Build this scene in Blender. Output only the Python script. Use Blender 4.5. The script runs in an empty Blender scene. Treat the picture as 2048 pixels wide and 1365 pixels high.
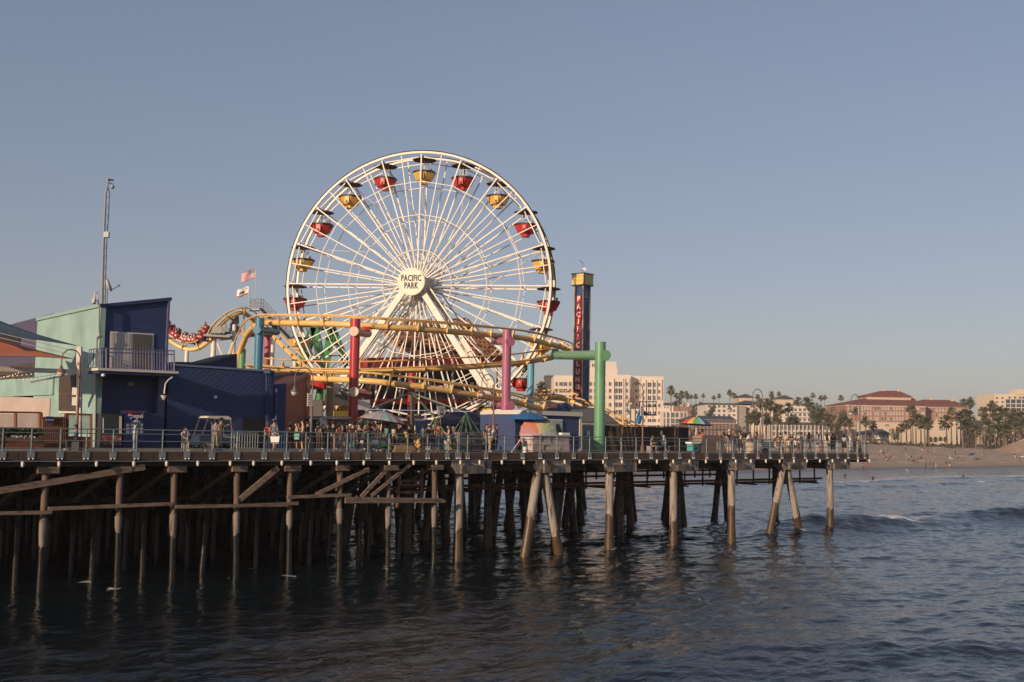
import bpy, bmesh, math, random
import numpy as np
from mathutils import Vector, Matrix
R_ = math.radians
random.seed(7)
rng = np.random.default_rng(7)
scene = bpy.context.scene
COL = scene.collection

# ---------------------------------------------------------------- camera
FPX, CX, CY = 2220.0, 1024.0, 682.5          # focal length and centre in photo pixels (2048 x 1365)
CAMZ = 8.0
PITCH, ROLL = math.atan(180.0 / FPX), 0.0192
_R = Vector((1, 0, 0)); _F = Vector((0, math.cos(PITCH), math.sin(PITCH))); _U = Vector((0, -math.sin(PITCH), math.cos(PITCH)))
CR = _R * math.cos(ROLL) + _U * math.sin(ROLL)
CU = -_R * math.sin(ROLL) + _U * math.cos(ROLL)
CF = _F
cam_d = bpy.data.cameras.new('camera'); cam = bpy.data.objects.new('camera', cam_d); COL.objects.link(cam)
cam_d.sensor_width = 36; cam_d.lens = 36 * FPX / 2048; cam_d.clip_start = 0.5; cam_d.clip_end = 20000
mw = Matrix((CR, CU, -CF)).transposed().to_4x4(); mw.translation = (0, 0, CAMZ)
cam.matrix_world = mw
scene.camera = cam

# ---------------------------------------------------------------- sky, sun, exposure
SUN_EL = R_(14.5)
SUN_H = Vector((-0.630, -0.776)).normalized()       # horizontal direction towards the sun
SUN_DIR = Vector((SUN_H.x * math.cos(SUN_EL), SUN_H.y * math.cos(SUN_EL), math.sin(SUN_EL)))
world = bpy.data.worlds.new('World'); scene.world = world; world.use_nodes = True
wn = world.node_tree; wn.nodes.clear()
w_out = wn.nodes.new('ShaderNodeOutputWorld'); w_bg = wn.nodes.new('ShaderNodeBackground')
w_sky = wn.nodes.new('ShaderNodeTexSky'); w_sky.sky_type = 'NISHITA'; w_sky.sun_disc = False
w_sky.sun_elevation = SUN_EL; w_sky.sun_rotation = math.atan2(SUN_H.x, SUN_H.y)
w_sky.altitude = 0; w_sky.air_density = 1.0; w_sky.dust_density = 1.0; w_sky.ozone_density = 1.0
# one even grade over the whole sky: lower contrast, slightly violet, as in the hazy evening air
SKYK = 0.085
w_m1 = wn.nodes.new('ShaderNodeVectorMath'); w_m1.operation = 'SCALE'; w_m1.inputs['Scale'].default_value = SKYK
w_gm = wn.nodes.new('ShaderNodeGamma'); w_gm.inputs['Gamma'].default_value = 0.58
w_m2 = wn.nodes.new('ShaderNodeVectorMath'); w_m2.operation = 'MULTIPLY'; w_m2.inputs[1].default_value = (0.672 / SKYK, 0.654 / SKYK, 0.755 / SKYK)
w_bg.inputs['Strength'].default_value = SKYK
wn.links.new(w_sky.outputs[0], w_m1.inputs[0]); wn.links.new(w_m1.outputs[0], w_gm.inputs['Color']); wn.links.new(w_gm.outputs[0], w_m2.inputs[0])
wn.links.new(w_m2.outputs[0], w_bg.inputs['Color']); wn.links.new(w_bg.outputs[0], w_out.inputs['Surface'])
sun_d = bpy.data.lights.new('sun', 'SUN'); sun = bpy.data.objects.new('sun', sun_d); COL.objects.link(sun)
sun_d.energy = 4.6; sun_d.angle = R_(0.6); sun_d.color = (1.0, 0.76, 0.54)
sun.rotation_euler = (-SUN_DIR).to_track_quat('-Z', 'Y').to_euler(); sun.location = (-60, -90, 60)
scene.view_settings.view_transform = 'Standard'; scene.view_settings.look = 'None'
scene.view_settings.gamma = 1.0; scene.view_settings.use_curve_mapping = False
scene.view_settings.exposure = 0.0
scene.render.engine = 'CYCLES'
scene.cycles.max_bounces = 6; scene.cycles.diffuse_bounces = 2; scene.cycles.glossy_bounces = 3
scene.cycles.transmission_bounces = 4; scene.cycles.volume_bounces = 0; scene.cycles.transparent_max_bounces = 12
scene.cycles.caustics_reflective = False; scene.cycles.caustics_refractive = False
scene.cycles.use_denoising = True

# ---------------------------------------------------------------- photo pixel -> place
CAM = Vector((0, 0, CAMZ))
def ray(px, py):
    return CF + CR * ((px - CX) / FPX) - CU * ((py - CY) / FPX)
def at_y(px, py, Y):                                # at a known distance
    d = ray(px, py); return CAM + d * (Y / d.y)
def on_z(px, py, z):                                # on a known level
    d = ray(px, py); return CAM + d * ((z - CAMZ) / d.z)
DECK = 6.6
_a = on_z(0, 903, DECK); _b = on_z(1735, 908.2, DECK)
EU = Vector((_b.x - _a.x, _b.y - _a.y, 0)).normalized()      # along the pier edge
EV = Vector((-EU.y, EU.x, 0))                                # inland from the edge
ORG = Vector((_a.x, _a.y, 0)); UEND = (_b - _a).dot(EU)
PANG = math.atan2(EU.y, EU.x)
def W(u, v, z=0.0):
    return ORG + EU * u + EV * v + Vector((0, 0, z))
def on_v(px, py, v):                                # on the upright plane v behind the pier edge
    d = ray(px, py); return CAM + d * ((v - (CAM - ORG).dot(EV)) / d.dot(EV))
def uvz(p):
    q = p - ORG; return q.dot(EU), q.dot(EV), p.z
def project(p):
    d = p - CAM; w = d.dot(CF); return CX + FPX * d.dot(CR) / w, CY - FPX * d.dot(CU) / w
def deck_at(px, py):                                # where a foot stands on the deck
    return on_z(px, py, DECK)
def deck_v(px, v):                                  # point on the deck below pixel column px, v behind the edge
    p = on_v(px, 900, v); p.z = DECK; return p

# ---------------------------------------------------------------- materials
MATS = {}
def mat(name, col, rough=0.6, var=0.12, scale=2.0, metal=0.0, bump=0.0, bscale=None, spec=0.4, emit=None, estr=0.0,
        stripes=None, col2=None, c2scale=1.0, c2lo=0.5, c2hi=0.65, coat=0.0, aniso=None):
    if name in MATS: return MATS[name]
    m = bpy.data.materials.new(name); m.use_nodes = True; MATS[name] = m
    nt = m.node_tree; b = nt.nodes['Principled BSDF']
    b.inputs['Roughness'].default_value = rough; b.inputs['Metallic'].default_value = metal
    b.inputs['Specular IOR Level'].default_value = spec
    if coat: b.inputs['Coat Weight'].default_value = coat; b.inputs['Coat Roughness'].default_value = 0.15
    tc = nt.nodes.new('ShaderNodeTexCoord')
    vec = tc.outputs['Object']
    if aniso:
        mp = nt.nodes.new('ShaderNodeMapping'); mp.inputs['Scale'].default_value = aniso
        nt.links.new(vec, mp.inputs['Vector']); vec = mp.outputs[0]
    nz = nt.nodes.new('ShaderNodeTexNoise'); nz.inputs['Scale'].default_value = scale
    nz.inputs['Detail'].default_value = 6; nz.inputs['Roughness'].default_value = 0.65
    nt.links.new(vec, nz.inputs['Vector'])
    rp = nt.nodes.new('ShaderNodeValToRGB')
    c = np.array(col[:3])
    rp.color_ramp.elements[0].position = 0.3; rp.color_ramp.elements[1].position = 0.7
    rp.color_ramp.elements[0].color = (*np.clip(c * (1 - var), 0, 1), 1)
    rp.color_ramp.elements[1].color = (*np.clip(c * (1 + var), 0, 1), 1)
    nt.links.new(nz.outputs['Fac'], rp.inputs['Fac'])
    out = rp.outputs['Color']
    if col2 is not None:                            # stains or wear patches with their own colour
        n2 = nt.nodes.new('ShaderNodeTexNoise'); n2.inputs['Scale'].default_value = c2scale; n2.inputs['Detail'].default_value = 8
        nt.links.new(vec, n2.inputs['Vector'])
        r2 = nt.nodes.new('ShaderNodeMapRange'); r2.inputs['From Min'].default_value = c2lo; r2.inputs['From Max'].default_value = c2hi
        nt.links.new(n2.outputs['Fac'], r2.inputs['Value'])
        mx = nt.nodes.new('ShaderNodeMix'); mx.data_type = 'RGBA'
        nt.links.new(r2.outputs[0], mx.inputs['Factor']); nt.links.new(out, mx.inputs[6]); mx.inputs[7].default_value = (*col2[:3], 1)
        out = mx.outputs[2]
    nt.links.new(out, b.inputs['Base Color'])
    h = None
    if stripes:                                     # (axis, period m, depth): ribs or boards as relief
        ax, per, dep = stripes
        sx = nt.nodes.new('ShaderNodeSeparateXYZ'); nt.links.new(tc.outputs['Object'], sx.inputs[0])
        if ax == 'D':
            ad = nt.nodes.new('ShaderNodeMath'); ad.operation = 'SUBTRACT'; nt.links.new(sx.outputs[0], ad.inputs[0]); nt.links.new(sx.outputs[2], ad.inputs[1]); src = ad.outputs[0]
        else: src = sx.outputs['XYZ'.index(ax)]
        pp = nt.nodes.new('ShaderNodeMath'); pp.operation = 'PINGPONG'; pp.inputs[1].default_value = per / 2
        nt.links.new(src, pp.inputs[0])
        bp = nt.nodes.new('ShaderNodeBump'); bp.inputs['Strength'].default_value = 1.0; bp.inputs['Distance'].default_value = dep / (per / 2)
        nt.links.new(pp.outputs[0], bp.inputs['Height']); h = bp
    if bump:
        bn = nt.nodes.new('ShaderNodeTexNoise'); bn.inputs['Scale'].default_value = bscale or scale * 6; bn.inputs['Detail'].default_value = 4
        nt.links.new(vec, bn.inputs['Vector'])
        bp2 = nt.nodes.new('ShaderNodeBump'); bp2.inputs['Strength'].default_value = bump; bp2.inputs['Distance'].default_value = 0.03
        nt.links.new(bn.outputs['Fac'], bp2.inputs['Height'])
        if h is not None: nt.links.new(h.outputs[0], bp2.inputs['Normal'])
        h = bp2
    if h is not None: nt.links.new(h.outputs[0], b.inputs['Normal'])
    if emit is not None:
        b.inputs['Emission Color'].default_value = (*emit[:3], 1); b.inputs['Emission Strength'].default_value = estr
    return m

# ---------------------------------------------------------------- mesh builder
class MB:
    def __init__(s): s.v = []; s.f = []; s.m = []; s.k = 0
    def mi(s, k): s.k = k; return s
    def add(s, vs, fs):
        o = len(s.v); s.v.extend([tuple(v) for v in vs]); s.f.extend([tuple(i + o for i in f) for f in fs]); s.m.extend([s.k] * len(fs)); return s
    def quad(s, a, b, c, d): return s.add([a, b, c, d], [(0, 1, 2, 3)])
    def hexa(s, p):                                  # 8 corners: bottom 4 then top 4
        return s.add(p, [(3, 2, 1, 0), (4, 5, 6, 7), (0, 1, 5, 4), (1, 2, 6, 5), (2, 3, 7, 6), (3, 0, 4, 7)])
    def box(s, c, d, rz=0.0, M=None):
        hx, hy, hz = d[0] / 2, d[1] / 2, d[2] / 2
        p = [Vector((x * hx, y * hy, z * hz)) for z in (-1, 1) for x, y in ((-1, -1), (1, -1), (1, 1), (-1, 1))]
        m = M if M is not None else Matrix.Rotation(rz, 3, 'Z')
        c = Vector(c); return s.hexa([c + m @ q for q in p])
    def bar(s, a, b, w, h=None, up=(0, 0, 1)):       # square-section bar
        a, b = Vector(a), Vector(b); h = h or w; d = (b - a)
        if d.length < 1e-6: return s
        d.normalize(); up = Vector(up)
        if abs(d.dot(up)) > 0.98: up = Vector((1, 0, 0)) if abs(d.x) < 0.9 else Vector((0, 1, 0))
        x = d.cross(up).normalized(); y = x.cross(d).normalized()
        q = [(-1, -1), (1, -1), (1, 1), (-1, 1)]
        return s.hexa([a + x * (i * w / 2) + y * (j * h / 2) for i, j in q] + [b + x * (i * w / 2) + y * (j * h / 2) for i, j in q])
    def tube(s, a, b, r0, r1=None, n=8, cap=True):
        return s.path([a, b], [r0, r0 if r1 is None else r1], n, cap)
    def path(s, pts, r, n=8, cap=True, closed=False):
        pts = [Vector(p) for p in pts]; N = len(pts)
        rs = list(r) if hasattr(r, '__len__') else [r] * N
        prev = None; rings = []
        for i in range(N):
            if closed: t = pts[(i + 1) % N] - pts[i - 1]
            else: t = pts[min(i + 1, N - 1)] - pts[max(i - 1, 0)]
            t.normalize()
            if prev is None:
                up = Vector((0, 0, 1)) if abs(t.z) < 0.95 else Vector((1, 0, 0)); x = t.cross(up).normalized()
            else:
                x = prev - t * prev.dot(t)
                x = x.normalized() if x.length > 1e-6 else t.orthogonal().normalized()
            prev = x; y = x.cross(t).normalized()
            rings.append([pts[i] + (x * math.cos(2 * math.pi * k / n) + y * math.sin(2 * math.pi * k / n)) * rs[i] for k in range(n)])
        vs = [v for g in rings for v in g]; fs = []
        for i in range(N if closed else N - 1):
            j = (i + 1) % N
            for k in range(n): fs.append((i * n + k, i * n + (k + 1) % n, j * n + (k + 1) % n, j * n + k))
        if cap and not closed:
            fs.append(tuple(range(n - 1, -1, -1))); fs.append(tuple((N - 1) * n + k for k in range(n)))
        return s.add(vs, fs)
    def lathe(s, c, prof, n=12, axis=None):          # prof: (radius, height) pairs
        c = Vector(c); vs = []; fs = []
        z = Vector(axis).normalized() if axis else Vector((0, 0, 1)); x = z.orthogonal().normalized(); y = z.cross(x)
        for r, h in prof:
            for k in range(n):
                a = 2 * math.pi * k / n; vs.append(c + (x * math.cos(a) + y * math.sin(a)) * r + z * h)
        for i in range(len(prof) - 1):
            for k in range(n): fs.append((i * n + k, i * n + (k + 1) % n, (i + 1) * n + (k + 1) % n, (i + 1) * n + k))
        fs.append(tuple(range(n - 1, -1, -1))); fs.append(tuple((len(prof) - 1) * n + k for k in range(n)))
        return s.add(vs, fs)
    def prism(s, poly, off):                         # planar outline pushed along off
        poly = [Vector(p) for p in poly]; off = Vector(off); n = len(poly)
        return s.add(poly + [p + off for p in poly], [tuple(range(n - 1, -1, -1)), tuple(range(n, 2 * n))] + [(i, (i + 1) % n, n + (i + 1) % n, n + i) for i in range(n)])
    def sphere(s, c, r, n=10, m=6, sc=(1, 1, 1)):
        c = Vector(c); vs = [c + Vector((0, 0, r * sc[2]))]; fs = []
        for i in range(1, m):
            a = math.pi * i / m
            for k in range(n):
                b = 2 * math.pi * k / n; vs.append(c + Vector((r * sc[0] * math.sin(a) * math.cos(b), r * sc[1] * math.sin(a) * math.sin(b), r * sc[2] * math.cos(a))))
        vs.append(c - Vector((0, 0, r * sc[2])))
        for k in range(n): fs.append((0, 1 + k, 1 + (k + 1) % n)); fs.append((len(vs) - 1, 1 + (m - 2) * n + (k + 1) % n, 1 + (m - 2) * n + k))
        for i in range(m - 2):
            for k in range(n): fs.append((1 + i * n + k, 1 + (i + 1) * n + k, 1 + (i + 1) * n + (k + 1) % n, 1 + i * n + (k + 1) % n))
        return s.add(vs, fs)
    def mesh(s, name, mats, org=(0, 0, 0), smooth=False):
        me = bpy.data.meshes.new(name); o = Vector(org)
        me.from_pydata([(v[0] - o.x, v[1] - o.y, v[2] - o.z) for v in s.v], [], s.f)
        mats = mats if isinstance(mats, (list, tuple)) else [mats]
        for m in mats: me.materials.append(m)
        if len(mats) > 1: me.polygons.foreach_set('material_index', s.m)
        if smooth is True: me.polygons.foreach_set('use_smooth', [True] * len(me.polygons))
        elif smooth:
            me.polygons.foreach_set('use_smooth', [True] * len(me.polygons)); me.set_sharp_from_angle(angle=R_(smooth))
        me.update(); return me
    def build(s, name, mats, parent=None, world=False, smooth=False):
        # world=True: vertices are world places and the parent is an unrotated Empty
        org = parent.location if (parent is not None and world) else (0, 0, 0)
        if parent is not None and world and parent.parent is not None: org = parent.parent.location + parent.location
        if parent is None and world:
            a = np.array(s.v); org = Vector(((a[:, 0].min() + a[:, 0].max()) / 2, (a[:, 1].min() + a[:, 1].max()) / 2, a[:, 2].min()))
        o = bpy.data.objects.new(name, s.mesh(name, mats, org, smooth)); COL.objects.link(o)
        if parent is not None: o.parent = parent
        elif world: o.location = org
        return o
def link(name, me, parent=None, loc=(0, 0, 0), rot=(0, 0, 0), sc=None):
    o = bpy.data.objects.new(name, me); COL.objects.link(o); o.parent = parent; o.location = loc; o.rotation_euler = rot
    if sc is not None: o.scale = sc
    return o
def tag(o, label=None, cat=None, group=None, kind=None):
    if label: o['label'] = label
    if cat: o['category'] = cat
    if group: o['group'] = group
    if kind: o['kind'] = kind
    return o
def thing(name, label, cat, loc=(0, 0, 0), rz=0.0, group=None):
    o = bpy.data.objects.new(name, None); COL.objects.link(o); o.location = loc; o.rotation_euler = (0, 0, rz); o.empty_display_size = 0.3
    return tag(o, label, cat, group)
def copy_tree(o, parent=None):
    c = o.copy(); COL.objects.link(c); c.parent = parent
    for ch in list(o.children): copy_tree(ch, c)
    return c
FONT = bpy.data.fonts.load('<builtin>') if False else None
def text_mesh(txt, size, mtl, bold=0.0, sx=1.0, depth=0.01, align='CENTER'):
    cu = bpy.data.curves.new('txt', 'FONT'); cu.body = txt; cu.size = size; cu.extrude = depth; cu.offset = bold; cu.space_character = 1.0 + bold * 5
    cu.align_x = align; cu.align_y = 'CENTER'; cu.resolution_u = 2
    ob = bpy.data.objects.new('txt', cu); COL.objects.link(ob)
    dg = bpy.context.evaluated_depsgraph_get(); me = bpy.data.meshes.new_from_object(ob.evaluated_get(dg))
    bpy.data.objects.remove(ob); bpy.data.curves.remove(cu)
    if sx != 1.0: me.transform(Matrix.Diagonal((sx, 1, 1, 1)))
    me.materials.clear(); me.materials.append(mtl); return me
def face_matrix(origin, xdir, ndir):                # local x along xdir, local z along ndir (outward), y up
    x = Vector(xdir).normalized(); n = Vector(ndir).normalized(); y = n.cross(x).normalized()
    m = Matrix((x, y, n)).transposed().to_4x4(); m.translation = Vector(origin); return m
# ================================================================ SEA
SEA = -0.15
ST = Vector((0.731, 0.682)); SN = Vector((-0.682, 0.731)); SHORE = 138.0      # shoreline direction, inland normal, offset
def shore_s(x, y): return SN.x * x + SN.y * y - SHORE + 1.6 * np.sin((ST.x * x + ST.y * y) / 23.0) + 0.8 * np.sin((ST.x * x + ST.y * y) / 8.1 + 1)
def sand_z(s):
    return np.interp(s, [-400, -60, -20, 0, 6, 18, 130, 400, 700, 9000], [-9, -2.6, -1.0, -0.12, 0.7, 2.2, 5.0, 6.0, 9.0, 30])
def sea_wave(x, y):
    """height and foam of the sea at x, y (metres)"""
    g = np.random.default_rng(11); z = np.zeros_like(x); base = math.atan2(SN.y, SN.x)
    along = ST.x * x + ST.y * y; inl = SN.x * x + SN.y * y
    dist = np.hypot(x, y)
    for i in range(64):
        L = 0.55 * (7.5 / 0.55) ** (i / 63.0); th = base + g.normal(0, 0.6); k = 2 * math.pi / L
        a = 0.0130 * L ** 0.5 * g.uniform(0.6, 1.2); ph = g.uniform(0, 6.28)
        a_eff = a * np.clip((L * 330 - dist) / (L * 200), 0, 1)
        p = k * (math.cos(th) * x + math.sin(th) * y) + ph
        z += a_eff * (np.sin(p) + 0.25 * np.sin(2 * p + 0.7)) * 0.46
    sh = np.clip(-shore_s(x, y) / 45.0, 0.0, 1.0)
    z *= 0.10 + 0.90 * sh
    pv = EV.x * (x - ORG.x) + EV.y * (y - ORG.y); pu = EU.x * (x - ORG.x) + EU.y * (y - ORG.y)      # calmer in the lee of the pier
    z *= 1.0 - 0.5 * np.clip((pv + 30) / 22, 0, 1) * np.clip((58 - pu) / 26, 0, 1)
    foam = np.zeros_like(x)
    crest = 40.5 - 0.0 + 1.8 * np.sin(along / 11.0) + 0.9 * np.sin(along / 4.3 + 1.0)
    for off, hgt, wf, wb, f0, a0, a1 in ((crest + 10.5, 1.55, 3.0, 1.6, 1.0, 84, 150), (crest + 17, 0.45, 2.2, 1.6, 0.0, 60, 160),
                                      (crest + 53.5, 0.5, 1.8, 1.1, 1.0, 150, 320), (crest + 66.0, 0.38, 1.4, 0.9, 1.0, 140, 330), (crest - 16, 0.35, 4, 3, 0, 30, 140)):
        d = inl - off; w = np.where(d < 0, wf, wb)
        amp = hgt * (0.78 + 0.22 * np.sin(along / 6.5 + hgt * 5)) * np.clip((along - a0 + 12) / 14, 0, 1) * np.clip((a1 + 14 - along) / 20, 0, 1)
        z += amp * np.exp(-(d / w) ** 2)
        lip = -0.25 + 0.5 * np.sin(along / 2.3) * np.sin(along / 7.1)
        patch = np.clip(0.62 + 0.75 * np.sin(along / 5.2 + hgt * 9) + 0.3 * np.sin(along / 1.9), 0, 1)
        foam = np.maximum(foam, f0 * np.clip(amp / hgt * 1.3, 0, 1) * patch * np.where(d < lip, np.exp(-((d - lip) / (0.55 * wf)) ** 2), np.exp(-((d - lip) / (0.9 * wb)) ** 2)))
    swash = np.exp(-((shore_s(x, y) + 26 + 3 * np.sin(along / 13)) / 5.0) ** 2) * 0.75
    foam = np.maximum(foam, swash)
    return z, foam
def graded(segs):
    out = []
    for a, b, st in segs: out.append(np.arange(a, b, st))
    return np.concatenate(out)
PILE_FOAM = []                                        # filled by the pier: places where water laps round a pile
def build_sea():
    gx = graded([(-9000, -400, 2000), (-400, -90, 40), (-90, -40, 2.5), (-40, 64, 0.22), (64, 150, 0.5), (150, 320, 5), (320, 9000, 1500)])
    gy = graded([(-9000, -200, 2000), (-200, 20, 12), (20, 62, 0.16), (62, 120, 0.22), (120, 190, 0.42), (190, 345, 0.6), (345, 430, 6), (430, 9500, 1500)])
    X, Y = np.meshgrid(gx, gy)
    inner = (X > -45) & (X < 200) & (Y > 15) & (Y < 420)
    Z, Fm = sea_wave(X, Y)
    Z = np.where(inner, Z, Z * 0.1); Fm = np.where(inner, Fm, 0)
    for (px, py, r) in PILE_FOAM:
        al = ST.x * (X - px) + ST.y * (Y - py); ac = SN.x * (X - px) + SN.y * (Y - py); h0 = math.sin(px * 12.9 + py * 4.1)
        if h0 < -0.6: continue
        wob = ac + 0.28 * np.sin(al * 3.4 + px * 3) + 0.16 * np.sin(al * 9 + py) + 0.3 * h0
        Fm = np.maximum(Fm, 0.80 * np.exp(-(al / (r * (1.0 + 0.5 * h0))) ** 2 - (wob / 0.5) ** 2))
    Z += SEA
    # keep the far mesh below the beach so that it never shows through
    ny, nx = X.shape
    co = np.stack([X, Y, Z], -1).reshape(-1, 3).astype(np.float32)
    idx = np.arange(nx * ny).reshape(ny, nx)
    q = np.stack([idx[:-1, :-1], idx[:-1, 1:], idx[1:, 1:], idx[1:, :-1]], -1).reshape(-1, 4)
    s = shore_s(X, Y).reshape(-1); keep = (s[q].min(1) < 30)
    q = q[keep]
    me = bpy.data.meshes.new('sea'); me.vertices.add(len(co)); me.vertices.foreach_set('co', co.ravel())
    me.loops.add(len(q) * 4); me.loops.foreach_set('vertex_index', q.ravel().astype(np.int32))
    me.polygons.add(len(q)); me.polygons.foreach_set('loop_start', np.arange(0, len(q) * 4, 4, dtype=np.int32)); me.polygons.foreach_set('loop_total', np.full(len(q), 4, dtype=np.int32))
    me.polygons.foreach_set('use_smooth', np.ones(len(q), dtype=bool))
    at = me.attributes.new('foam', 'FLOAT', 'POINT'); at.data.foreach_set('value', Fm.reshape(-1).astype(np.float32))
    me.update(); me.validate()
    m = bpy.data.materials.new('sea_water'); m.use_nodes = True; nt = m.node_tree; b = nt.nodes['Principled BSDF']
    b.inputs['Roughness'].default_value = 0.07; b.inputs['IOR'].default_value = 1.333; b.inputs['Specular IOR Level'].default_value = 0.5
    tc = nt.nodes.new('ShaderNodeTexCoord')
    hs = None
    for sc, st, dist in ((1.3, 0.6, 0.13), (4.0, 0.55, 0.045), (11.0, 0.4, 0.014)):
        mp = nt.nodes.new('ShaderNodeMapping'); mp.inputs['Scale'].default_value = (sc, sc * 1.0, sc); mp.inputs['Rotation'].default_value = (0, 0, -math.atan2(SN.y, SN.x))
        nt.links.new(tc.outputs['Object'], mp.inputs[0])
        mp2 = nt.nodes.new('ShaderNodeMapping'); mp2.inputs['Scale'].default_value = (1.5, 0.65, 1); nt.links.new(mp.outputs[0], mp2.inputs[0])
        nz = nt.nodes.new('ShaderNodeTexNoise'); nz.inputs['Scale'].default_value = 1.0; nz.inputs['Detail'].default_value = 3; nz.inputs['Distortion'].default_value = 0.6
        nt.links.new(mp2.outputs[0], nz.inputs['Vector'])
        bp = nt.nodes.new('ShaderNodeBump'); bp.inputs['Strength'].default_value = st; bp.inputs['Distance'].default_value = dist
        nt.links.new(nz.outputs['Fac'], bp.inputs['Height'])
        if hs: nt.links.new(hs.outputs[0], bp.inputs['Normal'])
        hs = bp
    nt.links.new(hs.outputs[0], b.inputs['Normal'])
    fa = nt.nodes.new('ShaderNodeAttribute'); fa.attribute_name = 'foam'
    fn = nt.nodes.new('ShaderNodeTexNoise'); fn.inputs['Scale'].default_value = 1.1; fn.inputs['Detail'].default_value = 8; fn.inputs['Roughness'].default_value = 0.7
    fm = nt.nodes.new('ShaderNodeMapping'); fm.inputs['Rotation'].default_value = (0, 0, -math.atan2(ST.y, ST.x)); fm.inputs['Scale'].default_value = (0.55, 1.4, 1)
    nt.links.new(tc.outputs['Object'], fm.inputs[0]); nt.links.new(fm.outputs[0], fn.inputs['Vector'])
    ad = nt.nodes.new('ShaderNodeMath'); ad.operation = 'MULTIPLY_ADD'; ad.inputs[1].default_value = 0.60; nt.links.new(fa.outputs['Fac'], ad.inputs[0]); nt.links.new(fn.outputs['Fac'], ad.inputs[2])
    mr = nt.nodes.new('ShaderNodeMapRange'); mr.inputs['From Min'].default_value = 0.86; mr.inputs['From Max'].default_value = 1.02; nt.links.new(ad.outputs[0], mr.inputs['Value'])
    mx = nt.nodes.new('ShaderNodeMix'); mx.data_type = 'RGBA'; mx.inputs[6].default_value = (0.006, 0.011, 0.014, 1); mx.inputs[7].default_value = (0.82, 0.80, 0.78, 1)
    nt.links.new(mr.outputs[0], mx.inputs['Factor']); nt.links.new(mx.outputs[2], b.inputs['Base Color'])
    rr = nt.nodes.new('ShaderNodeMapRange'); rr.inputs['To Min'].default_value = 0.07; rr.inputs['To Max'].default_value = 0.7; nt.links.new(mr.outputs[0], rr.inputs['Value']); nt.links.new(rr.outputs[0], b.inputs['Roughness'])
    me.materials.append(m)
    o = bpy.data.objects.new('sea', me); COL.objects.link(o); tag(o, 'dark blue choppy sea with a low breaking wave', kind='structure')

# ================================================================ BEACH AND LAND
def build_land():
    s_ax = graded([(-40, 60, 1.2), (60, 180, 3), (180, 460, 20), (460, 9500, 900)])
    a_ax = graded([(-6000, -300, 900), (-300, 60, 30), (60, 480, 2.2), (480, 1200, 30), (1200, 9500, 1500)])
    A, S = np.meshgrid(a_ax, s_ax); inl = S + SHORE
    X = ST.x * A + SN.x * inl; Y = ST.y * A + SN.y * inl
    s = shore_s(X, Y); Z = sand_z(s)
    g = np.random.default_rng(3)
    for i in range(26):
        L = g.uniform(2.5, 14); th = g.uniform(0, 6.28); Z += np.where(s > 9, 0.018 * L ** 0.7, 0.0) * np.sin(2 * math.pi / L * (math.cos(th) * X + math.sin(th) * Y) + g.uniform(0, 6)) * (s < 200)
    ny, nx = X.shape; co = np.stack([X, Y, Z], -1).reshape(-1, 3).astype(np.float32); idx = np.arange(nx * ny).reshape(ny, nx)
    q = np.stack([idx[:-1, :-1], idx[:-1, 1:], idx[1:, 1:], idx[1:, :-1]], -1).reshape(-1, 4)
    me = bpy.data.meshes.new('beach'); me.from_pydata(co.tolist(), [], q.tolist()); me.polygons.foreach_set('use_smooth', np.ones(len(q), dtype=bool))
    wet = np.clip(1 - (s - 1.0) / 5.5, 0, 1).reshape(-1).astype(np.float32)
    at = me.attributes.new('wet', 'FLOAT', 'POINT'); at.data.foreach_set('value', wet)
    grn = np.clip((s - 150) / 30, 0, 1).reshape(-1).astype(np.float32)
    at = me.attributes.new('town', 'FLOAT', 'POINT'); at.data.foreach_set('value', grn); me.update()
    m = mat('sand', (0.36, 0.27, 0.20), rough=0.9, var=0.16, scale=0.35, bump=0.9, bscale=1.6); nt = m.node_tree; b = nt.nodes['Principled BSDF']
    src = b.inputs['Base Color'].links[0].from_socket
    wa = nt.nodes.new('ShaderNodeAttribute'); wa.attribute_name = 'wet'; ta = nt.nodes.new('ShaderNodeAttribute'); ta.attribute_name = 'town'
    m1 = nt.nodes.new('ShaderNodeMix'); m1.data_type = 'RGBA'; nt.links.new(wa.outputs['Fac'], m1.inputs['Factor']); nt.links.new(src, m1.inputs[6]); m1.inputs[7].default_value = (0.10, 0.075, 0.06, 1)
    m2 = nt.nodes.new('ShaderNodeMix'); m2.data_type = 'RGBA'; nt.links.new(ta.outputs['Fac'], m2.inputs['Factor']); nt.links.new(m1.outputs[2], m2.inputs[6]); m2.inputs[7].default_value = (0.09, 0.085, 0.06, 1)
    nt.links.new(m2.outputs[2], b.inputs['Base Color'])
    rr = nt.nodes.new('ShaderNodeMapRange'); rr.inputs['To Min'].default_value = 0.9; rr.inputs['To Max'].default_value = 0.28; nt.links.new(wa.outputs['Fac'], rr.inputs['Value']); nt.links.new(rr.outputs[0], b.inputs['Roughness'])
    me.materials.append(m)
    o = bpy.data.objects.new('beach', me); COL.objects.link(o); tag(o, 'pale sand beach rising from the wet shoreline to the town', kind='structure')
build_land()
def land_z(x, y): return float(sand_z(shore_s(np.array(x), np.array(y))))
def on_land(px, py, lo=200.0, hi=1500.0):             # where the sight line of a pixel meets the beach
    d = ray(px, py); t = lo
    while t < hi:
        p = CAM + d * (t / d.y)
        if p.z <= land_z(p.x, p.y): p.z = land_z(p.x, p.y); return p
        t += 1.0
    p = CAM + d * (hi / d.y); return p
def land_at(px, Y):                                   # point on the land below a pixel column, Y metres out
    p = at_y(px, 880, Y); p.z = land_z(p.x, p.y); return p

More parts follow.
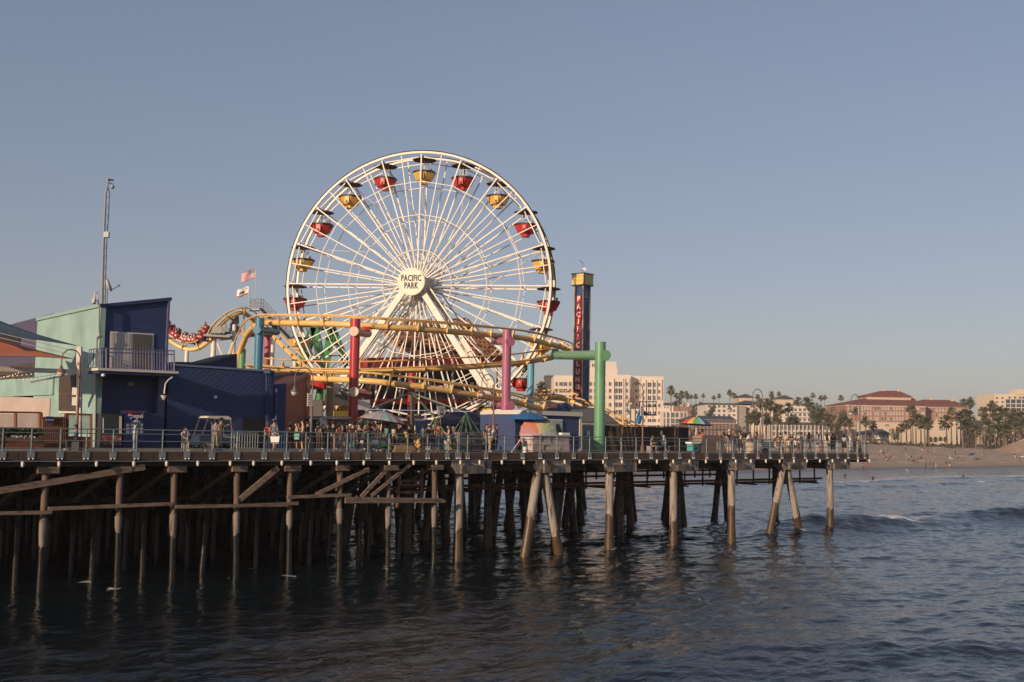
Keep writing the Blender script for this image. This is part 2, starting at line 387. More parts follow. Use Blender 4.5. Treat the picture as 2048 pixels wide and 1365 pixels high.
# ================================================================ PIER
m_fascia = mat('weathered_fascia_timber', (0.085, 0.055, 0.040), rough=0.85, var=0.35, scale=0.8, bump=0.5, bscale=5, aniso=(0.5, 0.5, 6), col2=(0.16, 0.075, 0.04), c2scale=0.6, c2lo=0.55, c2hi=0.75)
m_pile = mat('creosoted_pile_timber', (0.150, 0.100, 0.070), rough=0.8, var=0.35, scale=3, bump=0.6, bscale=9, aniso=(3, 3, 0.35), col2=(0.06, 0.045, 0.035), c2scale=1.5, c2lo=0.52, c2hi=0.7)
m_pilein = mat('shade_dark_inner_timber', (0.022, 0.017, 0.013), rough=0.8, var=0.4, scale=3, bump=0.5, aniso=(3, 3, 0.4))  # inner piles: under-deck shade put into the timber colour
m_wetpile = mat('wet_pile_foot', (0.018, 0.015, 0.012), rough=0.22, var=0.4, scale=6, bump=0.5, bscale=22)
m_sleeve = mat('grey_pile_sleeve', (0.22, 0.18, 0.155), rough=0.75, var=0.3, scale=3, bump=0.5, aniso=(3, 3, 0.4), col2=(0.07, 0.05, 0.04), c2scale=2)
m_conc = mat('stained_concrete', (0.34, 0.295, 0.255), rough=0.85, var=0.3, scale=1.6, bump=0.5, aniso=(3.5, 3.5, 0.35), col2=(0.10, 0.07, 0.05), c2scale=1.6, c2lo=0.48, c2hi=0.66)
m_concwet = mat('algae_stained_concrete', (0.085, 0.052, 0.028), rough=0.4, var=0.35, scale=3, bump=0.5, bscale=12, col2=(0.03, 0.024, 0.018), c2scale=3)
m_beam = mat('dark_beam_timber', (0.042, 0.031, 0.024), rough=0.85, var=0.35, scale=1.5, bump=0.5, aniso=(1, 1, 4))
m_pale = mat('pale_worn_timber', (0.235, 0.165, 0.118), rough=0.85, var=0.3, scale=2, bump=0.5, aniso=(1, 1, 5), col2=(0.12, 0.08, 0.055), c2scale=1.4)
m_rust = mat('rusted_iron', (0.22, 0.09, 0.045), rough=0.85, var=0.4, scale=4, bump=0.4, col2=(0.07, 0.045, 0.035), c2scale=2)
m_deck = mat('deck_planks', (0.20, 0.165, 0.135), rough=0.9, var=0.25, scale=1.0, stripes=('Y', 0.3, 0.012), bump=0.3)
m_galv = mat('galvanised_steel', (0.30, 0.33, 0.345), rough=0.5, var=0.15, scale=5, metal=0.35)
m_railp = mat('grey_green_rail_paint', (0.20, 0.255, 0.255), rough=0.5, var=0.18, scale=3, metal=0.2)
m_white = mat('white_paint', (0.78, 0.75, 0.70), rough=0.5, var=0.05, scale=2)
m_lampglass = mat('bulkhead_lamp_cover', (0.72, 0.66, 0.56), rough=0.3, var=0.1, scale=8)
m_black = mat('black_rubber', (0.012, 0.012, 0.012), rough=0.7, var=0.2)
UL, UR, VB = -110.0, UEND, 66.0
pier = thing('pier', 'long timber and concrete amusement pier on piles above the sea', 'pier', W(0, 0, DECK), PANG)
def PL(u, v, z): return Vector((u, v, z - DECK))       # pier-local place
# deck and under-floor
MB().box(PL((UL + UR) / 2, (VB + 0.05) / 2 + 0.05, DECK - 0.075), (UR - UL, VB - 0.1, 0.15)).build('deck', m_deck, pier)
for v in np.arange(1.0, VB, 2.2):
    MB().box(PL((UL + UR) / 2, v, DECK - 0.40), (UR - UL - 0.4, 0.22, 0.48)).build('stringer', m_beam, pier)
MB().box(PL((UR - 122) / 2, VB + 50, DECK - 0.08), (UR + 120, 100, 0.15)).build('deck', m_deck, pier)               # the pier goes on to the shore
MB().box(PL((UR - 122) / 2, 88, 1.7), (UR + 120, 0.6, 9.5)).build('seawall', m_wetpile, pier)  # added dark wall that shuts out daylight behind the piles
# fascia boards, butted end to end with small gaps and uneven faces
u = UL; k = 0
while u < UR - 0.01:
    L = min(5.6 + 1.4 * random.random(), UR - u)
    if UR - u - L < 1.5: L = UR - u
    pr = random.uniform(-0.012, 0.012)
    MB().box(PL(u + L / 2, -0.045 + pr, DECK - 0.225), (L - 0.025, 0.14, 0.45)).build('fascia_board', m_fascia, pier)
    MB().box(PL(u + L / 2, 0.16 + pr, DECK - 0.60), (L - 0.03, 0.2, 0.22)).build('sill_beam', m_beam, pier)
    u += L; k += 1
v = 0.0
while v < VB - 0.1:
    L = min(6.5, VB - v); MB().box(PL(UR + 0.03, v + L / 2 + 0.06, DECK - 0.23), (0.13, L - 0.03, 0.45)).build('fascia_board', m_fascia, pier); v += L
# conduit and bulkhead lights along the fascia foot
MB().path([PL(u_, -0.15, DECK - 0.475 + 0.012 * math.sin(u_ * 1.7)) for u_ in np.arange(UL, UR + 1.2, 0.9)], 0.022, 6).build('conduit', m_galv, pier)
lm = MB(); lm.lathe((0, 0, 0), [(0.045, -0.02), (0.075, -0.03), (0.08, -0.16), (0.055, -0.24), (0.03, -0.27)], 10).mi(1).lathe((0, 0, 0), [(0.05, 0.03), (0.055, -0.02)], 8)
lme = lm.mesh('bulkhead_light', [m_lampglass, m_galv], smooth=40)
for lp in (45.5, 118.5, 193.5, 268, 333.5, 396, 461, 507.5, 564, 622, 674, 728, 779, 827.5, 873, 921, 959.5, 1004, 1048, 1088, 1129.5, 1167.5, 1206.5, 1244, 1279.5, 1314, 1346.5, 1379, 1412, 1442, 1471.5, 1502, 1532, 1559.5, 1588, 1614, 1640, 1665, 1691, 1716, 1739):
    uu = uvz(on_v(lp, 925, -0.19))[0]; link('bulkhead_light', lme, pier, PL(uu, -0.19, DECK - 0.47))
def pxu(px, py, v=0.3): return uvz(on_v(px, py, v))[0]
# timber bents (left part): px at top, px at the water
pile_t = MB(); pile_t.lathe((0, 0, 0), [(0.19, -0.9), (0.19, -2.9), (0.185, -2.95)], 10)
TIMB = [(-70, -90), (92, 80), (240, 236), (349, 345), (474, 473), (580, 579), (680, 679), (777, 776), (869, 868)]
def ragged(mb, n, r, amp):                           # uneven tide line: the top ring goes up and down round the pile
    ph = r.uniform(0, 6.28)
    for k in range(n): x, y, z = mb.v[k]; mb.v[k] = (x, y, z + amp * (0.5 * math.sin(2 * math.pi * k / n + ph) + r.uniform(-.5, .5)))
def timber_pile(u0, v0, u1, top=5.75, seed=0, sleeve=True):
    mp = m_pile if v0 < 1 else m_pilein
    r = random.Random(seed); a = PL(u0, v0, top); z1 = 2.3 + r.uniform(-0.25, 0.5); ft = PL(u1, v0, -2.5)
    f = lambda z: a.lerp(ft, (top - z) / (top + 2.5))
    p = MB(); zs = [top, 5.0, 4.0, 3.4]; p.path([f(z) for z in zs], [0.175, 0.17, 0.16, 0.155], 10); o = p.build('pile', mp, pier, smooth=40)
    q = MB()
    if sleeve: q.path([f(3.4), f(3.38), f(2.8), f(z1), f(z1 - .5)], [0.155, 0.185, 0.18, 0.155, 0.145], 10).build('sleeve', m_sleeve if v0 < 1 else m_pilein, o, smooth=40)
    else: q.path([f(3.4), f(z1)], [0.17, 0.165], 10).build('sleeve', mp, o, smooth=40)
    wf_ = MB().path([f(z1 - 0.01), f(1.2), f(0.2), f(-2.5)], [0.162, 0.15, 0.165, 0.18], 10, cap=False); ragged(wf_, 10, r, 0.3); wf_.build('wet_foot', m_wetpile, o, smooth=40)
    w = f(0.0); ww = W(w.x, w.y)
    if v0 < 4: PILE_FOAM.append((ww.x - 0.2, ww.y - 0.15, r.uniform(0.5, 0.85)))
TU = []
for i, (pt, pb) in enumerate(TIMB):
    u0 = pxu(pt, 940); u1 = pxu(pb, 1165); TU.append(u0)
    timber_pile(u0, 0.3, u1, seed=i)
    MB().box(PL(u0 + 0.05, 0.32, 5.70), (1.0 if i % 2 else 0.88, 0.62, 0.31)).build('pile_cap', m_pale, pier)
    MB().box(PL(u0, 8, 5.62), (0.3, 14.4, 0.28)).build('bent_cap', m_beam, pier)
    for j, vv in enumerate((3.6, 7.0, 10.5, 14.2, 18.5, 24, 31, 39)):
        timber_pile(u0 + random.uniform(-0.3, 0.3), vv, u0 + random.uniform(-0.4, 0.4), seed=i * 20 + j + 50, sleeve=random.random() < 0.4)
    # knee brace from the pile head inwards, and one along the edge
    MB().bar(PL(u0 - 0.25, 0.45, 5.6), PL(u0 - 1.15, 3.4, 3.95), 0.2, 0.2).build('brace', m_pile, pier)
    MB().bar(PL(u0 + 0.3, 0.6, 5.65), PL(u0 + 0.15, 1.6, 5.2), 0.2).build('brace', m_pile, pier)
    MB().bar(PL(u0 + 0.5, 3.6, 5.5), PL(u0 - 0.4, 7.0, 3.9), 0.18, 0.22).build('brace', m_beam, pier)
for u0 in (-22, -28, -34, -41, -48, -56):
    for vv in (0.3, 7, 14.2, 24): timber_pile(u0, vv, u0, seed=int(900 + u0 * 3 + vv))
# long diagonal planks along the edge (photo: left end, between the 4th and 6th pile)
for (x0, y0, x1, y1, w) in ((290, 934, -20, 985, 0.3), (556, 936, 480, 999, 0.3), (738, 938, 632, 990, 0.22), (782, 930, 722, 995, 0.22), (820, 930, 742, 992, 0.2)):
    a = on_v(x0, y0, 0.1); b = on_v(x1, y1, 0.16); a = uvz(a); b = uvz(b)
    MB().bar(PL(*a), PL(*b), 0.12, w).build('brace', m_pale, pier)
# waling boards from pile to pile
for (x0, y0, x1, y1) in ((-90, 1029, 104, 1025), (96, 1018, 345, 1008), (350, 1014, 575, 1010), (480, 1012, 596, 1007), (574, 995, 702, 990), (690, 997, 885, 1000), (690, 1004, 890, 1003)):
    a = uvz(on_v(x0, y0, 0.05)); b = uvz(on_v(x1, y1, 0.05))
    MB().bar(PL(*a), PL(*b), 0.1, 0.17).build('waling_board', m_pale, pier)
for z_, vv in ((3.95, 3.6), (3.85, 7.0), (4.1, 10.5)):
    MB().bar(PL(-20, vv + 0.25, z_), PL(pxu(880, 990), vv + 0.25, z_), 0.1, 0.2).build('waling_board', m_beam, pier)
# ladder-like frame between the last two timber piles
lad = MB()
for x in (797, 844): a = uvz(on_v(x, 935, 0.9)); b = uvz(on_v(x - 2, 1016, 0.9)); MB().bar(PL(*a), PL(*b), 0.16).build('ladder_post', m_rust, pier)
for y in (962, 970, 985): a = uvz(on_v(797, y, 0.9)); b = uvz(on_v(844, y, 0.9)); MB().bar(PL(*a), PL(*b), 0.1, 0.14).build('ladder_rung', m_rust, pier)
# concrete bents (right part)
m_concin = mat('shade_dark_stained_concrete', (0.16, 0.13, 0.105), rough=0.85, var=0.3, scale=1.6, bump=0.3, col2=(0.06, .045, .035), c2scale=2)  # stained concrete, darkened in colour for the shade of the inner rows
def conc_pile(a, b, r=0.29, seed=0):
    rr = random.Random(seed); f = lambda z: a.lerp(b, (a.z - (z - DECK)) / (a.z - b.z)); z1 = 2.0 + rr.uniform(-0.5, 0.6)
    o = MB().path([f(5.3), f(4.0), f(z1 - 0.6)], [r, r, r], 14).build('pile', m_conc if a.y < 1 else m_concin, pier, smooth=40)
    wf_ = MB().path([f(z1), f(0.9), f(0.3), f(-3)], [r * 1.015, r * 1.03, r * 1.16, r * 1.2], 14, cap=False); ragged(wf_, 14, rr, 0.38); wf_.build('wet_foot', m_concwet, o, smooth=40)
    w = f(0.0); ww = W(w.x, w.y); PILE_FOAM.append((ww.x - 0.2, ww.y - 0.2, rr.uniform(0.6, 0.9)))
def conc_row(u0, k):
    for j, vv in enumerate((6.2, 12.4, 18.6, 25, 32, 40, 50)):
        if j % 3 == 0: conc_pile(PL(u0, vv, 5.3), PL(u0 + random.uniform(-0.1, 0.1), vv, -3), seed=k * 30 + j)
        else:
            conc_pile(PL(u0 - 0.2, vv, 5.3), PL(u0 - 1.4, vv, -3), seed=k * 30 + j); conc_pile(PL(u0 + 0.3, vv, 5.3), PL(u0 + 1.4, vv, -3), seed=k * 30 + j + 9)
CONC = [(918, 917, None), (1082, 1050, 1117), (1219, 1219, None), (1347, 1347, None), (1463, 1463, None), (1570, 1538, 1600), (1659, 1662, None)]
CU_ = []
for k, (pt, p1, p2) in enumerate(CONC):
    u0 = pxu(pt, 950, 0.6); CU_.append(u0)
    ua = pxu(p1, 1095, 0.6)
    if p2 is None: conc_pile(PL(u0, 0.6, 5.3), PL(ua, 0.6, -3), seed=700 + k)
    else:
        ub = pxu(p2, 1095, 0.6)
        da, db = (ua - u0 + 0.3), (ub - u0 - 0.3)
        conc_pile(PL(u0 - 0.3, 0.6, 5.3), PL(u0 - 0.3 + da * 1.55, 0.6, -3), seed=700 + k); conc_pile(PL(u0 + 0.3, 0.6, 5.3), PL(u0 + 0.3 + db * 1.55, 0.6, -3), seed=720 + k)
    # concrete cap beam running inland, its end face towards the water
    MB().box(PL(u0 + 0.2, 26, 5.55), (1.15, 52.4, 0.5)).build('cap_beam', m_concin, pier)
    MB().prism([PL(u0 - 0.5, -0.02, 5.30), PL(u0 + 2.1, -0.02, 5.30), PL(u0 + 2.1, -0.02, 6.08), PL(u0 - 1.0, -0.02, 6.08), PL(u0 - 1.0, -0.02, 5.7)], (0, 1.1, 0)).build('cap_corbel', m_conc, pier)
    conc_row(u0, k)
    MB().box(PL(u0 + 2.6 if k < 6 else u0 - 2, 0.7, 5.62), (3.2, 0.3, 0.42)).build('edge_beam', m_beam, pier)
# hung service pipes and hangers
for vv, z_ in ((4.0, 4.3), (4.6, 4.05), (15.0, 4.2), (15.5, 4.6)):
    MB().tube(PL(CU_[0] - 3, vv, z_), PL(UR - 1.0, vv, z_), 0.09, n=8).build('service_pipe', m_rust, pier)
for i, uu in enumerate(np.arange(CU_[0] - 1, UR - 1, 2.15)):
    MB().bar(PL(uu, 3.85, 5.6), PL(uu, 3.85, 3.9), 0.1, 0.1).build('pipe_hanger', m_rust, pier)
    MB().bar(PL(uu + 0.8, 14.7, 5.6), PL(uu + 0.8, 14.7, 3.95), 0.12, 0.12).build('pipe_hanger', m_rust, pier)
    if i % 2 == 0: MB().bar(PL(uu - 0.2, 3.3, 3.95), PL(uu - 0.2, 5.2, 3.95), 0.1, 0.12).build('pipe_cradle', m_beam, pier)
# sagging cables under the fascia
for (x0, x1, y, sag) in ((690, 880, 936, 8), (940, 1075, 929, 8), (1530, 1570, 930, 18), (1020, 1130, 929, 12)):
    pts = []
    for t in np.linspace(0, 1, 12):
        p = on_v(x0 + (x1 - x0) * t, y + sag * 4 * t * (1 - t), -0.08); pts.append(PL(*uvz(p)))
    MB().path(pts, 0.014, 5).build('cable', m_black, pier)

# railings: two runs that meet at a doubled post
POSTS1 = [4.5, 62, 120, 172, 225.6, 272.6, 324.5, 374, 423.6, 474, 528, 573, 611, 655, 694, 735.5, 777.5, 815, 855, 894.5]
POSTS2 = [935, 972, 1009, 1045, 1080, 1113.6, 1147, 1179, 1211, 1242, 1272, 1302, 1330.5, 1359, 1386, 1413, 1440, 1466, 1491, 1515.5, 1540, 1563.5, 1586.6, 1609.5, 1631, 1653.5, 1675, 1696, 1715, 1729]
plate = MB(); plate.box((0, -0.135, -0.15), (0.34, 0.02, 0.28)).mi(1)
for sx in (-0.09, 0.09): plate.lathe((sx, -0.15, -0.35), [(0.035, 0), (0.035, 0.06), (0.02, 0.07)], 8, axis=(0, -1, 0)).lathe((sx, -0.12, -0.35), [(0.045, 0.0), (0.045, 0.02)], 8, axis=(0, -1, 0))
plate_me = plate.mesh('base_plate', [m_galv, m_white])
post_me = MB().tube((0, -0.10, -0.03), (0, -0.10, 1.1), 0.035, n=8).mesh('post', m_railp, smooth=40)
def railing(name, label, us):
    t = thing(name, label, 'railing', W(us[0], 0, DECK), PANG)
    for uu in us:
        o = link('post', post_me, t, (uu - us[0], 0, 0)); link('base_plate', plate_me, o)
    for h in (1.10, 0.885, 0.52, 0.155):
        for a, b in zip(us, us[1:]):
            MB().tube((a - us[0], -0.10, h), (b - us[0], -0.10, h), 0.034 if h > 1 else 0.024, n=6).build('rail', m_railp, t, smooth=40)
    return t
us1 = [uvz(on_v(p, 905, -0.1))[0] for p in POSTS1]; us1 = [us1[0] - 1.32 * k for k in range(30, 0, -1)] + us1 + [uvz(on_v(915, 905, -0.1))[0]]
us2 = [uvz(on_v(p, 905, -0.1))[0] for p in POSTS2]; us2 = [uvz(on_v(918, 905, -0.1))[0]] + us2
railing('pier_railing', 'grey four-bar pier railing along the timber-pile half of the pier', us1)
railing('pier_railing', 'grey four-bar pier railing along the concrete-pile half to the pier corner', us2)
# the far end railing runs inland from the corner
t = thing('pier_railing', 'grey pier railing running back from the right-hand pier corner', 'railing', W(UR - 0.1, 0.1, DECK), PANG)
for k in range(0, 22):
    o = link('post', post_me, t, (0, k * 1.52, 0)); link('base_plate', plate_me, o, (0.02, 0.1, 0), (0, 0, math.pi / 2))
for h in (1.10, 0.885, 0.52, 0.155): MB().tube((0, -0.1, h), (0, 21 * 1.52, h), 0.03, n=6).build('rail', m_railp, t)
build_sea()
# ================================================================ FERRIS WHEEL
m_wheel = mat('cream_wheel_paint', (0.80, 0.72, 0.60), rough=0.45, var=0.08, scale=1.2, col2=(0.50, 0.38, 0.28), c2scale=1.6, c2lo=0.62, c2hi=0.8)
m_wheel2 = mat('white_rim_paint', (0.80, 0.73, 0.62), rough=0.4, var=0.06, scale=1.0, col2=(0.5, 0.42, 0.34), c2scale=2, c2lo=0.63, c2hi=0.8)
m_darkrim = mat('dark_rim_rubber', (0.035, 0.032, 0.03), rough=0.5, var=0.2)
m_gy = mat('gondola_yellow', (0.72, 0.42, 0.10), rough=0.35, var=0.08, scale=2, coat=0.2)
m_gr = mat('gondola_red', (0.52, 0.035, 0.035), rough=0.35, var=0.1, scale=2, coat=0.2)
m_canopy = mat('brown_canopy', (0.10, 0.065, 0.055), rough=0.7, var=0.2, scale=3)
m_navy = mat('navy_lettering', (0.02, 0.025, 0.055), rough=0.5, var=0.05)
m_signcream = mat('sign_cream', (0.84, 0.78, 0.63), rough=0.45, var=0.03)
m_bulb = mat('amber_bulb', (0.60, 0.36, 0.10), rough=0.3, var=0.1)
m_dark = mat('dark_grey', (0.03, 0.03, 0.033), rough=0.6, var=0.2)
WR = 12.5
wc = at_y(833.5, 570, 101.4)                         # centre of the near ring
ax = Vector((0.155, 0.988, 0)).normalized()          # axle, away from the camera
wx = Vector((ax.y, -ax.x, 0)); wz = Vector((0, 0, 1))
SEP = 2.5
wheel = thing('ferris_wheel', 'big cream Ferris wheel with thin spokes standing on the pier', 'ferris wheel', Vector((wc.x, wc.y, DECK)))
def wp(ang, r, d=0.0): return wc + wx * (math.sin(ang) * r) + wz * (math.cos(ang) * r) + ax * d
A0 = R_(0.6)
def cp(ang, r, d): return wp(ang + A0, r, d)
for d, nm in ((0.0, 'near'), (SEP, 'far')):
    # rim: box-section ring plus an outer dark tyre and an inner polygon
    n = 80
    rim = MB()
    prof = [(WR, d - 0.09), (WR, d + 0.09), (WR - 0.20, d + 0.09), (WR - 0.20, d - 0.09)]
    vs = [cp(2 * math.pi * k / n, r, dd) for k in range(n) for r, dd in prof]
    fs = [((k * 4 + j), (k * 4 + (j + 1) % 4), ((k + 1) % n) * 4 + (j + 1) % 4, ((k + 1) % n) * 4 + j) for k in range(n) for j in range(4)]
    rim.add(vs, fs).build('rim', m_wheel2, wheel, world=True)
    ty = MB(); ty.path([cp(2 * math.pi * k / n, WR + 0.04, d - 0.02) for k in range(n)], 0.07, 6, closed=True).build('rim_edge', m_darkrim, wheel, world=True)
    for k in range(20):
        MB().bar(cp(R_(18 * k + 1.2), WR - 0.55, d), cp(R_(18 * k + 16.8), WR - 0.55, d), 0.09).build('rim_strut', m_wheel, wheel, world=True)
    for k in range(40):
        a = R_(9 * k)
        MB().bar(cp(a, 0.9, d * 0.9 + 0.12), cp(a, WR - 0.25, d), 0.115 if k % 2 == 0 else 0.085, 0.11, up=ax).build('spoke', m_wheel, wheel, world=True)
    for r_ in (0.775, 0.525, 0.262):
        for k in range(20):
            MB().bar(cp(R_(18 * k), WR * r_, d), cp(R_(18 * (k + 1)), WR * r_, d), 0.06).build('ring_brace', m_wheel, wheel, world=True)
for k in range(20):
    a = R_(18 * k)
    for r_ in (0.775, 0.525, 0.262, 0.975):
        MB().bar(cp(a, WR * r_, 0), cp(a, WR * r_, SEP), 0.07).build('cross_tie', m_wheel, wheel, world=True)
    if k % 2 == 0: MB().bar(cp(a, WR * 0.775, 0), cp(a, WR * 0.525, SEP), 0.05).build('diagonal_tie', m_wheel, wheel, world=True)
    MB().bar(cp(a, WR * 0.525, 0), cp(a, WR * 0.262, SEP), 0.05).build('diagonal_tie', m_wheel, wheel, world=True)
for k in (1, 4, 18, 19, 16):
    a = R_(18 * k); MB().tube(cp(a, WR * 0.95, SEP), cp(a + R_(13), WR * 0.53, SEP), 0.025, n=5).build('stay_wire', m_wheel, wheel, world=True)
# hub, axle and sign
MB().lathe(wc, [(0.55, -1.9), (0.55, -1.0), (1.0, -0.6), (1.0, 0.1), (0.9, 0.15), (0.9, SEP - 0.1), (1.0, SEP), (1.0, SEP + 0.4), (0.5, SEP + 0.6), (0.5, SEP + 1.6)], 24, axis=ax).build('hub', m_wheel, wheel, world=True, smooth=40)
for k in range(20):
    a = R_(18 * k + 9); MB().bar(cp(a, 0.9, 0.2), cp(a, 2.3, SEP - 0.2), 0.07).build('hub_tie', m_wheel, wheel, world=True)
    MB().bar(cp(a, 2.3, 0.0), cp(a, 0.9, SEP - 0.2), 0.07).build('hub_tie', m_wheel, wheel, world=True)
SD = -2.15
sign = MB().lathe(wc, [(1.2, SD + 0.22), (1.27, SD + 0.20), (1.27, SD + 0.03), (1.24, SD)][::-1], 72, axis=ax).build('sign', m_signcream, wheel, world=True, smooth=30)
bl = MB()
for rr in (1.10, 1.19):
    for k in range(52):
        a = 2 * math.pi * (k + (0.5 if rr > 1.15 else 0)) / 52; p = wp(a, rr, SD - 0.012); bl.lathe(p, [(0.018, 0), (0.014, 0.02)], 5, axis=-ax)
bl.build('bulb_ring', m_bulb, sign, world=True)
for txt, dz in (('PACIFIC', 0.30), ('PARK', -0.37)):
    me = text_mesh(txt, 0.78, m_navy, bold=0.022, sx=0.62, depth=0.012)
    me.transform(face_matrix(wc + ax * (SD - 0.02) + wz * dz - sign.parent.location, wx, -ax)); link('lettering', me, sign)
# legs
for d, sp in ((-1.35, 10.3), (SEP + 1.35, 10.3)):
    for sg in (-1, 1):
        top = wc + ax * d + wx * (sg * 0.55) + wz * -0.3; ft = Vector((wc.x, wc.y, DECK)) + ax * (d * 1.15) + wx * (sg * sp)
        MB().bar(top, ft, 0.54 if d < 0 else 0.40, 0.45, up=ax).build('leg', m_wheel2, wheel, world=True)
        MB().bar(top + wx * (0.9 * sg), ft + wx * (-1.2 * sg) + wz * 3.5, 0.12).build('leg_stay', m_wheel, wheel, world=True)
    MB().box(wc + ax * d, (1.5, 0.6, 1.2), rz=math.atan2(wx.y, wx.x)).build('bearing_block', m_wheel2, wheel, world=True)
# gondolas
def oct_ring(r, z, n=8): return [Vector((r * math.cos(2 * math.pi * (k + .5) / n), r * math.sin(2 * math.pi * (k + .5) / n), z)) for k in range(n)]
def loft(mb, rings, cap0=True, cap1=True):
    n = len(rings[0]); vs = [v for g in rings for v in g]; fs = []
    for i in range(len(rings) - 1):
        for k in range(n): fs.append((i * n + k, i * n + (k + 1) % n, (i + 1) * n + (k + 1) % n, (i + 1) * n + k))
    if cap0: fs.append(tuple(range(n - 1, -1, -1)))
    if cap1: fs.append(tuple((len(rings) - 1) * n + k for k in range(n)))
    return mb.add(vs, fs)
g_can = loft(MB(), [oct_ring(1.14, -0.16), oct_ring(1.16, -0.12), oct_ring(0.55, 0.05), oct_ring(0.05, 0.11)]).mesh('canopy', m_canopy)
g_tub = loft(MB(), [oct_ring(0.42, -2.42), oct_ring(0.46, -2.18), oct_ring(0.74, -2.10), oct_ring(1.08, -1.42), oct_ring(1.0, -1.40), oct_ring(0.66, -2.0)], True, True)
g_tub.box((0, -1.0, -1.72), (0.42, 0.10, 0.62)).box((0, 0.96, -1.72), (0.42, 0.10, 0.62))
g_rail = loft(MB(), [oct_ring(1.11, -1.42), oct_ring(1.11, -1.25), oct_ring(1.03, -1.25), oct_ring(1.03, -1.42)], False, False).mesh('backrest_rim', m_dark)
g_pole = MB()
for sx in (-0.28, 0.28): g_pole.tube((sx, -0.1, -0.1), (sx, 0.1, -2.0), 0.03, n=6)
g_pole = g_pole.tube((0, 0, 0.1), (0, 0, -2.1), 0.05, n=6).mesh('hanger', m_wheel2)
g_tri = MB().prism([(-0.14, -1.06, -1.98), (0.14, -1.06, -1.98), (0, -1.06, -1.78)], (0, -0.02, 0)).mesh('emblem', m_dark)
g_num = MB().box((0, -1.06, -1.62), (0.10, 0.02, 0.13)).mesh('number_plate', m_white)
g_pivot = MB().tube((0, -SEP / 2, 0.12), (0, SEP / 2, 0.12), 0.06, n=6).mesh('pivot_bar', m_wheel2)
tub_me = {}
for c, m in (('yellow', m_gy), ('red', m_gr)): tub_me[c] = g_tub.mesh('tub_' + c, m)
GOND = []
pos_words = {0: 'at the very top of the wheel', 1: 'just right of the top of the wheel', 2: 'second right of the top', 3: 'third right of the top', 4: 'fourth right of the top', 5: 'at the right end of the wheel',
             6: 'behind the yellow track on the lower right rim', 7: 'beside the blue column low on the right', 19: 'just left of the top of the wheel', 18: 'second left of the top', 17: 'third left of the top', 16: 'fourth left of the top',
             15: 'at the left end of the wheel', 14: 'low on the left rim under the yellow track', 13: 'beside the tan column low on the left', 8: 'low on the right, behind the wheel leg', 12: 'low on the left behind the red column', 9: 'near the bottom right of the wheel', 11: 'near the bottom left of the wheel', 10: 'at the bottom of the wheel'}
gz = math.atan2(wx.y, wx.x)
for k in range(20):
    c = 'yellow' if k % 2 == 0 else 'red'
    p = cp(R_(18 * k), WR - 0.42, SEP / 2)
    t = thing('gondola', c + ' Ferris wheel gondola ' + pos_words[k], 'gondola', p, gz, 'ferris wheel gondolas')
    link('tub', tub_me[c], t); link('canopy', g_can, t); link('backrest_rim', g_rail, t); link('hanger', g_pole, t); link('emblem', g_tri, t); link('pivot_bar', g_pivot, t); link('number_plate', g_num, t)
    GOND.append((t, p, k))
# ================================================================ ROLLER COASTER
def paint(name, c, **k): return mat(name, c, rough=0.30, var=0.10, scale=0.8, coat=0.35, aniso=(2.5, 2.5, .5), col2=tuple(x * .55 + .02 for x in c), c2scale=1.1, c2lo=.58, c2hi=.8, **k)
m_cy = mat('coaster_yellow', (0.74, 0.47, 0.17), rough=0.38, var=0.1, scale=0.7, coat=0.15, col2=(0.40, 0.25, 0.10), c2scale=0.9, c2lo=0.6, c2hi=0.8)
m_cyd = mat('worn_yellow_rail', (0.58, 0.35, 0.12), rough=0.45, var=0.2, scale=1.5)
m_pred = paint('column_red', (0.42, 0.028, 0.035)); m_pblue = paint('column_teal_blue', (0.045, 0.19, 0.30)); m_ppink = paint('column_rose', (0.44, 0.07, 0.13))
m_ppur = paint('column_mauve', (0.36, 0.115, 0.19)); m_pgrn = paint('column_green', (0.13, 0.31, 0.165)); m_plb = paint('column_light_blue', (0.14, 0.36, 0.52))
m_ptan = paint('column_tan', (0.34, 0.24, 0.12)); m_pwht = paint('column_white', (0.72, 0.66, 0.58)); m_pgrn2 = paint('ride_green', (0.06, 0.25, 0.075))
m_steel = mat('grey_steel', (0.24, 0.235, 0.23), rough=0.5, var=0.15, scale=3, metal=0.3)
m_plate = mat('flange_plate', (0.62, 0.47, 0.36), rough=0.4, var=0.12, scale=8)
coast = thing('roller_coaster', 'yellow tubular roller coaster track looping round the wheel on coloured columns', 'roller coaster', deck_v(800, 14))
def smooth_path(ctrl, step):
    P = [at_y(x, y, Y) for x, y, Y in ctrl]; P = [P[0] * 2 - P[1]] + P + [P[-1] * 2 - P[-2]]; out = []
    for i in range(1, len(P) - 2):
        n = max(2, int((P[i + 1] - P[i]).length / step))
        for k in range(n):
            t = k / n; a, b, c, d = P[i - 1], P[i], P[i + 1], P[i + 2]
            out.append(0.5 * ((2 * b) + (c - a) * t + (2 * a - 5 * b + 4 * c - d) * t * t + (3 * b - a - 3 * c + d) * t ** 3))
    out.append(P[-2]); return out
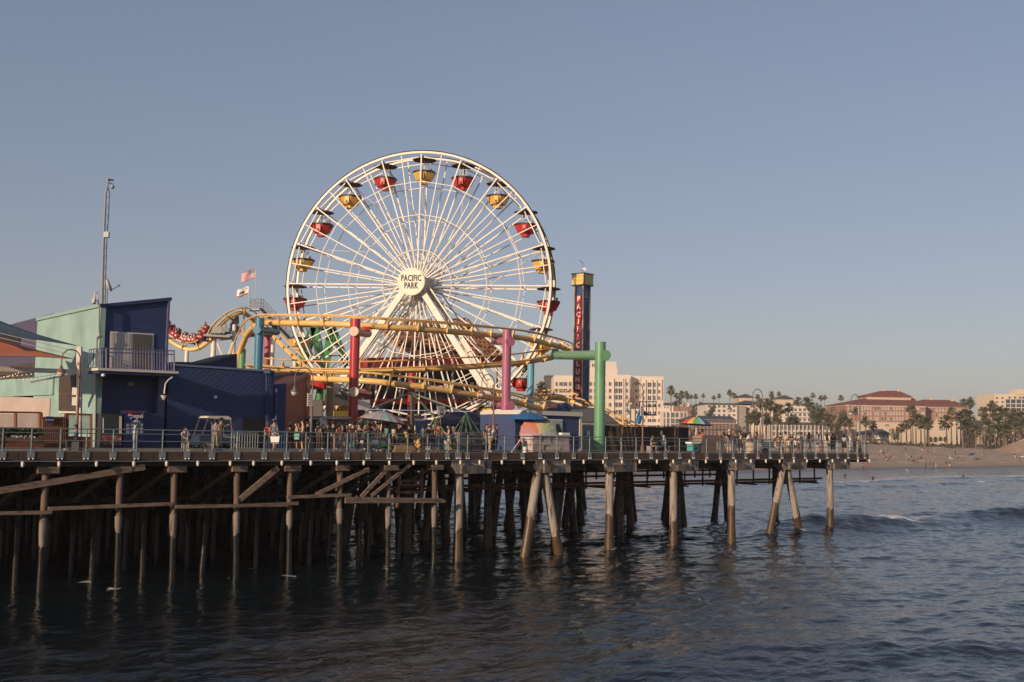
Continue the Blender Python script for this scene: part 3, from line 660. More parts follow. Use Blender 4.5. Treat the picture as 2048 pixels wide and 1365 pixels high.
def track(ctrl, bank=0.0, spine_r=0.235, gauge=1.0, lift=0.62, every=2.1, spine=True, flip=False, rail_r=0.065, mr=None):
    mr = mr or m_cy
    pts = smooth_path(ctrl, 0.7); n = len(pts); fr = []
    for i in range(n):
        tg = (pts[min(i + 1, n - 1)] - pts[max(i - 1, 0)]).normalized(); lat = tg.cross(Vector((0, 0, 1)))
        if lat.length < 0.15: lat = fr[-1][1] if fr else Vector((0, 1, 0))
        lat.normalize()
        if fr:
            if lat.dot(fr[-1][1]) < 0: lat = -lat
        elif lat.y < 0: lat = -lat
        b = R_(bank(i / (n - 1)) if callable(bank) else bank); up0 = lat.cross(tg).normalized()
        if up0.z < 0: up0 = -up0
        fr.append((up0 * math.cos(b) - lat * math.sin(b), lat, lat * math.cos(b) + up0 * math.sin(b)))
    if spine:
        seg = 9; i = 0
        while i < n - 1:
            j = min(i + seg, n - 1)
            MB().path(pts[i:j + 1], spine_r, 14).build('spine_tube', m_cy, coast, world=True, smooth=45); i = j
    for sg in (-1, 1):
        MB().path([pts[i] + fr[i][0] * lift + fr[i][2] * (sg * gauge / 2) for i in range(n)], rail_r, 8).build('rail', mr, coast, world=True, smooth=45)
    acc = every * 0.4
    for i in range(1, n):
        acc += (pts[i] - pts[i - 1]).length
        if acc >= every:
            acc = 0; up, _, lt = fr[i]; tg = (pts[min(i + 1, n - 1)] - pts[i - 1]).normalized()
            ra = pts[i] + up * lift + lt * (gauge / 2); rb = pts[i] + up * lift - lt * (gauge / 2)
            o = -tg * 0.035
            if spine:
                e = pts[i]
                MB().prism([ra + o, pts[i] + lt * (spine_r * 1.25) - up * spine_r * 0.7 + o, pts[i] - lt * (spine_r * 1.25) - up * spine_r * 0.7 + o, rb + o, pts[i] + up * (spine_r * 1.15) - lt * spine_r * .6 + o, pts[i] + up * (spine_r * 1.15) + lt * spine_r * .6 + o], tg * 0.07).build('bracket', m_cy, coast, world=True)
            else:
                MB().bar(ra, rb, 0.08).build('tie', mr, coast, world=True)
    return pts, fr
T1 = track([(474, 748, 96), (476, 722, 95.5), (481, 700, 95), (489, 680, 94), (498, 664, 92.5), (510, 653, 91), (526, 647, 89.5), (545, 646, 88), (565, 646.5, 86.5), (614, 647, 84.5), (652, 648, 83.3), (703, 650, 82.2), (754, 653.5, 82.2), (813, 657, 83), (872, 661, 84.5), (926, 665.5, 86.3),
            (977, 670, 88.6), (1033, 675, 91), (1064, 680, 92.6), (1093, 687, 94.5), (1115, 692.5, 97), (1129, 697, 100), (1133, 702, 103), (1128, 707, 106), (1112, 712, 108), (1090, 718, 108)],
           bank=lambda t: 0 if t < 0.55 else (t - 0.55) / 0.45 * 30)
T2 = track([(1104, 716, 99), (1083, 719, 97.5), (1060, 723, 96), (1033, 727, 94.5), (980, 731, 92.5), (929, 735, 91), (886, 737, 90), (847, 739.5, 89.2), (806, 741, 88.6), (766, 742.5, 88.2), (740, 743.5, 88), (696, 744, 88), (652, 743.5, 88.5), (600, 741, 89.5), (564, 739, 91), (529, 736, 93), (505, 735, 96)], bank=38, mr=m_cyd)
T3 = track([(575, 757, 87.5), (610, 757, 86.2), (640, 758, 85.3), (696, 760.5, 84), (725, 762, 83.6), (754, 764.2, 83.4), (806, 770, 83.6), (863, 777, 84.6), (917, 785.5, 86), (967, 793.5, 87.8), (1001, 799, 89.2), (1033, 805, 90.5), (1060, 812.5, 92), (1093, 820, 94), (1125, 828, 97), (1150, 838, 101), (1160, 850, 106)], bank=lambda t: 0 if t < .6 else -(t - .6) * 40)
T4 = track([(1040, 812, 112), (1058, 803, 110), (1078, 798, 108), (1105, 796, 106.5), (1130, 799, 105.5), (1150, 806, 105)], bank=25)
T5 = track([(1150, 806, 105), (1172, 815, 104.5), (1212, 832, 103), (1250, 851, 101.5), (1292, 872, 100)], bank=0, spine_r=0.12, lift=0.5, every=1.6, mr=m_cyd)
# left: dip with the train, hump, lift hill
T6 = track([(318, 664, 114), (337, 680, 113.5), (350, 688.5, 113.2), (366, 697, 113), (383, 699.5, 112.8), (399, 696, 112.6), (414, 686, 112.4), (423, 677, 112.3)], every=1.5)
T7 = track([(423, 677, 112.3), (432, 659, 112.4), (449, 642, 112.6), (462, 633, 112.8), (475, 627, 113), (486, 626, 113.4), (497, 632, 114), (505, 640, 115), (511, 650, 116)], every=1.6, spine_r=0.22, lift=0.5)
T8 = track([(519, 637, 118), (546, 672, 116.5), (570, 698, 115.2), (594, 721, 114), (620, 746, 113)], every=1.3, spine_r=0.2, lift=0.5)
def column(px, ytop, pxb, Y, dia, m, label, base=DECK, cap=None, cham=0.0):
    a = at_y(px, ytop, Y); b = at_y(pxb, 890, Y); b = Vector((a.x + (0 if pxb == px else 0), a.y, base))
    o = MB().path([b, b.lerp(a, 0.5), a], dia / 2, 20).build('column', m, coast, world=True, smooth=40); o['label'] = label
    for z_ in ((DECK, DECK + .09), (a.z - .05, a.z + .01)): MB().lathe(Vector((a.x, a.y, z_[0])), [(dia * (.78 if z_[0] == DECK else .515), 0), (dia * (.78 if z_[0] == DECK else .515), z_[1] - z_[0])], 20).build('flange', m, o, world=True)
    for z_ in np.arange(DECK + 3.4, a.z - 1.0, 3.4): MB().lathe(Vector((a.x, a.y, z_)), [(dia * .508, 0), (dia * .508, .06)], 20).build('weld_band', m, o, world=True)
    return o, a, b
def arm(col, near, far, dia, m, plate=True, pm=None):
    a, b = near, far; d = (b - a).normalized()
    MB().path([a, a.lerp(b, .5), b], dia / 2, 16).build('arm', m, col, world=True, smooth=40)
    if plate: MB().lathe(a - d * 0.04, [(dia * 0.56, 0), (dia * 0.56, 0.05)], 20, axis=d).build('end_plate', pm or m, col, world=True)
    top = b + Vector((0, 0, dia * 0.35)); MB().box(b - d * dia * 0.5 + Vector((0, 0, dia * 0.42)), (dia * 0.8, dia * 0.8, dia * 0.7)).build('saddle', m, col, world=True)
c, a, b = column(711.5, 639, 0, 79.6, 0.70, m_pred, 'tall red column with two round pale flanges')
for y in (663, 784): arm(c, at_y(708, y, 79.0), at_y(736, y + 4.5, 82.3), 0.62, m_pred, pm=m_plate)
c, a, b = column(1014.5, 661, 0, 87.2, 0.72, m_ppur, 'tall mauve column in front of the blue kiosk')
for y in (684, 812): arm(c, at_y(1021, y, 86.7), at_y(989, y - 1.5, 90.2), 0.66, m_ppur)
c, a, b = column(1201, 685, 0, 82.0, 0.80, m_pgrn, 'thick green column rising behind the brown fence')
arm(c, at_y(1211, 711, 81.6), at_y(1108, 711, 95.5), 0.72, m_pgrn)
c, a, b = column(520, 637, 0, 87.0, 0.70, m_pblue, 'teal blue column behind the low blue wall'); arm(c, at_y(514, 660, 86.5), at_y(554, 664, 89.5), 0.6, m_pblue)
c, a, b = column(536, 660, 0, 97.0, 0.56, m_ppink, 'rose column behind the teal blue one'); arm(c, at_y(540, 668, 97), at_y(497, 668, 94.5), 0.56, m_ppink)
column(485, 699, 0, 95.3, 0.60, m_pgrn, 'short green column at the left bend')
column(1062, 724, 0, 98.0, 0.62, m_plb, 'light blue column right of the wheel')
column(824.5, 738, 0, 92.0, 0.62, m_pred, 'dull red column in the middle of the park')
column(661, 762, 0, 86.6, 0.60, m_ptan, 'tan column left of the tall red one')
for px, y, Y, d in ((374, 700, 112.9, 0.42), (428, 672, 112.6, 0.56), (469, 650, 113, 0.4), (546, 676, 116.6, 0.42), (590, 722, 114.4, 0.4)): column(px, y, 0, Y, d, m_pwht, 'white column under the left-hand dip')
for px, Y in ((1090, 106.2), (1140, 105.4), (1210, 103.2), (1255, 101.6)):
    y = project(at_y(px, 800, Y))[1]; column(px, 815 if px < 1150 else 838 + (px - 1210) * .45, 0, Y, 0.3, m_cy, 'slim yellow column near the ground')
# steel gantry and platform under the hump, lift-hill stairs with handrails
gan = thing('coaster_gantry', 'grey steel gantry and platform under the yellow coaster hump', 'gantry', at_y(440, 700, 113.5))
for (x0, y0, x1, y1, w) in ((450, 645, 452, 668, .16), (463, 634, 464, 668, .3), (470, 632, 470, 668, .4), (476, 630, 477, 668, .16), (488, 633, 488, 666, .16), (450, 645, 463, 668, .1), (463, 668, 476, 634, .1), (476, 666, 488, 636, .1), (446, 668, 482, 662, .25), (404, 668, 452, 671, .3), (440, 650, 450, 668, .12)):
    MB().bar(at_y(x0, y0, 113.6), at_y(x1, y1, 113.6), w).build('strut', m_steel, gan, world=True)
pa, pb = at_y(400, 668, 111.6), at_y(460, 671, 111.6)
MB().prism([pa, pb, pb + Vector((0, 3, 0)), pa + Vector((0, 3, 0))], (0, 0, -0.22)).build('platform', m_steel, gan, world=True)
for i in range(13):
    p = at_y(401 + i * 0.95, 667, 111.8); 
for z in range(9): MB().bar(at_y(401, 666 - z * 2.1, 111.8), at_y(412, 666 - z * 2.1, 111.8), 0.05).build('screen_slat', m_steel, gan, world=True)
MB().box(at_y(424, 660, 111.9), (2.6, 0.1, 0.7)).build('machinery_cover', m_steel, gan, world=True)
MB().lathe(at_y(438, 660, 111.8), [(0.38, 0), (0.38, 0.3)], 14, axis=(0, 1, 0)).build('drive_wheel', m_steel, gan, world=True)
MB().bar(at_y(432, 682, 112.6), at_y(468, 677, 112.8), 0.16).build('strut', m_pwht, gan, world=True); MB().bar(at_y(433, 684, 112.6), at_y(446, 715, 112.6), 0.14).build('strut', m_pwht, gan, world=True); MB().bar(at_y(468, 678, 112.8), at_y(456, 712, 112.8), 0.14).build('strut', m_pwht, gan, world=True)
st = thing('lift_hill_walkway', 'grey metal stairs with handrails beside the coaster lift hill', 'stairs', at_y(560, 680, 117.2))
P0, P1, P2 = at_y(496, 619, 118.5), at_y(522, 618, 118.0), at_y(606, 704, 114.6)
for a_, b_ in ((P0, P1),): MB().prism([a_, b_, b_ + Vector((0, 1.2, 0)), a_ + Vector((0, 1.2, 0))], (0, 0, -0.12)).build('landing', m_steel, st, world=True)
for k in range(46):
    p = P1.lerp(P2, k / 45); MB().box(p, (0.32, 1.0, 0.05)).build('tread', m_dark, st, world=True)
for dy in (0, 1.1):
    for h in (0.35, 0.7, 1.1):
        MB().path([P0 + Vector((0, dy, h)), P1 + Vector((0, dy, h)), P2 + Vector((0, dy, h))], 0.025, 5).build('handrail', m_steel, st, world=True)
    for k in range(5): p = P0.lerp(P1, k / 4); MB().bar(p + Vector((0, dy, 0)), p + Vector((0, dy, 1.1)), 0.04).build('handrail_post', m_steel, st, world=True)
    for k in range(12): p = P1.lerp(P2, k / 11); MB().bar(p + Vector((0, dy, 0)), p + Vector((0, dy, 1.1)), 0.04).build('handrail_post', m_steel, st, world=True)
MB().bar(P1 + Vector((0, -.1, -.15)), P2 + Vector((0, -.1, -.15)), 0.2, 0.25).build('stringer', m_steel, st, world=True)
# coaster trains
m_tred = mat('train_red', (0.30, 0.016, 0.022), rough=0.35, var=0.1, coat=0.3); m_skin = mat('skin_mid', (0.42, 0.24, 0.16), rough=0.6, var=0.08); m_hairk = mat('hair_black', (0.014, 0.011, 0.010), rough=0.55, var=0.2)
def rider(parent, loc, shirt, name='rider'):
    b = MB(); b.lathe(loc, [(0.10, 0.0), (0.19, 0.08), (0.20, 0.30), (0.15, 0.42), (0.055, 0.46), (0.055, 0.52)], 8)
    b.mi(1).sphere(Vector(loc) + Vector((0, -0.01, 0.63)), 0.115, 8, 6, (0.85, 1, 1.15)); b.mi(2).sphere(Vector(loc) + Vector((0, 0.03, 0.67)), 0.125, 8, 6, (0.9, 1, 1.05))
    return b
SHIRTS = [mat('shirt_' + n, c, rough=0.85, var=0.15, scale=6) for n, c in (('black', (.015, .015, .017)), ('white', (.62, .60, .57)), ('navy', (.02, .03, .07)), ('maroon', (.13, .02, .025)), ('grey', (.16, .17, .18)), ('olive', (.07, .065, .035)), ('red', (.42, .035, .03)), ('sky_blue', (.22, .36, .48)), ('brown', (.09, .05, .03)), ('tan', (.42, .31, .2)), ('teal', (.05, .25, .24)), ('pink', (.5, .25, .25)))]
def train(label, curve, n, t0, dt, name='coaster_train'):
    pts, fr = curve; L = len(pts) - 1
    tr = thing(name, label, 'coaster train', pts[int(t0 * L)] + Vector((0, 0, 0.7)))
    for k in range(n):
        x = (t0 + dt * k) * L; i = int(x); p = pts[i].lerp(pts[min(i + 1, L)], x - i) + fr[i][0] * 0.66; tg = (pts[min(i + 2, L)] - pts[max(i - 1, 0)]).normalized(); lat = fr[i][2]; up = fr[i][0]
        def q(a, b_, c_): return p + tg * a + lat * b_ + up * c_
        car = MB(); car.hexa([q(-.8, -.52, .08), q(.8, -.52, .08), q(.8, .52, .08), q(-.8, .52, .08), q(-.84, -.56, .48), q(.84, -.56, .52), q(.84, .56, .52), q(-.84, .56, .48)])
        car.hexa([q(-.82, -.5, .55), q(-.66, -.5, .55), q(-.66, .5, .55), q(-.82, .5, .55), q(-.9, -.5, .85), q(-.78, -.5, .85), q(-.78, .5, .85), q(-.9, .5, .85)])
        car.hexa([q(-.05, -.5, .5), q(.1, -.5, .5), q(.1, .5, .5), q(-.05, .5, .5), q(-.12, -.5, .82), q(0, -.5, .82), q(0, .5, .82), q(-.12, .5, .82)])
        c = car.build('car', m_tred, tr, world=True)
        for a in (-.55, .1, .55): MB().hexa([q(a - .09, -.565, .28), q(a + .09, -.565, .28), q(a + .09, -.525, .28), q(a - .09, -.525, .28), q(a - .11, -.585, .42), q(a + .07, -.585, .42), q(a + .07, -.545, .42), q(a - .11, -.545, .42)]).build('side_panel', m_white, c, world=True)
        for a in (-.6, .6):
            for b_ in (-.5, .5): MB().lathe(q(a, b_, 0.02), [(0.11, -0.06), (0.11, 0.06)], 10, axis=lat).build('wheel', m_dark, c, world=True)
        for a in (-.45, .3):
            for b_ in (-.25, .25):
                seat = ('rear' if a < 0 else 'front') + (' near' if b_ < 0 else ' far') + ' seat, ' + ('first', 'second', 'third', 'fourth', 'fifth', 'sixth')[k] + ' car'
                rb = rider(None, q(a, b_, .26), None); s = random.choice(SHIRTS[:6] + SHIRTS[8:9]); o = rb.build('person', [s, m_skin, m_hairk], None, world=True)
                tag(o, 'coaster rider in %s top, %s' % (s.name.split('_', 1)[1].replace('_', ' '), seat + (' in the dip' if n > 2 else ' by the gantry')), 'person', 'coaster riders')
    return tr
train('red coaster train full of riders in the dip at the left', T6, 5, 0.03, 0.165)
train('red coaster car climbing behind the grey platform screen', T7, 1, 0.03, 0.14)
# flags on the platform
m_pole = mat('flag_pole', (0.55, 0.52, 0.5), rough=0.4, var=0.1, metal=0.4)
def flag(label, x, y0, y1, cells, w, h, tilt, bear=False):
    b = at_y(x, y0, 118.3); tpt = at_y(x + (y0 - y1) * 0.012, y1, 118.3)
    f = thing('flag', label, 'flag', b); MB().tube(b, tpt, 0.05, 0.03, 6).build('pole', m_pole, f, world=True)
    nx, ny = 26, 13; mb = MB(); org = tpt + Vector((-0.03, 0, -0.05)); vs = []
    for j in range(ny + 1):
        for i in range(nx + 1):
            a = i / nx; q = 1 - j / ny
            vs.append(org + Vector((-a * w * (0.97 - 0.1 * a), 0.16 * math.sin(a * 6.5 + q * 1.0) * a, (q - 1) * h - a * tilt + 0.08 * math.sin(a * 6 + 0.6))))
    mb.v = vs
    for j in range(ny):
        for i in range(nx): o = j * (nx + 1) + i; mb.f.append((o, o + nx + 1, o + nx + 2, o + 1)); mb.m.append(cells(i / nx, j / ny))
    mb.build('cloth', [mat('flag_white', (.72, .70, .68), .8, .04), mat('flag_red', (.42, .03, .05), .8, .06), mat('flag_blue', (.025, .04, .14), .8, .06), mat('flag_brown', (.12, .075, .05), .8, .1)], f, world=True, smooth=True)
flag('American flag with stars and stripes on the coaster platform', 511, 612, 536, lambda a, q: (2 if (int(a * 26) + int(q * 13)) % 3 or a > .36 else 0) if (a < 0.42 and q < 7 / 13) else (1 if int(q * 13) % 2 == 0 else 0), 1.75, 1.05, 0.55)
flag('white Californian flag with a red bottom stripe below the American flag', 497.5, 616, 573, lambda a, q: 1 if q > 0.82 else (3 if (0.28 < a < 0.72 and 0.36 < q < 0.66 + 0.1 * math.sin(a * 20)) else (1 if (a < 0.2 and q < 0.25 and a > .08 and q > .1) else 0)), 1.45, 0.85, 0.35)

# ================================================================ DROP TOWER
m_tblue = mat('tower_blue', (0.035, 0.065, 0.17), rough=0.4, var=0.12, scale=1); m_tred = mat('letter_tile_red', (0.50, 0.03, 0.03), rough=0.4, var=0.06); m_tyel = mat('tower_yellow', (0.78, 0.54, 0.16), rough=0.4, var=0.06); m_ttan = mat('tower_tan_edge', (0.46, 0.32, 0.16), rough=0.5, var=0.1)
TB = at_y(1160.5, 889, 121); TB.z = DECK
tow = thing('drop_tower', 'blue drop tower with yellow head and red letter tiles spelling PACIFIC PLUNGE', 'drop tower', TB)
ta = R_(49); tx = Vector((math.cos(ta), math.sin(ta), 0)); ty_ = Vector((-math.sin(ta), math.cos(ta), 0))        # tx: right face normal side
HT = at_y(1160, 573, 121).z; s_ = 1.16
def tw(a, b, z): return Vector((TB.x, TB.y, 0)) + tx * a + ty_ * b + Vector((0, 0, z))
def tbox(mb, a0, a1, b0, b1, z0, z1): return mb.hexa([tw(a0, b0, z0), tw(a1, b0, z0), tw(a1, b1, z0), tw(a0, b1, z0), tw(a0, b0, z1), tw(a1, b0, z1), tw(a1, b1, z1), tw(a0, b1, z1)])
h_ = s_ / 2
tbox(MB(), -h_, h_, -h_, h_, DECK, HT).build('shaft', m_tblue, tow, world=True)
for a, b in ((-h_, -h_), (h_, -h_), (-h_, h_)): tbox(MB(), a - .07, a + .07, b - .07, b + .07, DECK, HT - 0.01).build('edge_strip', m_ttan, tow, world=True)
hd = tbox(MB(), -.84, .84, -.84, .84, HT, HT + 1.35).build('head', m_tyel, tow, world=True)
for z in (HT + 0.02, HT + 1.28): 
    for a0, a1, b0, b1 in ((-.9, .9, -.9, -.84), (-.9, -.84, -.84, .9), (.84, .9, -.84, .9)): tbox(MB(), a0, a1, b0, b1, z, z + 0.1).build('trim', m_tblue, hd, world=True)
tbox(MB(), -.9, -.8, -.9, -.8, HT + .1, HT + 1.28).build('trim', m_tblue, hd, world=True)
MB().tube(tw(0, 0, HT + 1.4), tw(0, 0, HT + 2.7), 0.03, n=5).build('mast', m_steel, tow, world=True)
MB().bar(tw(0, 0, HT + 2.6), tw(-.3, .3, HT + 2.9), 0.05).build('weather_vane', m_steel, tow, world=True); MB().box(tw(0.05, -0.1, HT + 1.9), (.5, .04, .3)).build('pennant', m_white, tow, world=True)
# letters on the face that looks left (normal -tx)
zs = []
for i, ch in enumerate('PACIFICPLUNGE'):
    y = (598.5, 614.5, 630, 644, 659, 675, 691, 710, 728, 744, 760, 775, 791)[i]
    p = at_y(1154, y, 120.6); z = p.z
    t_ = tbox(MB(), -h_ - 0.05, -h_ - 0.002, -.34, .34, z - .37, z + .37).build('letter_tile', m_tred, tow, world=True)
    me = text_mesh(ch, 0.78, m_signcream, bold=0.012, depth=0.01); me.transform(face_matrix(tw(-h_ - 0.07, 0, z) - tow.location, -ty_, -tx)); link('letter', me, t_)
dots = MB()
for k in range(58):
    for off in (-.2, .2):
        if (k + (3 if off > 0 else 0)) % 7 < 4: dots.lathe(tw(off, -h_ - 0.002, HT - 1.6 - k * 0.26), [(0.035, 0), (0.02, 0.03)], 6, axis=-ty_)
dots.build('bulb_rows', m_white, tow, world=True)['kind'] = 'stuff'
for i, wdt in enumerate((.2, .45, .5, .62)): tbox(MB(), -wdt / 2, wdt / 2, -h_ - .02, -h_ - .002, HT - .55 - i * .24, HT - .48 - i * .24).build('notice_line', m_white, tow, world=True)

# ================================================================ OTHER RIDES
sd = thing('swing_ship_frame', 'pair of green lattice A-frames of a swinging ship ride', 'ride', at_y(650, 889, 122))
for x0, y0, x1, Y, d in ((627, 655, 547, 119, 0), (628, 655, 672, 119, 0), (663, 656, 622, 126, 0), (665, 656, 754, 126, 0)):
    a = at_y(x0, y0, Y); b = at_y(x1, 889, Y); b.z = DECK
    MB().bar(a, b, 0.75, 0.6, up=(0, 1, 0)).build('leg', m_pgrn2, sd, world=True)
    for k in range(7):
        t = k / 7; p = a.lerp(b, t); q = at_y(x0, y0, Y + 2.4).lerp(at_y(x1, 889, Y + 2.4), min(1, t + 0.12)); MB().bar(p, q, 0.12).build('lattice_bar', m_pgrn2, sd, world=True)
    a2 = a + Vector((0, 2.4, 0)); b2 = b + Vector((0, 2.4, 0)); MB().bar(a2, b2, 0.3, 0.3).build('leg', m_pgrn2, sd, world=True)
for y, xa, xb in ((690, 616, 636), (712, 608, 641), (690, 657, 675), (712, 653, 684)):
    Y = 119.6 if xa < 640 else 126.6; MB().bar(at_y(xa, y, Y), at_y(xb, y, Y), 0.12).build('cross_bar', m_pgrn2, sd, world=True)
MB().tube(at_y(627, 655, 119), at_y(664, 656, 126), 0.35, n=10).build('axle', m_pgrn2, sd, world=True)
# brown timber lattice roof behind the wheel
m_latt = mat('red_brown_timber', (0.24, 0.10, 0.06), rough=0.8, var=0.35, scale=1.5, bump=0.3); m_latt2 = mat('pale_brown_timber', (0.34, 0.17, 0.10), rough=0.8, var=0.3, scale=2)
br = thing('timber_roof', 'sloping red-brown timber lattice roof seen through the wheel spokes', 'roof', at_y(880, 720, 124))
C = [at_y(756, 655, 121), at_y(935, 642, 128), at_y(1006, 716, 120), at_y(850, 718, 117), at_y(792, 690, 118)]
MB().prism(C, (0, 0, -0.25)).build('roof_deck', m_latt, br, world=True)
def rp(s, t): return C[0].lerp(C[1], s).lerp(C[4].lerp(C[2], s), t) if True else None
for k in range(26):
    s = k / 25; MB().bar(rp(s, 0.0) + Vector((0, -.5, .1)), rp(s, 1.0) + Vector((0, -.5, .1)), 0.16, 0.2).build('rafter', m_latt2 if k % 3 == 0 else m_latt, br, world=True)
for k in range(9):
    t = k / 8; MB().bar(rp(0.02, t) + Vector((0, -.7, .2)), rp(.98, t) + Vector((0, -.7, .2)), 0.12, 0.2).build('purlin', m_latt2 if k % 2 else m_latt, br, world=True)
for k in range(14):
    a = rp(random.random() * .9, random.random()); MB().bar(a + Vector((0, -.9, .3)), a + Vector((random.uniform(1, 2.4), -.9, random.uniform(-.9, .5))), 0.14, 0.22).build('batten', m_latt2, br, world=True)
for s, t in ((.05, 1), (.95, 1), (.1, .4), (.9, .1), (.5, 1)):
    p = rp(s, t); MB().bar(p, Vector((p.x, p.y, DECK)), 0.2).build('roof_post', m_latt, br, world=True)
# ================================================================ BUILDINGS ON THE PIER
def on_u(px, py, u):
    d = ray(px, py); return CAM + d * ((u - (CAM - ORG).dot(EU)) / d.dot(EU))
def _drop(P, pts):                                             # a None height means: straight down to the deck
    n = len(P)
    for i, (x, y) in enumerate(pts):
        if y is None:
            nb = P[i - 1] if pts[i - 1][1] is not None else P[(i + 1) % n]; P[i] = Vector((nb.x, nb.y, DECK))
    return P
def vpoly(pts, v, off, name, m, par):                           # outline on the plane v, pushed inland by off
    return MB().prism(_drop([on_v(x, y, v) if y is not None else None for x, y in pts], pts), EV * off).build(name, m, par, world=True)
def upoly(pts, u, off, name, m, par):                           # outline on the plane u
    return MB().prism(_drop([on_u(x, y, u) if y is not None else None for x, y in pts], pts), EU * off).build(name, m, par, world=True)
m_bblue = mat('navy_siding', (0.034, 0.058, 0.140), rough=0.55, var=0.1, scale=1.0, stripes=('Z', 0.13, 0.016))
m_bblue2 = mat('navy_boards', (0.028, 0.050, 0.125), rough=0.6, var=0.12, scale=0.8, stripes=('D', 0.34, 0.006), col2=(0.045, 0.058, 0.10), c2scale=.5, c2lo=.5, c2hi=.75)
m_bblue3 = mat('navy_plain', (0.033, 0.050, 0.130), rough=0.55, var=0.1, scale=1.0)
m_bvert = mat('navy_vertical_boards', (0.040, 0.055, 0.135), rough=0.55, var=0.1, scale=1.0, stripes=('X', 0.35, 0.012))
m_teal = mat('pale_teal_boards', (0.27, 0.41, 0.365), rough=0.6, var=0.1, scale=0.6, stripes=('Y', 0.3, 0.008), bump=0.05, col2=(0.19, 0.29, 0.26), c2scale=.45, c2lo=.5, c2hi=.75)
m_purp = mat('purple_grey_boards', (0.070, 0.064, 0.110), rough=0.65, var=0.12, scale=0.6, stripes=('Y', 0.3, 0.012))
m_beige = mat('beige_render', (0.44, 0.35, 0.30), rough=0.75, var=0.1, scale=0.6, stripes=('Y', 0.16, 0.006))
m_trim = mat('off_white_trim', (0.62, 0.56, 0.50), rough=0.55, var=0.08, scale=3)
m_glassd = mat('dark_window_glass', (0.02, 0.024, 0.028), rough=0.08, var=0.2, spec=0.6)
m_brownw = mat('dark_brown_shutter', (0.065, 0.045, 0.035), rough=0.6, var=0.2, scale=4)
m_bwood = mat('red_brown_wood', (0.17, 0.062, 0.035), rough=0.7, var=0.25, scale=3, aniso=(1, 1, 5))
m_salmon = mat('orange_stucco', (0.58, 0.21, 0.11), rough=0.75, var=0.1, scale=1.2)
m_roofg = mat('grey_roofing', (0.15, 0.135, 0.125), rough=0.85, var=0.2, scale=2)
m_curtain = mat('closed_blinds', (0.42, 0.40, 0.37), rough=0.7, var=0.06, scale=2, stripes=('X', 0.14, 0.008))
m_curtain2 = mat('tinted_blinds', (0.10, 0.095, 0.088), rough=0.25, var=0.1, scale=2, stripes=('X', 0.14, 0.006))
VF = 9.6
UC = uvz(on_v(201, 613, VF))[0]                               # the building's left corner
bld = thing('blue_pier_building', 'two-storey navy and pale teal pier building with balcony and vending recess', 'building', Vector((*on_v(270, 890, VF + 2).xy, DECK)))
ZT0, ZT1 = on_v(201, 613, VF).z, on_v(340, 599, VF).z; ZB = on_v(260, 742, VF).z; U1 = uvz(on_v(340, 599, VF))[0]
def wallp(u0, v0, u1, v1, zs, dvec, name, m, par):              # upright wall from (u0,v0) to (u1,v1): zs = bottom, top at start, top at end
    P = [W(u0, v0, zs[0]), W(u1, v1, zs[0]), W(u1, v1, zs[2]), W(u0, v0, zs[1])]; return MB().prism(P, dvec).build(name, m, par, world=True)
upper = wallp(UC + .32, VF, U1, VF, (ZB - .3, ZT0, ZT1), EV * 7.5, 'upper_wall', m_bblue, bld)
wallp(UC + .02, VF - .08, U1 + .05, VF - .08, (ZT1, ZT0 + .12, ZT1 + .12), EV * .2, 'roof_trim', m_bblue3, upper) if False else MB().bar(W(UC, VF - .05, ZT0 + .02), W(U1 + .06, VF - .05, ZT1 + .02), .22, .2).build('roof_trim', m_bblue3, upper, world=True)
m_dust = mat('dusty_violet_trim', (0.10, 0.10, 0.19), .6, .1)
MB().bar(W(U1 - .1, VF - .03, ZB - .2), W(U1 - .1, VF - .03, ZT1), .24, .12, up=EU).build('corner_board', m_dust, upper, world=True)
UM = uvz(on_v(318, 760, VF))[0]
wallp(UC + .32, VF + .5, UM + .05, VF + .5, (DECK, ZB - .25, ZB - .25), EV * 6.5, 'lower_wall', m_bvert, bld)
wallp(UM, VF + .03, U1 - .02, VF + .03, (DECK, ZB - .3, ZB - .3), EV * 7, 'pilaster', m_dust, bld)
VT = uvz(on_u(75, 641, UC))[1]; ZT2 = on_u(75, 641, UC).z
tw_ = wallp(UC, VF - .1, UC, VT, (DECK, ZT0 + .02, ZT2), EU * .3, 'teal_wall', m_teal, bld)
MB().bar(W(UC - .04, VF - .12, ZT0 + .05), W(UC - .04, VT, ZT2 + .05), .14, .2).build('roof_trim', mat('teal_trim', (0.24, 0.37, 0.33), .6, .1), tw_, world=True)
ZT3 = on_u(-60, 671, UC + .4).z; VT3 = uvz(on_u(-60, 671, UC + .4))[1]
wallp(UC + .35, VT - 2, UC + .35, VT3, (DECK, ZT2 + .35, ZT3), EU * .3, 'purple_wall', m_purp, bld)
VBG = uvz(on_u(102, 797, UC))[1]
wallp(UC - .06, VBG, UC - .06, VT3, (DECK, on_u(102, 797, UC).z, on_u(0, 786, UC).z), EU * .1, 'beige_wall', m_beige, bld)
VBT = uvz(on_u(108, 790, UC))[1]
wallp(UC - .12, VBT, UC - .12, VT3, (on_u(60, 792, UC).z, on_u(60, 756, UC).z, on_u(60, 756, UC).z), EU * .1, 'teal_band', m_teal, bld)
wallp(UC + .28, uvz(on_u(31, 680, UC))[1], UC + .28, uvz(on_u(-40, 680, UC))[1], (on_u(20, 690, UC).z, on_u(20, 666, UC).z, on_u(20, 666, UC).z), EU * .08, 'dark_opening', m_black, bld)
wallp(UC + .24, VT - 1.0, UC + .24, VT3, (on_u(40, 757, UC).z, on_u(40, 728, UC).z, on_u(40, 728, UC).z), EU * .08, 'terrace_opening', m_brownw, bld)  # dark panel puts the sail shade and openings into colour
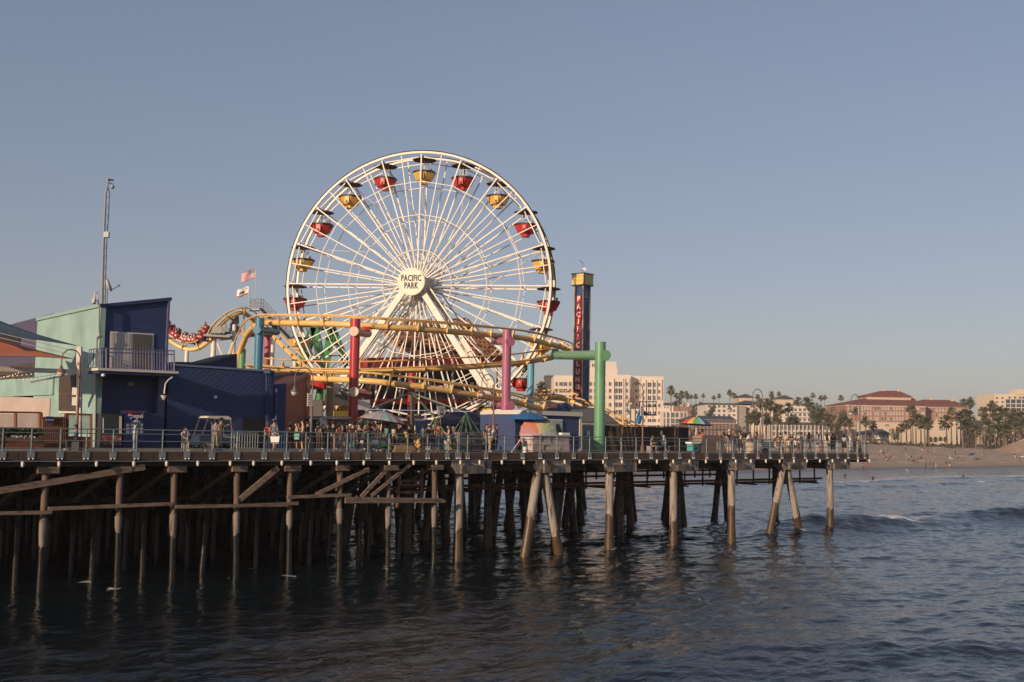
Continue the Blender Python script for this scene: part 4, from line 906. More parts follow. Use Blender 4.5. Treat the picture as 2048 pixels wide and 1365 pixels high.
w = upoly([(117, 824), (118, 752), (150, 747), (150, 825)], UC - 0.07, 0.08, 'shuttered_window', m_brownw, bld)
upoly([(117, 826), (117, 822.5), (151, 823.5), (151, 827)], UC - 0.12, 0.05, 'window_sill', m_trim, w)
upoly([(117.5, 789.5), (117.5, 788), (150, 787), (150, 788.5)], UC - 0.10, 0.04, 'window_bar', m_bwood, w)
# balcony
bal = vpoly([(196, 741), (196, 736), (357, 743), (357, 748)], VF - 1.9, 1.95, 'balcony_slab', m_trim, bld)
vpoly([(198, 747), (198, 741.5), (352, 748), (352, 753)], VF - 1.8, 1.8, 'balcony_beam', m_bblue3, bal)
m_violet = mat('violet_rail_paint', (0.115, 0.11, 0.20), rough=0.5, var=0.1)
for i in range(27):
    x = 201 + i * (348 - 201) / 26; y1 = 737 + (x - 201) / 150 * 5.5; y0 = 697 + (x - 201) / 150 * 5
    MB().bar(on_v(x, y0, VF - 1.8), on_v(x, y1, VF - 1.8), 0.035 if i not in (0, 2, 26) else 0.09).build('baluster', m_violet, bal, world=True)
for y in (697, 704.5): MB().bar(on_v(201, y, VF - 1.8), on_v(349, y + 5, VF - 1.8), 0.06).build('balcony_rail', m_violet, bal, world=True)
for i in range(5):
    q = on_v(201, 697, VF - 1.8) + EV * (0.36 * (i + 1)); MB().bar(q, q - Vector((0, 0, 1.02)), 0.035).build('baluster', m_violet, bal, world=True)
q = on_v(201, 697, VF - 1.8); MB().bar(q, q + EV * 1.8, 0.06).build('balcony_rail', m_violet, bal, world=True)
# glazed balcony door: frame, two panes with blinds
dr = vpoly([(219.5, 736), (220.5, 663), (308, 668), (306, 741)], VF - 0.05, 0.06, 'glass_door', m_trim, bld)
vpoly([(222, 734.5), (223, 665.5), (262, 667.8), (261, 737)], VF - 0.075, 0.05, 'pane', m_curtain, dr); vpoly([(265, 737), (266, 668), (305, 670.5), (303.5, 740)], VF - 0.075, 0.05, 'pane', m_curtain2, dr)
# pipes and small fittings
for pts, r_ in ((((199, 608), (198.5, 664), (200, 671), (194, 676), (192.5, 760), (190, 893)), 0.05), (((205, 672), (199, 674), (194.5, 678)), 0.06)):
    MB().path([on_v(x, y, VF - 0.35) for x, y in pts], r_, 8).build('downpipe', m_steel, bld, world=True, smooth=40)
arm_ = MB().path([on_v(x, y, VF - 2.1) for x, y in ((345, 755), (337, 760), (331, 768), (329, 782), (328.5, 788))], 0.045, 8).build('wall_lamp_arm', m_trim, bld, world=True, smooth=40)
MB().lathe(on_v(328, 793, VF - 2.1), [(0.20, 0.05), (0.05, -0.2)], 12).build('lamp_shade', m_trim, arm_, world=True)
cam_ = MB().lathe(on_v(206.5, 750, VF - 1.7), [(0.03, -.12), (0.1, -.08), (0.12, 0.02), (0.08, 0.1)], 12).build('dome_camera', m_white, bld, world=True, smooth=40)
MB().box(on_v(262, 768, VF + 0.4), (0.35, 0.2, 0.25)).build('wall_floodlight', m_steel, bld, world=True)
vpoly([(272, 825), (272, 818.5), (306, 820), (306, 826)], VF + 0.42, 0.1, 'lintel', m_bblue3, bld)
vpoly([(285, None), (285, 826), (327, 828), (327, None)], VF - 0.9, 1.4, 'service_door', m_bblue3, bld)
# lower wing
low = thing('blue_low_wing', 'long low navy boarded wing right of the balcony', 'building', Vector((*on_v(445, 890, VF).xy, DECK)))
vpoly([(338.5, None), (338.5, 729), (549, 744), (549, None)], VF, 6, 'wall', m_bblue2, low)
vpoly([(338.5, 731), (338.5, 727), (549.5, 741.5), (549.5, 745)], VF - 0.07, 0.2, 'coping', mat('blue_grey_coping', (0.16, 0.2, 0.3), .5, .08), low)
vpoly([(350, 728), (410, 728), (474, 710), (474, 738)], VF + 2.5, 3, 'raised_roof', m_bblue2, low)
vpoly([(350, 727), (350, 724), (409, 725), (474, 707.5), (474, 711), (410, 729)], VF + 2.4, 3, 'roof_edge', m_roofg, low)
vpoly([(549.3, None), (549.3, 770), (573, 767), (573, None)], VF + 0.4, 5, 'end_wall', m_bblue3, low)
vpoly([(486, None), (486, 836), (530, 838), (530, None)], VF - 0.03, 0.05, 'doorway', m_black, low)
for x in (533, 536.5): MB().tube(on_v(x, 746, VF - .15), Vector((*on_v(x, 890, VF - .15).xy, DECK)), 0.045, n=8).build('downpipe', m_bblue3, low, world=True)
MB().box(on_v(535, 743, VF - .2), (0.4, 0.3, 0.3)).build('rain_hopper', m_bblue3, low, world=True)
MB().tube(on_v(553.5, 778, VF - .1), Vector((*on_v(552, 890, VF - .1).xy, DECK + 0.0)), 0.1, n=10).build('vent_pipe', m_bblue3, low, world=True)
MB().lathe(on_v(431, 795, VF - 0.05), [(0.03, -.1), (0.1, -.06), (0.12, 0.02), (0.08, 0.1)], 12).build('dome_camera', m_white, low, world=True, smooth=40)
org_ = thing('orange_building', 'orange stucco building corner with grey roof beside the navy wing', 'building', Vector((*on_v(595, 890, 14).xy, DECK)))
vpoly([(573, None), (573, 772), (616, 750), (604, None)], 13.2, 5, 'wall', m_salmon, org_)
vpoly([(573, 774), (573, 768), (617, 745), (616, 754)], 13.1, 0.3, 'parapet', mat('pale_orange', (0.58, 0.28, 0.17), .7, .08), org_)
vpoly([(604, None), (617, 750), (622, 752), (616, None)], 12.9, 4, 'corner_pier', m_salmon, org_)
vpoly([(550, 772), (550, 752), (612, 744), (612, 752), (573, 770)], 16.5, 4, 'roof_slope', m_roofg, org_)
vpoly([(538, 751), (538, 744), (615, 746), (615, 752)], 17.5, 3, 'rear_parapet', mat('pale_orange', (0.58, 0.28, 0.17), .7, .08), org_)
# rooftop mast, dish, swan-neck camera
mast = thing('lattice_mast', 'tall slim lattice mast with camera on the roof corner', 'mast', on_v(206, 612, VF + .5))
MB().path([on_v(203.5, 640, VF + .4), on_v(207, 500, VF + .4), on_v(211.5, 388, VF + .4), on_v(216, 368, VF + .4), on_v(216.5, 357, VF + .4)], [0.09, 0.075, 0.06, 0.05, 0.04], 8).build('pole', m_steel, mast, world=True, smooth=40)
MB().path([on_v(210, 612, VF + .4), on_v(213, 500, VF + .4), on_v(219.5, 388, VF + .4), on_v(216, 376, VF + .4)], 0.025, 6).build('side_rail', m_steel, mast, world=True)
for k in range(22):
    t = k / 22; a = on_v(203.8 + 7.7 * t, 610 - 222 * t, VF + .4); b = on_v(210 + 9.5 * t, 612 - 224 * t - (5 if k % 2 else -5), VF + .4); MB().bar(a, b, 0.018).build('lacing', m_steel, mast, world=True)
MB().box(on_v(213.5, 470, VF + .3), (0.28, 0.25, 0.32)).build('junction_box', m_galv, mast, world=True)
MB().bar(on_v(216, 366, VF + .4), on_v(225, 368, VF + .4), 0.05).build('bracket', m_steel, mast, world=True); MB().sphere(on_v(225, 374, VF + .4), 0.12, 10, 8, (1, 1, 1.15)).build('camera', m_galv, mast, world=True, smooth=True); MB().box(on_v(222, 360.5, VF + .4), (0.28, 0.1, 0.1)).build('antenna', m_dark, mast, world=True)
dish = thing('satellite_dish', 'small satellite dish on a pipe beside the lattice mast', 'satellite dish', on_v(213.5, 615, VF + .6))
MB().tube(on_v(213.5, 617, VF + .6), on_v(214.5, 578, VF + .6), 0.035, n=6).build('mast', m_steel, dish, world=True)
dn = (Vector((0.9, 0.1, 0.35))).normalized(); dc = on_v(215.5, 571, VF + .5)
MB().lathe(dc, [(0.42, 0.10), (0.36, 0.05), (0.2, 0.0), (0.03, -0.03), (0.2, -0.02), (0.36, 0.03)], 16, axis=dn).build('reflector', m_trim, dish, world=True, smooth=True)
MB().bar(on_v(221, 581, VF + .5), on_v(237, 573, VF + .5), 0.04).build('feed_arm', m_steel, dish, world=True); MB().box(on_v(238, 570, VF + .5), (0.1, 0.1, 0.16)).build('feed_horn', m_trim, dish, world=True)
cc = thing('roof_camera', 'white swan-neck dome camera on the teal roof edge', 'camera', on_v(196, 612, VF - .3))
MB().path([on_v(x, y, VF - .3) for x, y in ((196.5, 612), (196.5, 592), (195, 586), (192.5, 584.5), (190, 587), (189, 596))], 0.045, 8).build('swan_neck', m_trim, cc, world=True, smooth=40)
MB().lathe(on_v(188.3, 602, VF - .3), [(0.07, -.16), (0.12, -.1), (0.13, 0.08), (0.06, 0.16)], 12).build('housing', m_trim, cc, world=True, smooth=40); MB().sphere(on_v(188.3, 606, VF - .3), 0.1).build('lens', m_dark, cc, world=True)

# ================================================================ SHADE SAILS, POST, STRING LIGHTS
m_sail_o = mat('orange_sailcloth', (0.55, 0.17, 0.085), rough=0.8, var=0.06, scale=1); m_sail_b = mat('blue_grey_sailcloth', (0.055, 0.09, 0.12), rough=0.8, var=0.08)
def sail(name, label, corners, sag, m):
    P = [Vector(c) for c in corners]; n = 14; vs = []; mb = MB()
    for j in range(n + 1):
        for i in range(n + 1):
            s, t = i / n, j / n; p = P[0].lerp(P[1], s).lerp(P[3].lerp(P[2], s), t); cen = (P[0] + P[1] + P[2] + P[3]) / 4
            pull = 0.16 * ((4 * s * (1 - s)) * (abs(2 * t - 1) ** 2) + (4 * t * (1 - t)) * (abs(2 * s - 1) ** 2)); p = p.lerp(cen, pull)
            vs.append(p + Vector((0, 0, sag * 16 * s * (1 - s) * t * (1 - t))))
    mb.v = vs
    for j in range(n):
        for i in range(n): o = j * (n + 1) + i; mb.f.append((o, o + 1, o + n + 2, o + n + 1)); mb.m.append(0)
    o = mb.build(name, m, None, world=True, smooth=True); md = o.modifiers.new('thick', 'SOLIDIFY'); md.thickness = 0.02
    return tag(o, label, 'shade sail')
sail('shade_sail', 'orange shade sail stretched over the restaurant terrace', [on_v(150, 718, 9.0), on_v(-12, 672, 14.5), on_v(-170, 690, 12), on_v(-30, 714, 5.6)], -0.12, m_sail_o)
sail('shade_sail', 'dark blue-grey shade sail above the orange one', [on_v(156, 692, 9.2), on_v(-5, 640, 12.5), on_v(-150, 636, 13), on_v(-60, 664, 10)], -0.1, m_sail_b)
tp = thing('terrace_post', 'white square post holding the shade sails by the teal wall', 'post', Vector((*on_v(158, 890, 8.8).xy, DECK)))
MB().bar(Vector((*on_v(158, 890, 8.8).xy, DECK)), on_v(159, 694, 8.8), 0.26).build('shaft', m_trim, tp, world=True)
MB().bar(on_v(-60, 736, 9.4), on_v(152, 744, 8.9), 0.2, 0.26).build('beam', m_trim, tp, world=True); MB().bar(on_v(60, 765, 8.9), on_v(150, 748, 8.9), 0.1).build('brace', m_trim, tp, world=True)
MB().box(on_v(150, 783, 8.5), (0.28, 0.16, 0.42)).build('meter_box', m_trim, tp, world=True); MB().box(on_v(150, 803, 8.5), (0.28, 0.16, 0.46)).build('meter_box', m_trim, tp, world=True)
m_bulbw = mat('string_bulb', (0.8, 0.68, 0.45), rough=0.3, var=0.05, emit=(1, .78, .45), estr=0.8)
for k, (x0, y0, x1, y1, v0, v1) in enumerate(((-20, 757, 48, 740, 12, 15), (30, 758, 130, 745, 11, 14), (-20, 752, 90, 742, 15, 17))):
    pts = [on_v(x0 + (x1 - x0) * t, y0 + (y1 - y0) * t + 7 * 4 * t * (1 - t) * .4, v0 + (v1 - v0) * t) for t in np.linspace(0, 1, 13)]
    s = thing('string_lights', ['lit string lights nearest the left edge of the terrace', 'lit string lights reaching towards the white post', 'lit string lights at the back of the terrace'][k], 'string lights', pts[0])
    MB().path(pts, 0.012, 4).build('wire', m_black, s, world=True)
    for p in pts[1:-1]: MB().sphere(p - Vector((0, 0, 0.06)), 0.032, 6, 5).build('bulb', m_bulbw, s, world=True)
# guy wires
gw = thing('guy_wires', 'pair of thin sail wires running down to the white post', 'cable', on_v(150, 705, 8.8))
for y0, y1 in ((672, 703), (681, 712)): MB().tube(on_v(-20, y0 - 10, 9.5), on_v(152, y1, 8.9), 0.02, n=5).build('wire', m_trim, gw, world=True)

# ================================================================ TERRACE: planters, screens, gate
m_hedge = mat('hedge_leaves', (0.045, 0.055, 0.020), rough=0.7, var=0.5, scale=8)
def leaves(name, c, d, n, m, parent=None, size=0.09, rz=0.0, seed=1):
    r = random.Random(seed); mb = MB(); mt = Matrix.Rotation(rz, 3, 'Z')
    for i in range(n):
        p = Vector(c) + mt @ Vector((r.uniform(-d[0], d[0]) / 2, r.uniform(-d[1], d[1]) / 2, r.uniform(-d[2], d[2]) / 2 + 0.15 * d[2] * r.random())); a = Vector((r.gauss(0, 1), r.gauss(0, 1), r.gauss(0, 1))).normalized(); b = a.orthogonal().normalized(); s = size * r.uniform(.6, 1.4)
        mb.add([p - a * s, p + b * s * .5, p + a * s, p - b * s * .5], [(0, 1, 2, 3)])
    return mb.build(name, m, parent, world=parent is not None)
for k, (x0, x1) in enumerate(((-75, 3), (6, 82))):
    a = deck_v(x0, 5.6); b = deck_v(x1, 5.6); t = thing('planter', ['long brown wooden planter with clipped hedge at the left edge', 'brown wooden planter with hedge and white flowers beside the picket gate'][k], 'planter', (a + b) / 2)
    MB().bar((a + b) / 2 - (b - a) / 2 + Vector((0, 0, .3)), b + Vector((0, 0, .3)), 0.6, 0.6).build('box', m_bwood, t, world=True)
    leaves('hedge', (a + b) / 2 + Vector((0, 0, .78)), ((b - a).length, .6, .42), 900, m_hedge, t, rz=PANG, seed=k); leaves('flowers', (a + b) / 2 + Vector((0, -0.25, .62)) - EV * .3, ((b - a).length * .7, .12, .1), 60, m_white, t, .05, PANG, seed=k + 9)
m_clear = mat('screen_glass', (0.35, 0.33, 0.31), rough=0.05, var=0.05); m_clear.node_tree.nodes['Principled BSDF'].inputs['Alpha'].default_value = 0.3
scr = thing('terrace_screen', 'brown framed glass wind screens on the restaurant terrace', 'screen', deck_v(40, 7.2))
for x in (-40, 31, 79.5, 82.5): q = deck_v(x, 7.0); MB().bar(q, on_v(x, 826, 7.0), 0.12).build('frame_post', m_bwood, scr, world=True)
MB().bar(on_v(-40, 824, 7.0), on_v(83, 826, 7.0), 0.1).build('frame_rail', m_bwood, scr, world=True)
for x0, x1 in ((-38, 29), (33, 78)): vpoly([(x0, 866), (x0, 828), (x1, 829), (x1, 867)], 7.0, 0.02, 'pane', m_clear, scr)
gt = thing('picket_gate', 'brown picket gate with a small blue entrance sign', 'gate', deck_v(105, 6.6))
for i in range(13): x = 85 + i * 3.7; MB().bar(deck_v(x, 6.6), on_v(x, 834, 6.6), 0.06, 0.1).build('picket', m_bwood, gt, world=True)
for y in (836, 862, 886): MB().bar(on_v(84, y, 6.55), on_v(131, y, 6.55), 0.06, 0.1).build('gate_rail', m_bwood, gt, world=True)
sg = vpoly([(92.5, 846), (92.5, 833), (106.5, 833.5), (106.5, 846.5)], 6.45, 0.03, 'sign_board', mat('sign_blue', (0.02, 0.045, 0.16), .4, .05), gt)
me = text_mesh('ENTRANCE', 0.09, m_white, depth=0.004); me.transform(face_matrix(on_v(99.5, 840.5, 6.42) - gt.location, EU, -EV)); link('lettering', me, sg)
scr2 = thing('terrace_screen', 'brown framed glass screen and low wall in front of the teal wall', 'screen', deck_v(160, 6.8))
for x in (131, 134.5, 182): MB().bar(deck_v(x, 6.8), on_v(x, 828, 6.8), 0.12).build('frame_post', m_bwood, scr2, world=True)
MB().bar(on_v(130, 828, 6.8), on_v(183, 830, 6.8), 0.1).build('frame_rail', m_bwood, scr2, world=True); vpoly([(136, 868), (136, 830), (181, 831), (181, 869)], 6.8, 0.02, 'pane', m_clear, scr2); vpoly([(136, None), (136, 873), (183, 874), (183, None)], 6.75, 0.1, 'low_wall', m_bwood, scr2)

# ================================================================ VENDING MACHINES, TELESCOPE
def vbox(name, m, par, x0, x1, y, v, dep): return vpoly([(x0, None), (x0, y), (x1, y + .6), (x1, None)], v, dep, name, m, par)
m_pb = mat('cola_blue', (0.012, 0.022, 0.085), rough=0.3, var=0.15, scale=2)
vm = thing('vending_machine', 'black snack vending machine with glass front in the recess', 'vending machine', deck_v(225, 8.4)); vbox('cabinet', m_dark, vm, 204, 245, 827, 8.2, 0.9)
vpoly([(207, 866), (208, 830), (236, 830.5), (235.5, 866.5)], 8.17, 0.03, 'glass_front', m_glassd, vm); vpoly([(238.5, 868), (238.5, 833), (243.5, 833), (243.5, 868)], 8.17, 0.03, 'coin_panel', m_trim, vm)
vpoly([(205, 890), (205, 871), (243, 871.5), (243, 890.5)], 8.17, 0.03, 'lower_panel', mat('patterned_red_panel', (0.25, 0.05, 0.05), .5, .6, scale=6, col2=(.5, .4, .35), c2scale=5), vm); vpoly([(206, 866), (206, 836), (207.5, 836), (207.5, 866)], 8.16, 0.03, 'edge_light', m_white, vm)
vm = thing('vending_machine', 'blue cola vending machine lettered pepsi', 'vending machine', deck_v(268, 8.4)); vbox('cabinet', m_pb, vm, 249, 289, 821, 8.2, 0.9)
me = text_mesh('pepsi', 0.36, m_white, bold=0.004, depth=0.006); me.transform(face_matrix(on_v(273.5, 832.5, 8.16) - vm.location, EU, -EV)); link('lettering', me, vm)
lc = on_v(261, 831, 8.17); e = MB().lathe(lc, [(0.13, 0), (0.13, .02)], 20, axis=-EV).build('logo_disc', m_white, vm, world=True)
for sgn, m_ in ((1, mat('logo_red', (.55, .02, .03), .4, .03)), (-1, mat('logo_blue', (.02, .08, .4), .4, .03))):
    P = [lc - EV * .022 + EU * (.12 * math.cos(a)) + Vector((0, 0, sgn * (.025 + .12 * abs(math.sin(a)) * .85))) for a in np.linspace(0, math.pi, 12)]; MB().prism(P, -EV * .006).build('logo_half', m_, e, world=True)
for r_ in range(3):
    for c_ in range(4): x = 253 + c_ * 9; y = 848 + r_ * 7; vpoly([(x, y + 5), (x, y), (x + 6, y), (x + 6, y + 5)], 8.16, 0.03, 'selection_button', mat('button_grey', (.25, .28, .33), .4, .1), vm)
vpoly([(249.5, 826), (249.5, 822), (289, 822.6), (289, 826.6)], 8.17, .02, 'top_graphic', mat('top_strip', (0.2, .03, .04), .5, .8, scale=5, col2=(.03, .1, .25), c2scale=4), vm)
tl = thing('coin_telescope', 'grey coin-operated viewing telescope on a stand at the railing', 'telescope', deck_v(268, 0.9)); b = deck_v(268, .9)
MB().lathe(b, [(0.28, 0), (0.28, 0.04), (0.06, 0.08), (0.06, 0.5), (0.09, 0.55), (0.09, 1.15), (0.06, 1.2)], 12).build('pedestal', m_galv, tl, world=True, smooth=40)
MB().lathe(b + Vector((0, 0.25, 1.42)), [(0.1, -.32), (0.16, -.28), (0.2, -.05), (0.2, .1), (0.12, .3)], 12, axis=(0.2, -1, 0.05)).build('viewer_head', m_galv, tl, world=True, smooth=40); MB().bar(b + Vector((0, 0, 1.15)), b + Vector((0, 0, 1.35)), 0.1).build('yoke', m_galv, tl, world=True)
for sx in (-1, 1): MB().lathe(b + Vector((sx * .085, -0.1, 1.44)), [(0.075, 0), (0.075, .05)], 10, axis=(0.2, -1, 0.05)).build('eyepiece', m_dark, tl, world=True)

# ================================================================ LAMP POSTS
m_lpost = mat('brown_lamp_post', (0.15, 0.095, 0.07), rough=0.55, var=0.25, scale=3, col2=(0.26, 0.12, 0.07), c2scale=2)
m_lgrey = mat('grey_lamp_post', (0.13, 0.125, 0.12), rough=0.5, var=0.15); m_globe = mat('lamp_globe', (0.52, 0.46, 0.40), rough=0.25, var=0.1, scale=6)
def lamp_post(label, px, v, ytop, reach, m, notice=None, dbl=False):
    b = deck_v(px, v); t = thing('street_lamp', label, 'street lamp', b, 0, 'pier street lamps'); top = on_v(px, ytop, v); H = top.z - b.z; r = reach * 0.62
    MB().lathe(b, [(0.24, 0), (0.24, .06), (0.17, .14), (0.15, .4), (0.10, .55), (0.075, .7)], 12).build('base', m, t, world=True, smooth=40)
    MB().path([b + Vector((0, 0, .5)), b + Vector((0, 0, H - r - .1))], [0.075, 0.05], 10).build('shaft', m, t, world=True, smooth=40)
    arc = [b + Vector((0, 0, H - r - .12))] + [b + EU * (-r + r * math.cos(a)) + Vector((0, 0, H - r + r * math.sin(a))) for a in np.linspace(0, math.pi, 14)]; end = arc[-1]; arc.append(end - Vector((0, 0, r * .9)))
    MB().path(arc, 0.032, 8).build('crook', m, t, world=True, smooth=40)
    sc = [b + EU * (-.05 - .28 * k / 10 * r * 2) + Vector((0, 0, H - r - .35 + .18 * math.sin(k * .75))) for k in range(11)]; MB().path(sc, 0.018, 6).build('scroll', m, t, world=True)
    e = end - Vector((0, 0, r * .9)); h = MB().lathe(e, [(0.03, 0.05), (0.07, 0), (0.09, -.12), (0.23, -.26), (0.25, -.30), (0.2, -.31)], 14).build('lamp_cap', m, t, world=True, smooth=40)
    MB().lathe(e, [(0.19, -.30), (0.2, -.38), (0.14, -.5), (0.04, -.55)], 12).build('lamp_globe', m_globe, h, world=True, smooth=40)
    if notice: 
        n = MB().box(on_v(px - 1, notice, v - .14), (.36, .03, .75), rz=PANG).build('notice', m_white, t, world=True); c = on_v(px - 1, notice, v - .165)
        for j in range(5): MB().box(c + Vector((0, 0, .26 - j * .13)), (.26 if j % 2 else .2, .012, .05), rz=PANG).build('print_line', mat('print_red', (.4, .1, .08), .6, .1), n, world=True)
    return t
lamp_post('brown crook lamp post in front of the teal wall', 151.5, 3.0, 700, 0.75, m_lpost)
lamp_post('grey crook lamp post beside the orange building with white notice', 621, 2.6, 737, 0.95, m_lgrey, 800)
lamp_post('brown crook lamp post just left of the mauve column', 985.5, 3.4, 750, 0.85, m_lpost)
lamp_post('brown crook lamp post with notice in front of the brown fence', 1285, 3.2, 766, 1.05, m_lpost, 822)
lamp_post('slim grey crook lamp post behind the brown fence', 1270, 14, 797, 0.8, m_lgrey)
lamp_post('crook lamp post beyond the rainbow umbrella', 1476, 9, 789, 0.95, m_lgrey)
lamp_post('brown crook lamp post beside the seated crowd', 1525, 2.2, 779, 1.05, m_lpost, 845)
lamp_post('grey crook lamp post at the pier corner', 1720, 1.6, 790, 1.15, m_lgrey, 820)
# ================================================================ KIOSK, FENCE, TENTS, STALLS
m_kblue = mat('kiosk_blue', (0.050, 0.068, 0.155), rough=0.5, var=0.08, scale=1, stripes=('X', 0.16, 0.012)); 
kio = thing('blue_kiosk', 'blue ribbed kiosk with white fascia and mural panel', 'kiosk', deck_v(1095, 5.2))
vpoly([(1031, None), (1031, 830), (1162, 833), (1162, None)], 4.6, 4, 'wall', m_kblue, kio)
vpoly([(1040, 829), (1046, 820.5), (1165, 825), (1165, 833.5)], 4.4, 4.6, 'fascia', m_trim, kio)
upoly([(1041, 828), (1047, 820.5), (1020, 834), (1014, 840)], uvz(on_v(1043, 826, 4.4))[0], 0.1, 'side_fascia', m_trim, kio) if False else None
vpoly([(1159.5, None), (1159.5, 833), (1163.5, 833), (1163.5, None)], 4.55, .1, 'corner_trim', m_trim, kio)
mu = vpoly([(1087, 874), (1087, 838.5), (1125.5, 839.5), (1125.5, 875)], 4.53, .06, 'mural_frame', m_white, kio); vpoly([(1088.5, 873.5), (1088.5, 840), (1124, 841), (1124, 874)], 4.50, .05, 'mural', mat('mural_paint', (.25, .45, .46), .6, .2, scale=.8, col2=(.5, .33, .32), c2scale=.9, c2lo=.48, c2hi=.58), mu)
# rainbow umbrellas
RB = [mat('umb_' + n, c, .75, .06) for n, c in (('red', (.50, .09, .06)), ('yellow', (.62, .43, .09)), ('green', (.15, .33, .12)), ('aqua', (.22, .45, .47)), ('navy', (.06, .08, .17)), ('violet', (.26, .16, .28)), ('pink', (.52, .22, .22)), ('cream', (.55, .47, .36)))]
def umbrella(name, label, foot, top, r, h, order, lean=None, pole=True, n=16, mats=None, cat='umbrella'):
    foot, top = Vector(foot), Vector(top); ax_ = (lean or (top - foot)).normalized(); t = thing(name, label, cat, foot)
    x = ax_.orthogonal().normalized() if abs(ax_.z) < .8 else Vector((1, 0, 0)) - ax_ * ax_.x; x.normalize(); y = ax_.cross(x)
    rs = [(0.02, 0), (.3, -.12), (.62, -.42), (.88, -.78), (1.0, -1.0)]
    for k in range(n):
        mb = MB(); V = []
        for rr, hh in rs:
            for a in (k, k + .5, k + 1):
                th = 2 * math.pi * a / n; c = 0.96 if a % 1 else 1.0; V.append(top + (x * math.cos(th) + y * math.sin(th)) * (rr * r * c) + ax_ * (hh * h))
        F = [(i * 3 + j, i * 3 + j + 1, (i + 1) * 3 + j + 1, (i + 1) * 3 + j) for i in range(4) for j in range(2)]
        o = mb.add(V, F).build('canopy_panel', (mats or RB)[order[k % len(order)]], t, world=True)
    MB().lathe(top, [(0.03, -.02), (0.03, .08), (0.01, .12)], 6, axis=ax_).build('finial', m_white, t, world=True)
    for k in range(0, n, 2): th = 2 * math.pi * k / n; MB().tube(top - ax_ * (h * .25), top + (x * math.cos(th) + y * math.sin(th)) * (r * .97) - ax_ * (h * 1.0), 0.012, n=4).build('rib', m_galv, t, world=True)
    if pole: MB().tube(foot, top, 0.03, n=8).build('pole', m_white, t, world=True)
    return t
f = deck_v(1390, 2.6); umbrella('beach_umbrella', 'open rainbow umbrella on a white pole by the wooden crate', f, on_v(1393.5, 834, 2.6), 1.28, .62, (6, 5, 4, 3, 2, 1, 0, 0, 0, 0, 1, 2, 3, 4, 5, 6))
PB = [mat('pastel_' + n, c, .75, .06) for n, c in (('pink', (.40, .19, .20)), ('rose', (.46, .25, .23)), ('grey_rose', (.33, .27, .29)), ('grey', (.33, .33, .34)), ('sage', (.27, .36, .33)), ('lime', (.36, .38, .22)), ('straw', (.48, .38, .2)), ('coral', (.48, .17, .12)))]
f = deck_v(756, 2.0); umbrella('beach_umbrella', 'tilted pastel umbrella over the vendor cart by the red column', f + Vector((0, 0, .6)), on_v(768, 823, 2.0), 1.5, .62, (0, 1, 3, 2, 4, 3, 1, 7), lean=Vector((0.12, 0.05, 1)), pole=False, mats=PB)
MB().tube(f, on_v(766, 826, 2.0), 0.03, n=8).build('umbrella_pole', m_white, None, world=True); o = COL.objects[-1]; tag(o, 'white pole under the tilted pastel umbrella', 'pole')
uc_ = on_v(1080, 868, 1.9); umbrella('beach_umbrella', 'pastel segmented umbrella tipped on its side against the white cart', deck_v(1076, 1.9) + Vector((0, .4, 0)), uc_, 1.35, .42, (0, 1, 2, 2, 3, 3, 4, 5, 5, 6, 6, 7, 7, 0, 1, 0), mats=PB, lean=Vector((0.22, -1, 0.12)), pole=False)
umbrella('beach_umbrella', 'plain blue umbrella in front of the kiosk fascia', deck_v(1055, 3.2), on_v(1056, 825, 3.2), 1.5, .5, (0,), mats=[mat('umb_blue', (.03, .12, .30), .7, .06)])
# vendor cart in front of the kiosk
m_cart = mat('white_cart_panel', (0.50, 0.42, 0.38), rough=0.55, var=0.15, scale=2, col2=(0.3, .22, .2), c2scale=3)
ct = thing('vendor_cart', 'white panelled vendor cart with black scribbles beside the tipped umbrella', 'cart', deck_v(1105, 1.6))
for i, (x0, x1, y) in enumerate(((1066, 1090, 873), (1090.8, 1117, 873), (1117.8, 1139, 872))): vpoly([(x0, 904), (x0, y), (x1, y), (x1, 904.5)], 1.3, 1.0, 'panel', m_cart, ct)
vpoly([(1064, 873), (1064, 870.5), (1141, 871), (1141, 873.5)], 1.2, 1.2, 'counter_top', m_trim, ct); vpoly([(1124, 870), (1124, 866), (1140, 866), (1140, 870.3)], 1.4, .5, 'box', m_white, ct)
for cx_, cy_, r_ in ((1086, 880, .12), (1104, 880, .11), (1092, 896, .2)):
    c = on_v(cx_, cy_, 1.28); MB().path([c + EU * (r_ * math.cos(a)) + Vector((0, 0, r_ * math.sin(a))) for a in np.linspace(.6, 4.6, 10)], .02, 5).build('painted_curl', m_black, ct, world=True)
MB().prism([on_v(x, y, 1.9) for x, y in ((1109, 871), (1113, 858), (1115, 848), (1119, 849), (1123, 860), (1124, 871))], EV * .12).build('carved_figure', mat('dark_carving', (.05, .03, .025), .5, .2), ct, world=True); MB().prism([on_v(x, y, 1.9) for x, y in ((1093, 855), (1096, 855), (1104, 871), (1100, 871))], EV * .1).build('carved_stick', m_dark, ct, world=True)
lc_ = thing('folding_chair', 'folded striped beach chair leaning by the mauve column', 'chair', deck_v(1030, 1.6))
MB().bar(deck_v(1023, 1.4), on_v(1042, 878, 1.8), .05).build('frame_rail', m_white, lc_, world=True); MB().bar(deck_v(1030, 1.8), on_v(1040, 884, 2.2), .05).build('frame_rail', m_galv, lc_, world=True); MB().prism([on_v(1028, 897, 1.55), on_v(1033, 898, 1.7), on_v(1042, 880, 1.9), on_v(1037, 880, 1.75)], EV * .03).build('fabric', RB[0], lc_, world=True)
